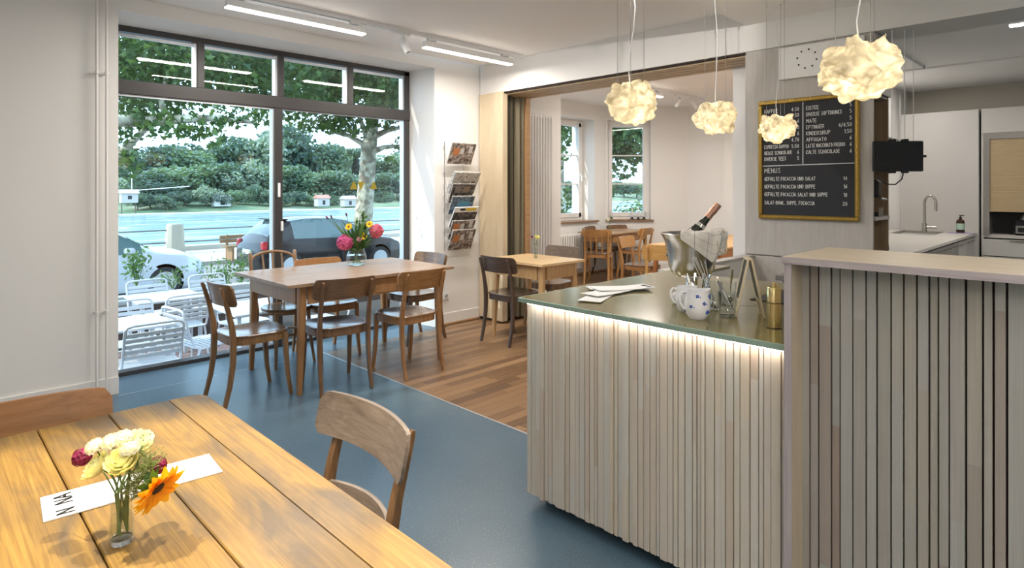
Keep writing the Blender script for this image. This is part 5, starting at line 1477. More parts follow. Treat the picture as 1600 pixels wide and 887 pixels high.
def stem_to(t, base, p, n, r=0.002, mt=None, neck=0.03):
    b, p = Vector(base), Vector(p)
    c = p - Vector(n).normalized() * neck
    pts = [b, b.lerp(c, 0.35), b.lerp(c, 0.7) + Vector((0, 0, 0.01)), c, p]
    q = []
    for i in range(len(pts) - 1):
        for k in range(3):
            q.append(pts[i].lerp(pts[i + 1], k / 3))
    q.append(pts[-1])
    sm = [q[0]] + [(q[i - 1] + q[i] * 2 + q[i + 1]) / 4 for i in range(1, len(q) - 1)] + [q[-1]]
    MB().tube(sm, r, 7).obj('stem', mt or M['stem'], t, world=True)
def flower(name, label, cat, base, p, n, group=None):
    t = thing(name, label, cat, tuple(base), 0, group)
    return t
def rose_head(t, p, n, r, mt, seed=1, layers=6):
    q = random.Random(seed)
    mx = frame_to(p, n)
    m = MB()
    for l in range(layers):
        f = l / (layers - 1)
        cnt = 3 + l * 2
        for k in range(cnt):
            a = 2 * PI * k / cnt + l * 0.7 + q.uniform(-0.15, 0.15)
            lift = lerp(1.50, 0.42, f) + q.uniform(-0.06, 0.06)
            petal(m, mx @ Matrix.Rotation(a, 4, 'Z') @ Matrix.Translation((r * 0.07 * l, 0, -r * 0.10 * l)), r * lerp(0.62, 1.18, f), r * lerp(0.55, 0.95, f), lift, lerp(0.75, 1.0, f), 0.22)
    m.obj('petals', mt, t, angle=180, world=True)
def daisy_head(t, p, n, r, mt, cnt=14, disc=0.3, seed=1, lift=0.15, wf=0.30, eye=None):
    q = random.Random(seed)
    mx = frame_to(p, n)
    m = MB()
    for l in range(2):
        for k in range(cnt):
            a = 2 * PI * (k + 0.5 * l) / cnt + q.uniform(-0.08, 0.08)
            petal(m, mx @ Matrix.Rotation(a, 4, 'Z') @ Matrix.Translation((r * disc * 0.7, 0, -0.05 * r * l)), r * (1 - disc * 0.6) * q.uniform(0.88, 1.06), r * wf * q.uniform(0.9, 1.1), lift + q.uniform(-0.12, 0.15), q.uniform(-0.7, 0.1), 0.2, tip=0.3)
    m.obj('petals', mt, t, angle=180, world=True)
    MB().ball((0, 0, 0), r * disc, 14, 8, (1, 1, 0.45)).xf(mx).obj('disc', eye or M['disc'], t, world=True)
def floret_ball(t, p, n, r, mt, cnt=60, fr=0.26, seed=1, dome=False, name='florets'):
    q = random.Random(seed)
    mx = frame_to(p, n)
    m = MB()
    for k in range(cnt):
        zz = 1 - (2 if not dome else 1.1) * (k + 0.5) / cnt
        a = k * 2.39996
        rr = math.sqrt(max(0, 1 - zz * zz))
        d = Vector((rr * math.cos(a), rr * math.sin(a), zz)) 
        c = d * r * q.uniform(0.86, 1.04)
        if dome: c.z *= 0.6
        fm = mx @ frame_to(c, d) @ Matrix.Rotation(q.random() * 6, 4, 'Z')
        for s in range(5 if dome else 4):
            petal(m, fm @ Matrix.Rotation(2 * PI * s / (5 if dome else 4), 4, 'Z'), r * fr, r * fr * 0.9, 0.25, -0.3, 0.1, ny=2, nx=1)
    m.obj(name, mt, t, angle=180, world=True)
def leaf_on(t, p, d, L, W, mt, up=(0, 0, 1), curl=-0.5, name='leaf', lift=0.2, tip=0.85):
    d = Vector(d).normalized(); u = Vector(up)
    s = u.cross(d).normalized(); u2 = d.cross(s)
    mx = Matrix((( d.x, s.x, u2.x, p[0]), (d.y, s.y, u2.y, p[1]), (d.z, s.z, u2.z, p[2]), (0, 0, 0, 1)))
    m = MB(); petal(m, mx, L, W, lift, curl, -0.15, tip=tip, ny=6)
    m.obj(name, mt, t, angle=180, world=True)

def glass_vase(label, x, y, z, prof_out, wall=0.002, water=0.6, base_th=0.012):
    t = thing('glass_vase', label, 'vase', (x, y, z))
    inner = [(max(0.0, r - wall), zz) for r, zz in reversed(prof_out) if zz >= base_th]
    inner.append((0.0, base_th))
    MB().lathe([(0.0, 0.0)] + prof_out + inner, 36).obj('wall', M['glassware'], t)
    r0 = prof_out[0][0]
    MB().lathe([(0.0, 0.001), (r0 * 0.92, 0.001), (r0 * 0.95, base_th * 0.9), (0.0, base_th * 0.8)], 28).obj('base', M['thick'], t)
    top = prof_out[-1][1] * water
    wp = [(max(0, r - wall - 0.0006), zz) for r, zz in prof_out if base_th < zz < top]
    if wp:
        rt = float(np.interp(top, [q[1] for q in prof_out], [q[0] for q in prof_out])) - wall - 0.0006
        MB().lathe([(0.0, base_th + 0.0005), (wp[0][0], base_th + 0.0005)] + wp + [(rt, top), (0.0, top)], 30).obj('water', M['water'], t)
    return t
thick = bpy.data.materials.new('thick_clear_glass'); thick.use_nodes = True
tb = thick.node_tree.nodes['Principled BSDF']
tb.inputs['Transmission Weight'].default_value = 1.0; tb.inputs['Roughness'].default_value = 0.02; tb.inputs['Base Color'].default_value = (0.90, 0.94, 1.0, 1)
M['thick'] = thick

# --- bouquet on the plank table
TZ = 0.7702
vx, vy = 0.287, 1.352
D0 = (Vector((vx, vy, 0)) - Vector((0, 0, 0))).dot(FWD)
glass_vase('small clear glass vase of mixed flowers on the plank table', vx, vy, TZ, [(0.0195, 0.0), (0.0215, 0.004), (0.021, 0.02), (0.0195, 0.045), (0.0185, 0.066), (0.0188, 0.078), (0.0225, 0.086), (0.0245, 0.094), (0.0252, 0.104)], water=0.55)
def vb(k):
    return (vx + 0.009 * math.cos(k * 2.1), vy + 0.009 * math.sin(k * 2.1), TZ + 0.018)
def fp(px, py, dd=0.0):
    return at(px, py, D0 + dd)
def rel(lat, dep, up):
    return (RGT * lat + FWD * dep + Vector((0, 0, up))).normalized()
def fl(k, name, label, px, py, dd, n, group=None, neck=0.03, r=0.0021, mt=None):
    p = fp(px, py, dd); b = vb(k)
    t = flower(name, label, 'flower', b, p, n, group)
    # enters through the mouth of the vase
    mouth = Vector((vx, vy, TZ + 0.098)) + Vector((0.011 * math.cos(k * 1.9), 0.011 * math.sin(k * 1.9), 0))
    MB().tube([Vector(b), Vector(b).lerp(mouth, 0.5), mouth], r, 7).obj('stem', mt or M['stem'], t, world=True)
    c = p - Vector(n) * neck
    MB().tube([mouth, mouth.lerp(c, 0.5) + Vector((0, 0, 0.004)), c, c.lerp(p, 0.6)], r, 7).obj('upper_stem', mt or M['stem'], t, world=True)
    return t, p
t, p = fl(0, 'cream_rose', 'plump cream-yellow rose in front of the bouquet on the plank table', 192, 720, -0.025, rel(-0.05, -0.55, 0.75)); rose_head(t, p, rel(-0.05, -0.55, 0.75), 0.0275, M['cream'], 1)
t, p = fl(1, 'cream_rose', 'cream-yellow rose leaning out on the vase side away from the sunflower', 152, 728, 0.0, rel(-0.6, -0.35, 0.65)); rose_head(t, p, rel(-0.6, -0.35, 0.65), 0.026, M['cream'], 2)
t, p = fl(2, 'cream_rose', 'pale open rose at the top back of the bouquet on the plank table', 215, 690, 0.05, rel(0.25, -0.2, 0.9)); rose_head(t, p, rel(0.25, -0.2, 0.9), 0.027, M['white_petal'], 3)
for k, (px, py, dd, lab) in enumerate(((148, 698, 0.0, 'white flower cluster beside the dark red bloom of the table bouquet'), (173, 690, 0.0, 'white flower cluster above the cream roses of the table bouquet'), (192, 684, 0.01, 'white flower cluster at the top middle of the table bouquet'), (203, 699, -0.02, 'low white flower cluster tucked behind the plump cream rose'))):
    n = rel(-0.2 + 0.1 * k, -0.35, 0.85)
    t, p = fl(3 + k, 'white_phlox', lab, px, py, dd, n, r=0.0014); floret_ball(t, p, n, 0.0150, M['white_petal'], 26, 0.52, k, dome=True)
for k, (px, py, dd, lab) in enumerate(((128, 714, 0.03, 'dark red scabious bloom beside the white flowers of the table bouquet'), (246, 727, 0.03, 'dark red scabious bloom above the sunflower'))):
    n = rel(-0.7 if k == 0 else 0.75, -0.3, 0.5)
    t, p = fl(8 + k, 'red_scabious', lab, px, py, dd, n, r=0.0014); floret_ball(t, p, n, 0.0155, M['crimson'], 60, 0.42, 11 + k)
n = rel(0.72, -0.25, -0.42)
t, p = fl(10, 'sunflower', 'orange-yellow sunflower drooping over the side of the small vase', 246, 762, -0.01, n, neck=0.035, r=0.0030); daisy_head(t, p, n, 0.050, M['orange'], 14, 0.28, 4, 0.25, 0.46)
for k, (a, b2, c) in enumerate(((-0.5, 0.1, 0.5), (-0.55, -0.4, -0.3), (0.1, -0.3, 0.75), (-0.1, 0.5, 0.5), (-0.3, -0.6, 0.2))):
    leaf_on(t, p - Vector(n) * 0.010, rel(a, b2, c), 0.042, 0.022, M['leaf'], up=-Vector(n), name='green_sepal', curl=-0.6)
def filler(k, label, px, py, dd, n, cnt, seed, mt, tall):
    q = random.Random(seed)
    t, p = fl(k, 'green_filler', label, px, py, dd, n, r=0.0012)
    m = MB()
    for i in range(cnt):
        s = q.uniform(-tall, 0.01)
        c = p + Vector(n) * s
        d = rel(q.uniform(-1, 1), q.uniform(-1, 1), q.uniform(0.1, 1))
        e = c + d * q.uniform(0.012, 0.032)
        m.tube([c, e], 0.0004, 3)
        m.ball(e, q.uniform(0.0009, 0.0018), 5, 3)
    m.obj('seed_sprays', mt, t, world=True)
M['dill'] = plain('dill_green', (0.17, 0.25, 0.05), 0.7)
M['dill2'] = plain('dry_green', (0.26, 0.27, 0.10), 0.7)
filler(12, 'feathery green sprig rising behind the plump cream rose', 218, 702, 0.0, rel(0.15, 0, 1), 90, 3, M['dill'], 0.085)
filler(13, 'olive seed spray between the rose and the dark red scabious', 232, 716, 0.02, rel(0.4, 0, 1), 110, 4, M['dill2'], 0.08)
filler(14, 'lower green spray hanging beside the vase mouth', 219, 745, -0.01, rel(0.3, 0, 0.8), 90, 5, M['dill2'], 0.05)
filler(15, 'small leafy green spray just under the dark red scabious', 236, 727, 0.0, rel(0.5, 0, 0.7), 90, 6, M['dill'], 0.04)

# --- bouquet on the window table
VX, VY, VZ = 2.743, 4.678, 0.7855
D1 = Vector((VX, VY, 0)).dot(FWD)
glass_vase('rounded clear glass vase holding a colourful bouquet on the window table', VX, VY, VZ, [(0.055, 0.0), (0.074, 0.012), (0.084, 0.04), (0.086, 0.065), (0.080, 0.095), (0.070, 0.118), (0.066, 0.132), (0.070, 0.142)], wall=0.003, water=0.62, base_th=0.008)
def wfl(k, name, label, px, py, dd, n, group=None, r=0.003):
    p = at(px, py, D1 + dd)
    b = Vector((VX - 0.035 * math.cos(k * 2.4), VY - 0.035 * math.sin(k * 2.4), VZ + 0.02))
    t = thing(name, label, 'flower', tuple(b), 0, group)
    mouth = Vector((VX, VY, VZ + 0.13)) + Vector((0.04 * math.cos(k * 2.4), 0.04 * math.sin(k * 2.4), 0))
    c = p - Vector(n) * 0.03
    MB().tube([b, b.lerp(mouth, 0.5), mouth, mouth.lerp(c, 0.5) + Vector((0, 0, 0.015)), c, p], r, 6).obj('stem', M['stem'], t, world=True)
    return t, p
n = rel(-0.45, -0.75, 0.3)
t, p = wfl(0, 'pink_hydrangea', 'magenta hydrangea head drooping at the vase mouth on the window table', 539, 379, -0.05, n); floret_ball(t, p, n, 0.066, M['magenta'], 90, 0.30, 21)
n = rel(0.75, -0.5, 0.3)
t, p = wfl(1, 'pink_hydrangea', 'red-pink hydrangea head standing out high from the window bouquet', 588, 361, 0.0, n); floret_ball(t, p, n, 0.058, M['rose_red'], 80, 0.30, 22)
for k, (px, py, lab) in enumerate(((545, 354, 'yellow daisy-like flower above the magenta hydrangea'), (577, 350, 'yellow flower high in the bouquet next to the red-pink hydrangea'), (563, 366, 'yellow flower low in the middle of the window bouquet'), (568, 369, 'half hidden yellow flower under the middle of the window bouquet'))):
    n = rel(-0.2 + 0.15 * k, -0.8, 0.5)
    t, p = wfl(2 + k, 'yellow_daisy', lab, px, py, -0.03, n, r=0.002); daisy_head(t, p, n, 0.034, M['yellow'], 11, 0.3, k, wf=0.36, eye=M['eye'])
for k, (px, py, lab) in enumerate(((513, 342, 'dark red bud stretching far out of the window bouquet'), (519, 341, 'small dark red bud beside the far-reaching one'), (542, 338, 'dark red bud pointing up at the top of the window bouquet'))):
    n = rel(-0.5 + 0.2 * k, -0.3, 0.7)
    t, p = wfl(7 + k, 'red_lily_bud', lab, px, py, 0.0, n, r=0.002)
    m = MB()
    for s in range(6):
        petal(m, frame_to(p, n) @ Matrix.Rotation(s * PI / 3, 4, 'Z'), 0.035, 0.013, 1.2, 0.3, 0.2, tip=0.6)
    m.obj('petals', M['crimson'], t, angle=180, world=True)
n = rel(0.0, -0.9, 0.3)
t, p = wfl(10, 'pink_rosebud', 'pale pink rosebud in the middle of the window bouquet', 562, 374, -0.06, n); rose_head(t, p, n, 0.024, M['pink'], 8, 4)
for k, (px, py, c) in enumerate(((567, 336, 0.0), (557, 347, 0.02), (571, 344, -0.02))):
    n = rel(0.1, 0, 1)
    t, p = wfl(11 + k, 'green_spike', ('tall green flower spike at the very top of the window bouquet', 'green flower spike with pale buds left of the topmost spike', 'green flower spike with buds behind the high yellow flower')[k], px, py, c, n, r=0.002)
    m = MB(); q = random.Random(k)
    for i in range(40):
        s = q.uniform(-0.14, 0.03)
        petal(m, frame_to(p + Vector(n) * s, n) @ Matrix.Rotation(q.random() * 6.3, 4, 'Z'), 0.030, 0.016, q.uniform(0.2, 0.8), 0.3, 0.1, ny=3, nx=1)
    m.obj('leaves', M['leaf'], t, angle=180, world=True)
g = thing('leaf_sprays', 'long dark green leaves fanning out of the window bouquet', 'leaves', (VX, VY, VZ + 0.13))
q = random.Random(17)
for k, (px, py, L, W) in enumerate(((532, 362, 0.20, 0.035), (525, 355, 0.26, 0.03), (537, 352, 0.20, 0.03), (550, 384, 0.10, 0.06), (545, 392, 0.11, 0.06), (579, 384, 0.13, 0.045), (582, 376, 0.13, 0.04), (576, 372, 0.14, 0.04), (556, 362, 0.16, 0.05), (566, 357, 0.17, 0.05), (571, 362, 0.16, 0.045), (550, 366, 0.14, 0.045), (560, 378, 0.10, 0.05), (569, 380, 0.10, 0.05), (553, 372, 0.12, 0.05), (540, 365, 0.17, 0.035), (548, 357, 0.2, 0.04), (562, 350, 0.2, 0.05), (573, 355, 0.2, 0.045), (583, 368, 0.2, 0.04), (544, 373, 0.16, 0.05), (558, 368, 0.16, 0.06), (566, 366, 0.16, 0.06), (574, 378, 0.14, 0.05), (555, 356, 0.2, 0.045), (535, 358, 0.2, 0.03), (579, 360, 0.2, 0.035), (570, 348, 0.2, 0.04))):
    e = at(px, py, D1 + q.uniform(-0.08, 0.08))
    b = Vector((VX, VY, VZ + 0.13)) + RGT * q.uniform(-0.03, 0.03)
    d = e - b
    leaf_on(g, b + d * 0.15, d, d.length * 1.05 + 0.02, W, M['leaf_dark'] if k % 3 else M['leaf'], up=(0.2 - FWD.x * 0.6, -FWD.y * 0.6, 0.8), curl=-0.45, lift=0.25)
# --- single stems on the small tables
def bud_vase(x, y, z, lab, kind):
    t = glass_vase('slim glass bud vase on ' + lab, x, y, z, [(0.017, 0.0), (0.020, 0.01), (0.018, 0.05), (0.011, 0.085), (0.012, 0.10)], wall=0.0015, water=0.5, base_th=0.006)
    for k, (dx, zz, mt, r, nm, l2) in enumerate(((0.012, 0.20, M['cream'], 0.030, 'cream_rose', 'single pale rose in the bud vase on '), (-0.035, 0.205, M['crimson'], 0.014, 'dark_bloom', 'small dark bloom beside the pale rose on '))):
        if kind == 2 and k == 0: mt = M['white_petal']; r = 0.022; zz = 0.165; dx = -0.02
        if kind == 2 and k == 1: mt = M['leaf']; r = 0.026; zz = 0.20; dx = 0.03; nm = 'green_spray'; l2 = 'green spray beside the white bloom on '
        b = Vector((x, y, z + 0.012)); p = b + RGT * dx + Vector((0, 0, zz - 0.012)); n = rel(dx * 8, -0.5, 0.8)
        t = thing(nm, l2 + lab, 'flower', tuple(b))
        MB().tube([b, b.lerp(p, 0.5) - RGT * dx * 0.3, p], 0.0016, 6).obj('stem', M['stem'], t, world=True)
        rose_head(t, p, n, r, mt, k + 3, 4)
        leaf_on(t, b.lerp(p, 0.6), rel(0.6, -0.4, 0.4), 0.05, 0.02, M['leaf'])
bud_vase(4.36, 4.06, 0.7655, 'the small cafe table', 1)
bud_vase(8.27, 6.02, 0.7505, 'the honey table of the bay', 2)
# ------------------------------------------------------------------ outdoors
nrng = np.random.default_rng(5)
def leaf_cloud(name, centers, size, mt, shape='lobed', seed=1, droop=0.5, parent=None):
    """many separate leaves in one mesh"""
    rg = np.random.default_rng(seed)
    n = len(centers)
    if shape == 'lobed':
        ang = np.radians([-90, -38, -12, 12, 40, 68, 90, 112, 140, 168, 192, 218])
        rad = np.array([0.10, 0.62, 0.48, 0.98, 0.58, 0.55, 1.1, 0.55, 0.58, 0.98, 0.48, 0.62])
    else:
        ang = np.radians([-90, -30, 30, 90, 150, 210]); rad = np.array([1.0, 0.55, 0.6, 1.0, 0.6, 0.55])
    k = len(ang)
    loc = np.stack([rad * np.cos(ang), rad * np.sin(ang), np.zeros(k)], 1) * 0.5
    nor = rg.normal(size=(n, 3)); nor[:, 2] += droop; nor /= np.linalg.norm(nor, axis=1)[:, None]
    u = np.cross(nor, rg.normal(size=(n, 3))); u /= np.linalg.norm(u, axis=1)[:, None]
    v = np.cross(nor, u)
    s = size * rg.uniform(0.65, 1.2, n)
    bend = (loc[:, 0] ** 2 * 0.8)[None, :, None] * -nor[:, None, :]
    P = centers[:, None, :] + s[:, None, None] * (loc[None, :, 0, None] * u[:, None, :] + loc[None, :, 1, None] * v[:, None, :] + bend)
    V = P.reshape(-1, 3)
    me = bpy.data.meshes.new(name)
    idx = np.arange(n)[:, None] * k
    if shape == 'lobed':
        tri = np.array([[0, 1, 11], [1, 2, 11], [2, 3, 4], [2, 4, 5], [5, 6, 7], [8, 9, 10], [7, 8, 10], [2, 5, 7], [2, 7, 10], [2, 10, 11]])
    else:
        tri = np.array([[0, 1, 5], [1, 2, 4], [1, 4, 5], [2, 3, 4]])
    F = (idx[:, None, :] + tri[None]).reshape(-1, 3)
    me.vertices.add(len(V)); me.vertices.foreach_set('co', V.astype(np.float32).ravel())
    me.loops.add(F.size); me.loops.foreach_set('vertex_index', F.astype(np.int32).ravel())
    me.polygons.add(len(F)); me.polygons.foreach_set('loop_start', (np.arange(len(F)) * 3).astype(np.int32))
    me.update(calc_edges=True); me.validate()
    me.materials.append(mt)
    o = bpy.data.objects.new(name, me); COL.objects.link(o)
    if parent is not None: o.parent = parent
    o['kind'] = 'stuff'
    return o
def blobs(spec, n, seed, fill=0.55):
    """points in ellipsoids (centre, radii), denser to the outside; relative coordinates"""
    rg = np.random.default_rng(seed)
    vol = np.array([np.prod(s[1]) ** 0.8 for s in spec]); vol = vol / vol.sum()
    out = []
    for (c, r), f in zip(spec, vol):
        m = max(1, int(n * f))
        d = rg.normal(size=(m, 3)); d /= np.linalg.norm(d, axis=1)[:, None]
        q = rg.random(m) ** (1 / 3) * (1 - fill) + fill * rg.random(m) ** 0.3
        out.append(np.array(c) + d * q[:, None] * np.array(r))
    return np.concatenate(out)

# ground, street, quay, river, far bank
M['paver_red'] = plain('clinker_paver', (0.145, 0.085, 0.075), 0.8, var=0.35, bscale=14)
ter = struct(MB().box(-6, 16, 5.54, 8.25, -0.75, -0.462).obj('ground_terrace', plain('paver_joint', (0.10, 0.085, 0.08), 0.9), angle=0))
up = MB().box(-0.1185, 0.1185, -0.0585, 0.0585, -0.03, 0.012, ch=0.004).mesh('paver', wood('clinker', (0.14, 0.085, 0.075), (0.22, 0.145, 0.13), axis='x', rand=0.3, rough=0.8), 0)
cnt = 0; rest = MB()
for j in range(23):
    for i in range(-12, 26):
        x = 0.24 * i + (0.12 if j % 2 else 0); y = 5.61 + 0.12 * j
        if y > 8.2: continue
        if 0.95 < x < 3.3 and y < 8.2 and cnt < 290 and x < 1.2 + (y - 5.5) * 0.8 + 1.2:
            o = bpy.data.objects.new('paver', up); COL.objects.link(o); o.parent = ter; o.location = (x, y, -0.462 + 0.003 * rnd.random()); cnt += 1
        else:
            rest.box(x - 0.1185, x + 0.1185, y - 0.0585, y + 0.0585, -0.49, -0.451)
stuff(rest.obj('outer_pavers', M['paver_red'], ter, angle=0))
M['asphalt'] = plain('asphalt', (0.30, 0.29, 0.28), 0.9, var=0.15, bscale=3)
struct(MB().box(-80, 140, 8.25, 22.2, -1.2, -0.75).obj('street', M['asphalt'], angle=0))
struct(MB().box(-80, 140, 18.6, 22.3, -1.2, -0.66).obj('pavement', plain('light_pavement', (0.52, 0.48, 0.42), 0.9, var=0.1, bscale=2), angle=0))
struct(MB().box(-80, 140, 18.45, 18.6, -1.2, -0.64).box(-80, 140, 22.3, 22.8, -6, -0.5).obj('kerb', plain('kerb_stone', (0.46, 0.43, 0.38), 0.9), angle=0))
def water_mat():
    m, nt, b = new_mat('river_water')
    L = nt.links.new
    b.inputs['Base Color'].default_value = (0.10, 0.19, 0.20, 1); b.inputs['Roughness'].default_value = 0.22
    tc = nt.nodes.new('ShaderNodeTexCoord'); mp = nt.nodes.new('ShaderNodeMapping'); mp.inputs['Scale'].default_value = (0.25, 0.9, 1)
    n = nt.nodes.new('ShaderNodeTexNoise'); n.inputs['Scale'].default_value = 0.55; n.inputs['Detail'].default_value = 6
    L(tc.outputs['Object'], mp.inputs['Vector']); L(mp.outputs[0], n.inputs['Vector'])
    bp = nt.nodes.new('ShaderNodeBump'); bp.inputs['Strength'].default_value = 1.0; bp.inputs['Distance'].default_value = 1.6
    fo = ramp(nt, [(0.48, (0.10, 0.19, 0.20)), (0.60, (0.24, 0.33, 0.34)), (0.72, (0.62, 0.66, 0.66))])  # pale streaks put sun sparkle, along with foam, into the water colour
    L(n.outputs['Fac'], fo.inputs[0]); L(fo.outputs[0], b.inputs['Base Color'])
    L(n.outputs['Fac'], bp.inputs['Height']); L(bp.outputs[0], b.inputs['Normal'])
    return m
struct(MB().box(-300, 600, 22.8, 175, -6.5, -4.5).obj('river', water_mat(), angle=0))
def bank():
    m = MB(); xs = list(range(-120, 420, 12)); prof = [(150, -5.2), (156, -4.3), (163, -3.4), (174, -2.0), (188, -0.5), (205, 1.0), (230, 3.0), (270, 6.0)]
    vs = [(x, y + 4 * math.sin(x * 0.05) + (6 if x < 60 else 10) * 0, z + (0.6 * math.sin(x * 0.11 + i) if 1 < i else 0)) for x in xs for i, (y, z) in enumerate(prof)]
    k = len(prof)
    fs = [(i * k + j, (i + 1) * k + j, (i + 1) * k + j + 1, i * k + j + 1) for i in range(len(xs) - 1) for j in range(k - 1)]
    m.add(vs, fs)
    mt, nt, b = new_mat('bank_grass')
    n = nt.nodes.new('ShaderNodeTexNoise'); n.inputs['Scale'].default_value = 0.12; n.inputs['Detail'].default_value = 6
    tc = nt.nodes.new('ShaderNodeTexCoord'); nt.links.new(tc.outputs['Object'], n.inputs['Vector'])
    r = ramp(nt, [(0.35, (0.10, 0.17, 0.09)), (0.55, (0.20, 0.25, 0.15)), (0.70, (0.42, 0.40, 0.34))])
    nt.links.new(n.outputs['Fac'], r.inputs[0]); nt.links.new(r.outputs[0], b.inputs['Base Color']); b.inputs['Roughness'].default_value = 0.95
    return struct(m.obj('far_bank', mt, angle=180))
bank()
struct(MB().box(-120, 420, 148.5, 153, -5.5, -4.1).obj('shore', plain('shore_gravel', (0.55, 0.53, 0.48), 0.95, var=0.2, bscale=0.4), angle=0))

# far trees, every one its own object (leaf masses share a few meshes)
FT = [leafy('far_leaf_hazed_%d' % k, a, b2, 0.3) for k, (a, b2) in enumerate((((0.07, 0.12, 0.10), (0.15, 0.22, 0.17)), ((0.055, 0.095, 0.09), (0.11, 0.165, 0.145)), ((0.13, 0.20, 0.14), (0.22, 0.30, 0.21)), ((0.20, 0.26, 0.22), (0.31, 0.37, 0.31))))]  # distance haze is mixed into these paler, bluer leaf colours
bark = plain('bark', (0.16, 0.125, 0.095), 0.9, bump=0.5, bscale=8)
FM = []
for k in range(6):
    rg = random.Random(40 + k)
    spec = [((rg.uniform(-.4, .4), rg.uniform(-.4, .4), rg.uniform(.45, 1.15)), (rg.uniform(.3, .5), rg.uniform(.3, .5), rg.uniform(.22, .38))) for _ in range(9)]
    if k == 4: spec = [((0, 0, 0.25 + 0.16 * i), (0.34 - 0.05 * i, 0.34 - 0.05 * i, 0.13)) for i in range(6)]            # conifer
    if k == 5: spec = [((rg.uniform(-.75, .75), rg.uniform(-.4, .4), rg.uniform(.95, 1.2)), (.45, .45, .10)) for _ in range(7)]  # flat topped pine
    pts = blobs(spec, 1500, 60 + k, 0.7)
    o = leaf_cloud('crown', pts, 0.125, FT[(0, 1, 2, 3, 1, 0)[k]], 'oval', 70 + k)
    FM.append(o.data); bpy.data.objects.remove(o)
tm = MB().tube([(0, 0, -0.1), (0.01, 0, 0.35), (-0.01, 0.01, 0.8), (0, 0, 1.1)], [0.035, 0.028, 0.02, 0.01], 7).mesh('trunk', bark)
LAB = ['broad green tree among the hazy trees of the far river bank', 'dark green tree among the hazy trees of the far river bank', 'light green leafy tree among the trees of the far river bank', 'greyish willow-like tree at the water of the far river bank', 'dark conifer rising on the slope of the far river bank', 'flat-topped pine on the slope of the far river bank']
def far_tree(px, base_y, top_py, Y, k, wide=1.0):
    r = (px - 800) / 945.75
    q = FWD + RGT * r
    d = Y / q.y
    p = Vector(EYE) + q * d
    ztop = 1.45 + (294.25 - top_py) / 945.75 * d
    prof = [(150, -5.2), (156, -4.3), (163, -3.4), (174, -2.0), (188, -0.5), (205, 1.0), (230, 3.0), (270, 6.0)]
    zb = float(np.interp(Y, [a for a, _ in prof], [b2 for _, b2 in prof]))
    hgt = max(3.0, ztop - zb)
    t = thing('far_tree', LAB[k], 'tree', (p.x, p.y, zb - 0.2), rnd.random() * 6, ('far trees %s' % ('broad', 'dark', 'light', 'willows', 'conifers', 'pines')[k]))
    s = hgt / (1.45 if k < 4 else 1.25)
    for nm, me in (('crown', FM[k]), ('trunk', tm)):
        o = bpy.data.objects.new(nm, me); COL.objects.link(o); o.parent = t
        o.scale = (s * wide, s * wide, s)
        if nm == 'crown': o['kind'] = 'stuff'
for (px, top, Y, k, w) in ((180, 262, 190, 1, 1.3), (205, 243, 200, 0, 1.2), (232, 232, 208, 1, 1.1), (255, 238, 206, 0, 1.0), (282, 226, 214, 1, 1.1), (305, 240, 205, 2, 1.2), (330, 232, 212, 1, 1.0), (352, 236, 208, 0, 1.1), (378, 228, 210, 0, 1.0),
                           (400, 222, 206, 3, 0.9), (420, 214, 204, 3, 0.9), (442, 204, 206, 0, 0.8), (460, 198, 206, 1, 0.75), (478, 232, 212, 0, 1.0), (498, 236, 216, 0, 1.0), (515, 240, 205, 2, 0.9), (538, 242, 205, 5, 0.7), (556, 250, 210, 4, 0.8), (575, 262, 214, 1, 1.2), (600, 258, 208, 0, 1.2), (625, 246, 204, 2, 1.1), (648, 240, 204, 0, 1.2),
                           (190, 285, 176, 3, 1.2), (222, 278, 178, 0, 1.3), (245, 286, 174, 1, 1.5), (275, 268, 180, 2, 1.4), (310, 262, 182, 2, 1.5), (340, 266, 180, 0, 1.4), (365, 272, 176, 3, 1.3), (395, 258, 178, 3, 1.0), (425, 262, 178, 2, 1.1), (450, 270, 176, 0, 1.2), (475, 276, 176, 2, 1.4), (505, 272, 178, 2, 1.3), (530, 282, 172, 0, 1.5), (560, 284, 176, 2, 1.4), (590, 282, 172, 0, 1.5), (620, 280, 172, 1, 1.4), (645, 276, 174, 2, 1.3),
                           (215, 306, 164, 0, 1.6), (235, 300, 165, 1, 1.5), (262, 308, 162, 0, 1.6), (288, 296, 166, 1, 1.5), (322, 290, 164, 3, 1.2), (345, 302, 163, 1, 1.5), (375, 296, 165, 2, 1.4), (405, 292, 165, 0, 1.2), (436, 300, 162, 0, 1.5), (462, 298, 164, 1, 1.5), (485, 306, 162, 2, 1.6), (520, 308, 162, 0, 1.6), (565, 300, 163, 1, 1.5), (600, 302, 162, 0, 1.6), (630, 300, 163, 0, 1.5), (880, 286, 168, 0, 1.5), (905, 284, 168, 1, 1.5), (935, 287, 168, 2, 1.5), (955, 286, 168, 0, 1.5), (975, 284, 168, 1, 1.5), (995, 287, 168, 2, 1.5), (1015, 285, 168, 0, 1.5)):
    far_tree(px, 0, top - (14 if Y > 170 else 4), Y, k, w * 1.1)
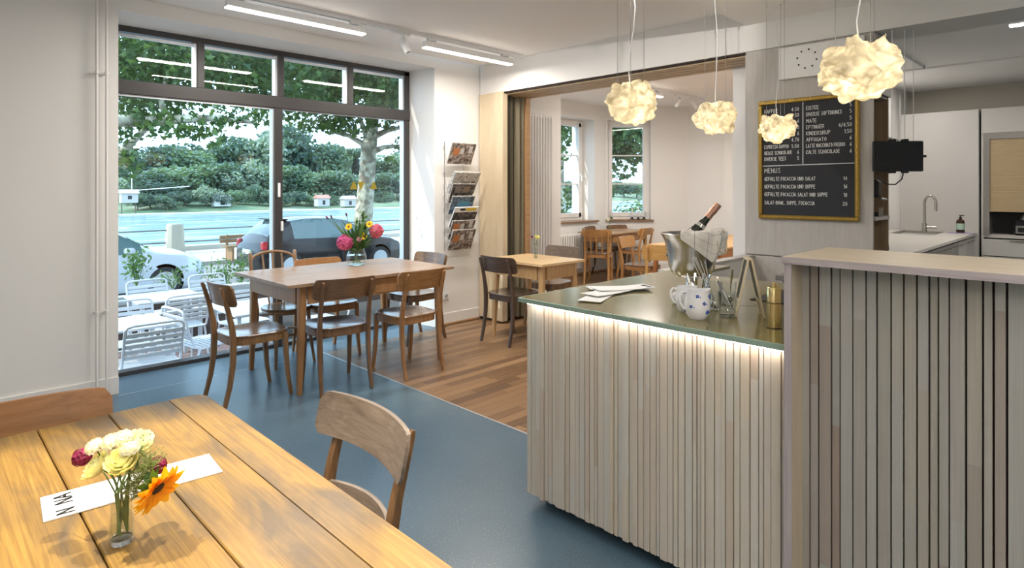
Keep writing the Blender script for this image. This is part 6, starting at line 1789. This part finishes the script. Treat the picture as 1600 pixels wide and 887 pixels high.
def hut(name, label, px, py, Y, w, h, roof, wall, stilts=0.0):
    r = (px - 800) / 945.75
    q = FWD + RGT * r
    d = Y / q.y
    p = Vector(EYE) + q * d
    z = 1.45 + (294.25 - py) / 945.75 * d
    t = thing(name, label, 'hut', (p.x, p.y, z))
    MB().box(-w / 2, w / 2, -w * 0.35, w * 0.35, stilts, h).obj('walls', wall, t, angle=0)
    MB().add([(-w * .58, -w * .45, h), (w * .58, -w * .45, h), (w * .58, w * .45, h), (-w * .58, w * .45, h), (-w * .58, 0, h + w * .28), (w * .58, 0, h + w * .28)], [(0, 1, 5, 4), (2, 3, 4, 5), (0, 4, 3), (1, 2, 5), (0, 3, 2, 1)]).obj('roof', roof, t, angle=0)
    MB().box(-w * .12, w * .12, -w * 0.355, -w * 0.34, stilts + h * .2, stilts + (h - stilts) * .75).obj('window', M['black'], t, angle=0)
    if stilts:
        for sx in (-1, 1):
            MB().tube([(sx * w * .42, 0, -2.5), (sx * w * .42, 0, stilts)], 0.12, 6).obj('stilt', bark, t)
    return t
wht = plain('white_wash', (0.72, 0.71, 0.68), 0.9); gry = plain('grey_boards', (0.42, 0.40, 0.38), 0.9); red = plain('reddish_roof', (0.45, 0.22, 0.17), 0.9)
h1 = hut('fishing_hut', 'small pale fishing hut on stilts with a long boom over the far bank', 201, 330, 156, 3.2, 4.0, gry, gry, 1.9)
MB().tube([(0.6, 0, 4.6), (12.5, 0, 5.6)], 0.10, 6).tube([(0.6, 0, 4), (0.6, 0, 9.5)], 0.10, 6).obj('boom', wht, h1)
hut('boat_house', 'small hut with a reddish roof at the far shore', 503, 322, 156, 3.4, 2.2, red, gry)
hut('boat_house', 'small grey hut at the far shore near the plane tree trunk', 544, 322, 156, 3.6, 2.0, gry, gry)
hut('white_villa', 'white house half hidden by the far trees', 558, 283, 214, 9.0, 8.5, gry, wht)
hut('white_villa', 'low white building between the far trees', 345, 322, 163, 4.0, 1.7, gry, wht)

# railing of the quay
st = plain('granite', (0.40, 0.36, 0.29), 0.9, var=0.12, bscale=30)
rail = thing('quay_railing', 'two dark iron rails running along the quay above the river', 'railing', (6.0, 21.65, -0.66))
for z in (0.36, 0.76):
    MB().tube([(-30, 0, z), (60, 0, z)], 0.022, 8).obj('rail', plain('dark_iron', (0.10, 0.105, 0.11), 0.6), rail)
for k, (x, lab) in enumerate(((6.06, 'stout tapered granite post of the quay railing beside the river'), (16.5, 'granite post of the quay railing seen past the flower bouquet'))):
    t = thing('stone_bollard', lab, 'bollard', (x, 21.6, -0.66))
    MB().add(*(lambda m: (m.v, m.f))(MB().bar([(0, 0, 0), (0, 0, 0.9), (0, 0, 0.96)], [0.54, 0.44, 0.38], [0.54, 0.44, 0.38]))).obj('post', st, t, angle=30)
bp_ = at(388, 400, 18.2)
t = thing('wooden_bench', 'brown wooden bench on the quay behind the parked dark car', 'bench', (bp_.x, bp_.y, -0.66), R_(5))
bw = plain('bench_wood', (0.30, 0.17, 0.08), 0.7)
for z, y in ((0.62, 0.22), (0.50, 0.2)):
    MB().box(-0.75, 0.75, y, y + 0.03, z, z + 0.10, ch=0.005).obj('back_plank', bw, t, angle=0)
for y in (-0.2, -0.08, 0.04):
    MB().box(-0.75, 0.75, y, y + 0.1, 0.40, 0.43, ch=0.005).obj('seat_plank', bw, t, angle=0)
for sx in (-0.55, 0.55):
    MB().box(sx - 0.03, sx + 0.03, -0.2, 0.2, 0.0, 0.40).box(sx - 0.03, sx + 0.03, 0.17, 0.22, 0.0, 0.74).obj('leg', bw, t, angle=0)

# plane trees
M['plane_leaf'] = leafy('plane_leaf', (0.032, 0.075, 0.028), (0.085, 0.145, 0.040), 0.40)
def bark_mat():
    m, nt, b = new_mat('plane_bark')
    n = nt.nodes.new('ShaderNodeTexNoise'); n.inputs['Scale'].default_value = 5.0; n.inputs['Detail'].default_value = 3
    tc = nt.nodes.new('ShaderNodeTexCoord'); nt.links.new(tc.outputs['Object'], n.inputs['Vector'])
    r = ramp(nt, [(0.40, (0.20, 0.17, 0.12)), (0.5, (0.36, 0.33, 0.24)), (0.62, (0.55, 0.52, 0.40))])
    nt.links.new(n.outputs['Fac'], r.inputs[0]); nt.links.new(r.outputs[0], b.inputs['Base Color']); b.inputs['Roughness'].default_value = 0.9
    return m
M['plane_bark'] = bark_mat()
def plane_tree(label, base, limbs, spec, n, size, seed):
    t = thing('plane_tree', label, 'tree', base)
    for k, (pts, rr) in enumerate(limbs):
        MB().tube([Vector(p) for p in pts], rr, 10).obj('trunk' if k == 0 else 'branch', M['plane_bark'], t, world=True)
    c = blobs(spec, n, seed, 0.35) - np.array(base)
    leaf_cloud('crown', c, size, M['plane_leaf'], 'lobed', seed, 0.3, t)
    return t
def A(px, py, d):
    return tuple(at(px, py, d))
# the tree with the pale trunk beside the flowers
b0 = at(566, 350, 20.0); b0.z = -0.66
plane_tree('plane tree with a thick pale trunk on the quay beyond the window', tuple(b0),
    [([b0, A(568, 340, 20), A(573, 280, 20), A(577, 228, 20), A(583, 190, 20), A(590, 150, 20)], [0.33, 0.30, 0.26, 0.25, 0.18, 0.10]),
     ([A(576, 240, 20), A(566, 224, 20), A(545, 212, 19.6), A(515, 205, 19)], [0.13, 0.10, 0.07, 0.04]),
     ([A(578, 226, 20), A(570, 205, 20.2), A(560, 180, 20.4)], [0.14, 0.10, 0.06]),
     ([A(580, 238, 20), A(600, 230, 19.8), A(625, 228, 19.5)], [0.12, 0.08, 0.05]),
     ([A(582, 214, 20), A(605, 204, 20), A(640, 196, 20)], [0.12, 0.08, 0.05])],
    [(A(520, 192, 19), (1.3, 1.2, 0.45)), (A(480, 182, 18.5), (1.0, 1.0, 0.4)), (A(555, 196, 18.6), (0.9, 0.9, 0.42)), (A(560, 150, 20), (2.6, 2.4, 0.9)), (A(620, 180, 19.5), (1.2, 1.2, 0.6)), (A(640, 222, 19.6), (0.7, 0.7, 0.3)), (A(625, 248, 19.4), (0.5, 0.5, 0.35)), (A(600, 90, 20), (3.0, 3.0, 1.6)), (A(500, 100, 20), (3.0, 3.0, 1.5)), (A(690, 150, 21), (2.6, 2.6, 1.4))], 6500, 0.26, 3)
# nearer tree whose low branches hang into view
b1 = Vector((-1.2, 12.6, -0.75))
plane_tree('large plane tree with low leafy branches hanging before the window', tuple(b1),
    [([b1, b1 + Vector((0.1, 0, 1.6)), b1 + Vector((0.1, 0.1, 3.2)), b1 + Vector((0.3, 0.1, 5.4))], [0.36, 0.30, 0.27, 0.16]),
     ([b1 + Vector((0.1, 0, 2.4)), A(150, 262, 12), A(188, 240, 11.6), A(214, 214, 11.4), A(240, 190, 11.2)], [0.16, 0.11, 0.085, 0.06, 0.03]),
     ([b1 + Vector((0.1, 0, 3.3)), A(230, 190, 11.6), A(290, 186, 11.4), A(340, 184, 11.4), A(400, 192, 11.8)], [0.16, 0.11, 0.08, 0.06, 0.03]),
     ([A(262, 190, 11.4), A(252, 160, 11.6), A(262, 110, 11.8)], [0.07, 0.05, 0.03])],
    [(A(225, 178, 11.3), (0.55, 0.7, 0.32)), (A(205, 205, 11.4), (0.42, 0.5, 0.28)), (A(262, 200, 11.0), (0.42, 0.6, 0.20)), (A(300, 200, 11.2), (0.5, 0.6, 0.22)), (A(325, 205, 11.0), (0.34, 0.5, 0.30)), (A(345, 175, 11.2), (0.55, 0.6, 0.26)), (A(385, 188, 11.6), (0.42, 0.5, 0.18)), (A(415, 178, 11.8), (0.36, 0.5, 0.20)), (A(200, 245, 11.4), (0.26, 0.3, 0.30)), (A(215, 262, 11.2), (0.18, 0.2, 0.14)), (A(241, 232, 11.0), (0.12, 0.15, 0.22)), (A(336, 218, 11.0), (0.20, 0.25, 0.16)), (A(192, 275, 11.0), (0.16, 0.2, 0.12)),
     (A(200, 120, 12.5), (2.2, 2.2, 0.75)), (A(280, 110, 12.5), (2.0, 2.2, 0.8)), (A(360, 120, 12.8), (2.0, 2.0, 0.6)), (A(240, 30, 13), (3.2, 3.0, 1.4)), (A(390, 60, 13.4), (2.6, 2.6, 1.0)), (A(430, 140, 13.4), (1.2, 1.4, 0.5)), (A(120, 150, 13), (2.4, 2.6, 1.0))], 11000, 0.19, 4)
b2v = at(760, 380, 22); b2v.z = -0.66
plane_tree('plane tree farther along the quay whose crown fills the upper panes', tuple(b2v),
    [([b2v, b2v + Vector((0, 0, 3.4)), b2v + Vector((-0.2, 0, 6))], [0.30, 0.24, 0.14])],
    [(A(520, 120, 16), (2.4, 2.4, 0.7)), (A(590, 130, 16.5), (2.2, 2.2, 0.8)), (A(480, 60, 16.5), (3.0, 2.8, 1.3)), (A(560, 60, 17), (3.0, 3.0, 1.4)), (A(650, 100, 18), (3.0, 3.0, 1.4)), (A(455, 165, 15.6), (1.0, 1.0, 0.35))], 6500, 0.24, 5)

# cars
def car(label, x, y, paint, mirror=False, rz=0.0, dark=True):
    t = thing('parked_car', label, 'car', (x, y, -0.75), rz)
    ST = [(0.00, .40, .62, .70, .66, .70, .60), (0.05, .26, .74, .84, .76, .80, .64), (0.16, .22, .93, .98, .82, .85, .66), (0.34, .20, .97, 1.20, .84, .86, .64), (0.60, .19, .97, 1.39, .85, .87, .60), (1.20, .18, .96, 1.46, .86, .88, .61), (1.95, .18, .94, 1.45, .86, .88, .60),
          (2.40, .18, .92, 1.36, .86, .88, .58), (3.05, .19, .90, .97, .86, .87, .66), (3.60, .20, .82, .88, .84, .84, .66), (3.90, .24, .70, .76, .76, .78, .60), (4.02, .34, .56, .62, .66, .68, .50)]
    def ring(s):
        x, zl, zb, zr, wl, wb, wr = s
        half = [(0, zl), (wl, zl), (wl + .03, zl + .12), (wb, lerp(zl, zb, .6)), (wb - .02, zb), (lerp(wb, wr, .45), lerp(zb, zr, .5)), (wr, zr - .02), (wr * .6, zr + .015), (0, zr + .025)]
        return [(x, yy, z) for yy, z in half] + [(x, -yy, z) for yy, z in half[-2:0:-1]]
    fine = []
    for a, b3 in zip(ST[:-1], ST[1:]):
        for k in range(3):
            fine.append(tuple(lerp(p, q, k / 3) for p, q in zip(a, b3)))
    fine.append(ST[-1])
    rings = [ring(s) for s in fine]
    k = len(rings[0])
    vs = [p for r in rings for p in r]
    body, side, front = [], [], []
    for i in range(len(rings) - 1):
        for j in range(k):
            f = (i * k + j, i * k + (j + 1) % k, (i + 1) * k + (j + 1) % k, (i + 1) * k + j)
            xm = fine[i][0]
            sideq = j in (4, 5) or j in (k - 5, k - 6)
            topq = j in (6, 7, k - 7, k - 8)
            if sideq and 0.72 < xm < 2.62 and not (1.60 < xm < 1.70):
                side.append(f)
            elif topq and (0.18 < xm < 0.56 or 2.42 < xm < 2.98):
                front.append(f)
            else:
                body.append(f)
    body += [tuple(range(k - 1, -1, -1)), tuple((len(rings) - 1) * k + q for q in range(k))]
    L0 = Matrix.Translation((-2.0, 0, 0))
    glass = M['car_glass']
    for nm, fs, mt in (('body', body, paint), ('side_window', side, glass), ('windscreen', front, glass)):
        m = MB(); m.add(vs, fs, L0)
        used = sorted({i for f in fs for i in f}); mp = {v: i for i, v in enumerate(used)}
        m2 = MB(); m2.add([m.v[i] for i in used], [tuple(mp[i] for i in f) for f in fs]); m2.obj(nm, mt, t, angle=35)
    for wx in (0.72, 3.22):
        for sy in (-1, 1):
            w = MB().lathe([(0.20, -0.09), (0.30, -0.095), (0.315, -0.07), (0.315, 0.07), (0.30, 0.095), (0.20, 0.09)], 28, mx=Matrix.Translation((wx - 2.0, sy * 0.79, 0.315)) @ Matrix.Rotation(PI / 2, 4, 'X')).obj('tyre', M['rubber'], t)
            r = MB()
            for s in range(9):
                a = 2 * PI * s / 9
                r.box(0.04, 0.205, -0.018, 0.018, -0.01, 0.012, mx=Matrix.Translation((wx - 2.0, sy * 0.875, 0.315)) @ Matrix.Rotation(PI / 2, 4, 'X') @ Matrix.Rotation(a, 4, 'Z'))
            r.lathe([(0.0, -0.02), (0.05, -0.02), (0.05, 0.015), (0.0, 0.02)], 12, mx=Matrix.Translation((wx - 2.0, sy * 0.875, 0.315)) @ Matrix.Rotation(PI / 2, 4, 'X'))
            r.lathe([(0.195, -0.02), (0.215, -0.02), (0.215, 0.015), (0.195, 0.015)], 28, mx=Matrix.Translation((wx - 2.0, sy * 0.875, 0.315)) @ Matrix.Rotation(PI / 2, 4, 'X'))
            r.obj('rim', M['alu'], w)
            MB().lathe([(0.0, 0), (0.35, 0)], 24, mx=Matrix.Translation((wx - 2.0, sy * 0.868, 0.335)) @ Matrix.Rotation(PI / 2, 4, 'X')).obj('wheel_arch', M['black'], t)
    for sy in (-1, 1):
        MB().box(-1.96, -1.80, sy * 0.74 - 0.09, sy * 0.74 + 0.09, 0.72, 0.93, ch=0.03).obj('tail_light', M['tail'], t, angle=0)
        MB().box(0.5, 0.68, sy * 0.93 - 0.08, sy * 0.93 + 0.08, 0.93, 1.05, ch=0.03).obj('mirror', paint, t, angle=0)
    MB().box(-1.52, -1.22, -0.55, 0.55, 1.415, 1.445, ch=0.01).obj('spoiler', paint, t, angle=0)
    MB().box(-2.02, -1.985, -0.26, 0.26, 0.60, 0.71).obj('number_plate', M['paper'], t, angle=0)
    return t
M['car_glass'] = plain('car_glass', (0.09, 0.145, 0.15), 0.03, spec=0.6)  # teal of the window reflections is put into this base colour
M['tail'] = plain('tail_light', (0.45, 0.015, 0.02), 0.15)
black_paint = plain('black_car_paint', (0.006, 0.0065, 0.009), 0.15, spec=0.35)
silver_paint = plain('silver_car_paint', (0.55, 0.58, 0.62), 0.25, metal=0.35)
grey_paint = plain('dark_grey_car_paint', (0.05, 0.055, 0.06), 0.15)
car('black hatchback parked across the street beyond the window table', 7.85, 15.1, black_paint)
car('silver car of which only the front wheel and bonnet show', 2.40, 14.4, silver_paint)
car('dark grey car behind the bouquet, cut off by the window frame', 13.2, 15.3, grey_paint)

# terrace planter and weeds
t = thing('terrace_planter', 'long dark brown planter box closing off the terrace', 'planter', (3.0, 8.5, -0.462))
for k in range(10):
    MB().box(-3.0 + 0.8 * k + 0.004, -3.0 + 0.8 * (k + 1) - 0.004, -0.18, -0.15, 0.0, 0.50, ch=0.004).obj('board', wood('planter_board_%d' % k, (0.05, 0.03, 0.02), (0.09, 0.055, 0.04), axis='x', rough=0.8) if k == 0 else bpy.data.materials['planter_board_0'], t, angle=0)
MB().box(-3.0, 5.0, -0.15, 0.25, 0.0, 0.46).obj('soil', plain('soil', (0.06, 0.045, 0.035), 1.0), t, angle=0)
MB().box(-3.0, 5.0, 0.25, 0.42, 0.0, 0.56).obj('kerb', plain('concrete_kerb', (0.40, 0.41, 0.41), 0.9), t, angle=0)
M['weed'] = leafy('weed_leaf', (0.05, 0.12, 0.04), (0.14, 0.24, 0.08), 0.35)
def weed(label, px, base_py, top_py, d, w, n, seed, size=0.07, grassy=False):
    b = at(px, base_py, d); b.z = -0.01
    ztop = at(px, top_py, d).z
    hgt = max(0.15, ztop - b.z)
    t = thing('weedy_plant', label, 'plant', tuple(b))
    q = random.Random(seed)
    m = MB(); cs = []
    for k in range(7):
        e = Vector((q.uniform(-w, w), q.uniform(-w, w) * 0.6, hgt * q.uniform(0.6, 1.0)))
        m.tube([(0, 0, 0), e * 0.5 + Vector((0, 0, 0.05)), e], [0.006, 0.004, 0.002], 5)
        for i in range(n // 7):
            s = q.uniform(0.25, 1.0)
            c = e * s + Vector((q.gauss(0, 0.05), q.gauss(0, 0.05), q.gauss(0, 0.03)))
            cs.append(c)
    m.obj('stem', M['stem'], t)
    leaf_cloud('leaves', np.array([tuple(c) for c in cs]), size, M['weed'], 'oval', seed, 0.4, t)
weed('bushy plant with pale blossoms in front of the silver car wheel', 213, 430, 382, 8.9, 0.16, 170, 1, 0.075)
weed('loose weed in the planter above the farther white chairs', 270, 445, 415, 8.8, 0.22, 90, 2, 0.05)
weed('tall thin weed reaching up before the river view', 330, 440, 388, 8.9, 0.24, 60, 3, 0.05)
weed('green weed at the rear wheel of the black car', 378, 430, 392, 9.0, 0.14, 150, 4, 0.06)
weed('leafy weed growing below the bumper of the black car', 352, 435, 405, 8.8, 0.14, 110, 5, 0.06)
weed('thin branching weed in front of the black car doors', 480, 420, 392, 9.2, 0.35, 50, 6, 0.05)

# white garden furniture
M['garden_white'] = plain('garden_white', (0.52, 0.53, 0.56), 0.45)
ug_b = MB().box(-0.205, 0.205, -0.006, 0.006, -0.018, 0.018, ch=0.004).mesh('back_slat', M['garden_white'], 0)
ug_s = MB().box(-0.205, 0.205, -0.014, 0.014, -0.005, 0.005, ch=0.003).mesh('seat_slat', M['garden_white'], 0)
gf = MB()
for sx in (-1, 1):
    x = sx * 0.215
    gf.tube([(x, 0.20, 0.0), (x, 0.215, 0.05), (x, 0.205, 0.36), (x, 0.17, 0.425), (x, 0.10, 0.44), (x, -0.10, 0.425), (x, -0.17, 0.445), (x, -0.20, 0.52), (x, -0.265, 0.73)], 0.011, 8)
    gf.tube([(x, -0.12, 0.43), (x, -0.17, 0.30), (x, -0.26, 0.05), (x, -0.28, 0.0)], 0.011, 8)
gfm = gf.mesh('tube_frame', M['garden_white'])
gtm = MB().tube([(-0.215, -0.265, 0.72), (-0.214, -0.272, 0.76), (-0.195, -0.276, 0.785), (-0.15, -0.277, 0.795), (0.15, -0.277, 0.795), (0.195, -0.276, 0.785), (0.214, -0.272, 0.76), (0.215, -0.265, 0.72)], 0.011, 8).mesh('top_rail', M['garden_white'])
def garden_chair(label, x, y, rz):
    t = thing('garden_chair', label, 'chair', (x, y, -0.45), R_(rz), 'white terrace chairs')
    def put(nm, me, loc=(0, 0, 0), rx=0):
        o = bpy.data.objects.new(nm, me); COL.objects.link(o); o.parent = t; o.location = loc; o.rotation_euler = (rx, 0, 0)
    put('tube_frame', gfm); put('top_rail', gtm)
    for k in range(5):
        z = 0.53 + 0.047 * k
        put('back_slat', ug_b, (0, -0.203 - (z - 0.52) * 0.31, z), 0.3)
    for k in range(9):
        put('seat_slat', ug_s, (0, 0.165 - 0.040 * k, 0.441 - 0.001 * k))
    return t
def garden_table(label, x, y, w, d, rz=0):
    t = thing('garden_table', label, 'table', (x, y, -0.45), R_(rz), 'white terrace tables')
    MB().box(-w / 2, w / 2, -d / 2, d / 2, 0.70, 0.72, ch=0.004).obj('table_top', M['garden_white'], t, angle=0)
    for sx in (-1, 1):
        for sy in (-1, 1):
            MB().box(sx * (w / 2 - 0.05) - 0.017, sx * (w / 2 - 0.05) + 0.017, sy * (d / 2 - 0.05) - 0.017, sy * (d / 2 - 0.05) + 0.017, 0.0, 0.70).obj('leg', M['garden_white'], t, angle=0)
garden_table('white terrace table nearest the window, cut off by the wall edge', 1.34, 6.15, 0.62, 0.62)
garden_table('white terrace table of the back row beside the planter', 1.98, 7.40, 0.66, 0.60)
garden_table('white terrace table seen between the wooden chair back and the table leg', 2.50, 6.15, 0.74, 0.74)
garden_chair('white slatted terrace chair right against the window glass', 1.42, 5.85, 0)
garden_chair('white slatted terrace chair with its back to the window in the second row', 2.03, 7.10, 4)
garden_chair('white slatted terrace chair in the back row under the silver car', 2.03, 8.02, 182)
garden_chair('white slatted terrace chair in the back row under the tall thin weed', 2.70, 8.02, 180)
garden_chair('white slatted terrace chair seen at the wall edge behind the nearest table', 1.50, 6.62, 178)
garden_chair('white slatted terrace chair beside the table behind the wooden chair', 1.98, 6.20, -82)
garden_chair('white slatted terrace chair half hidden behind the wooden chair back', 2.62, 6.85, 182)
garden_chair('white slatted terrace chair past the middle window post', 3.30, 6.35, 95)

# greenery outside the bay
plane_tree('leafy tree close outside the bay windows', (14.5, 12.5, -0.7),
    [([(14.5, 12.5, -0.7), (14.4, 12.4, 2.0), (14.2, 12.2, 4.5)], [0.2, 0.16, 0.1])],
    [(A(965, 205, 15), (1.3, 1.3, 0.8)), (A(990, 215, 15), (1.0, 1.0, 0.7)), (A(960, 240, 15), (0.3, 0.3, 0.5)), (A(975, 265, 15.5), (0.3, 0.4, 0.25)), (A(955, 280, 15), (0.22, 0.3, 0.5)), (A(1000, 240, 15.2), (0.4, 0.4, 0.3)), (A(880, 190, 14), (0.3, 0.3, 1.2)), (A(940, 170, 16), (2.5, 2.5, 1.0)), (A(880, 320, 14), (0.3, 0.4, 0.4))], 5200, 0.20, 8)
def bush(label, x, y, w, h, seed):
    t = thing('garden_bush', label, 'shrub', (x, y, -0.75))
    MB().tube([(0, 0, 0), (0.03, 0, h * 0.6)], 0.03, 6).obj('stem', bark, t)
    leaf_cloud('leaves', blobs([((0, 0, h * 0.55), (w, w, h * 0.5)), ((w * 0.5, -0.2, h * 0.6), (w * .7, w * .7, h * 0.4))], 1500, seed, 0.6), 0.13, M['weed'], 'oval', seed, 0.3, t)
bush('dark green bush outside below the slanted bay window', 12.35, 8.15, 0.85, 2.0, 11)
bush('green bush seen through the bay window beside the tall wall corner', 10.5, 10.4, 1.0, 1.6, 12)
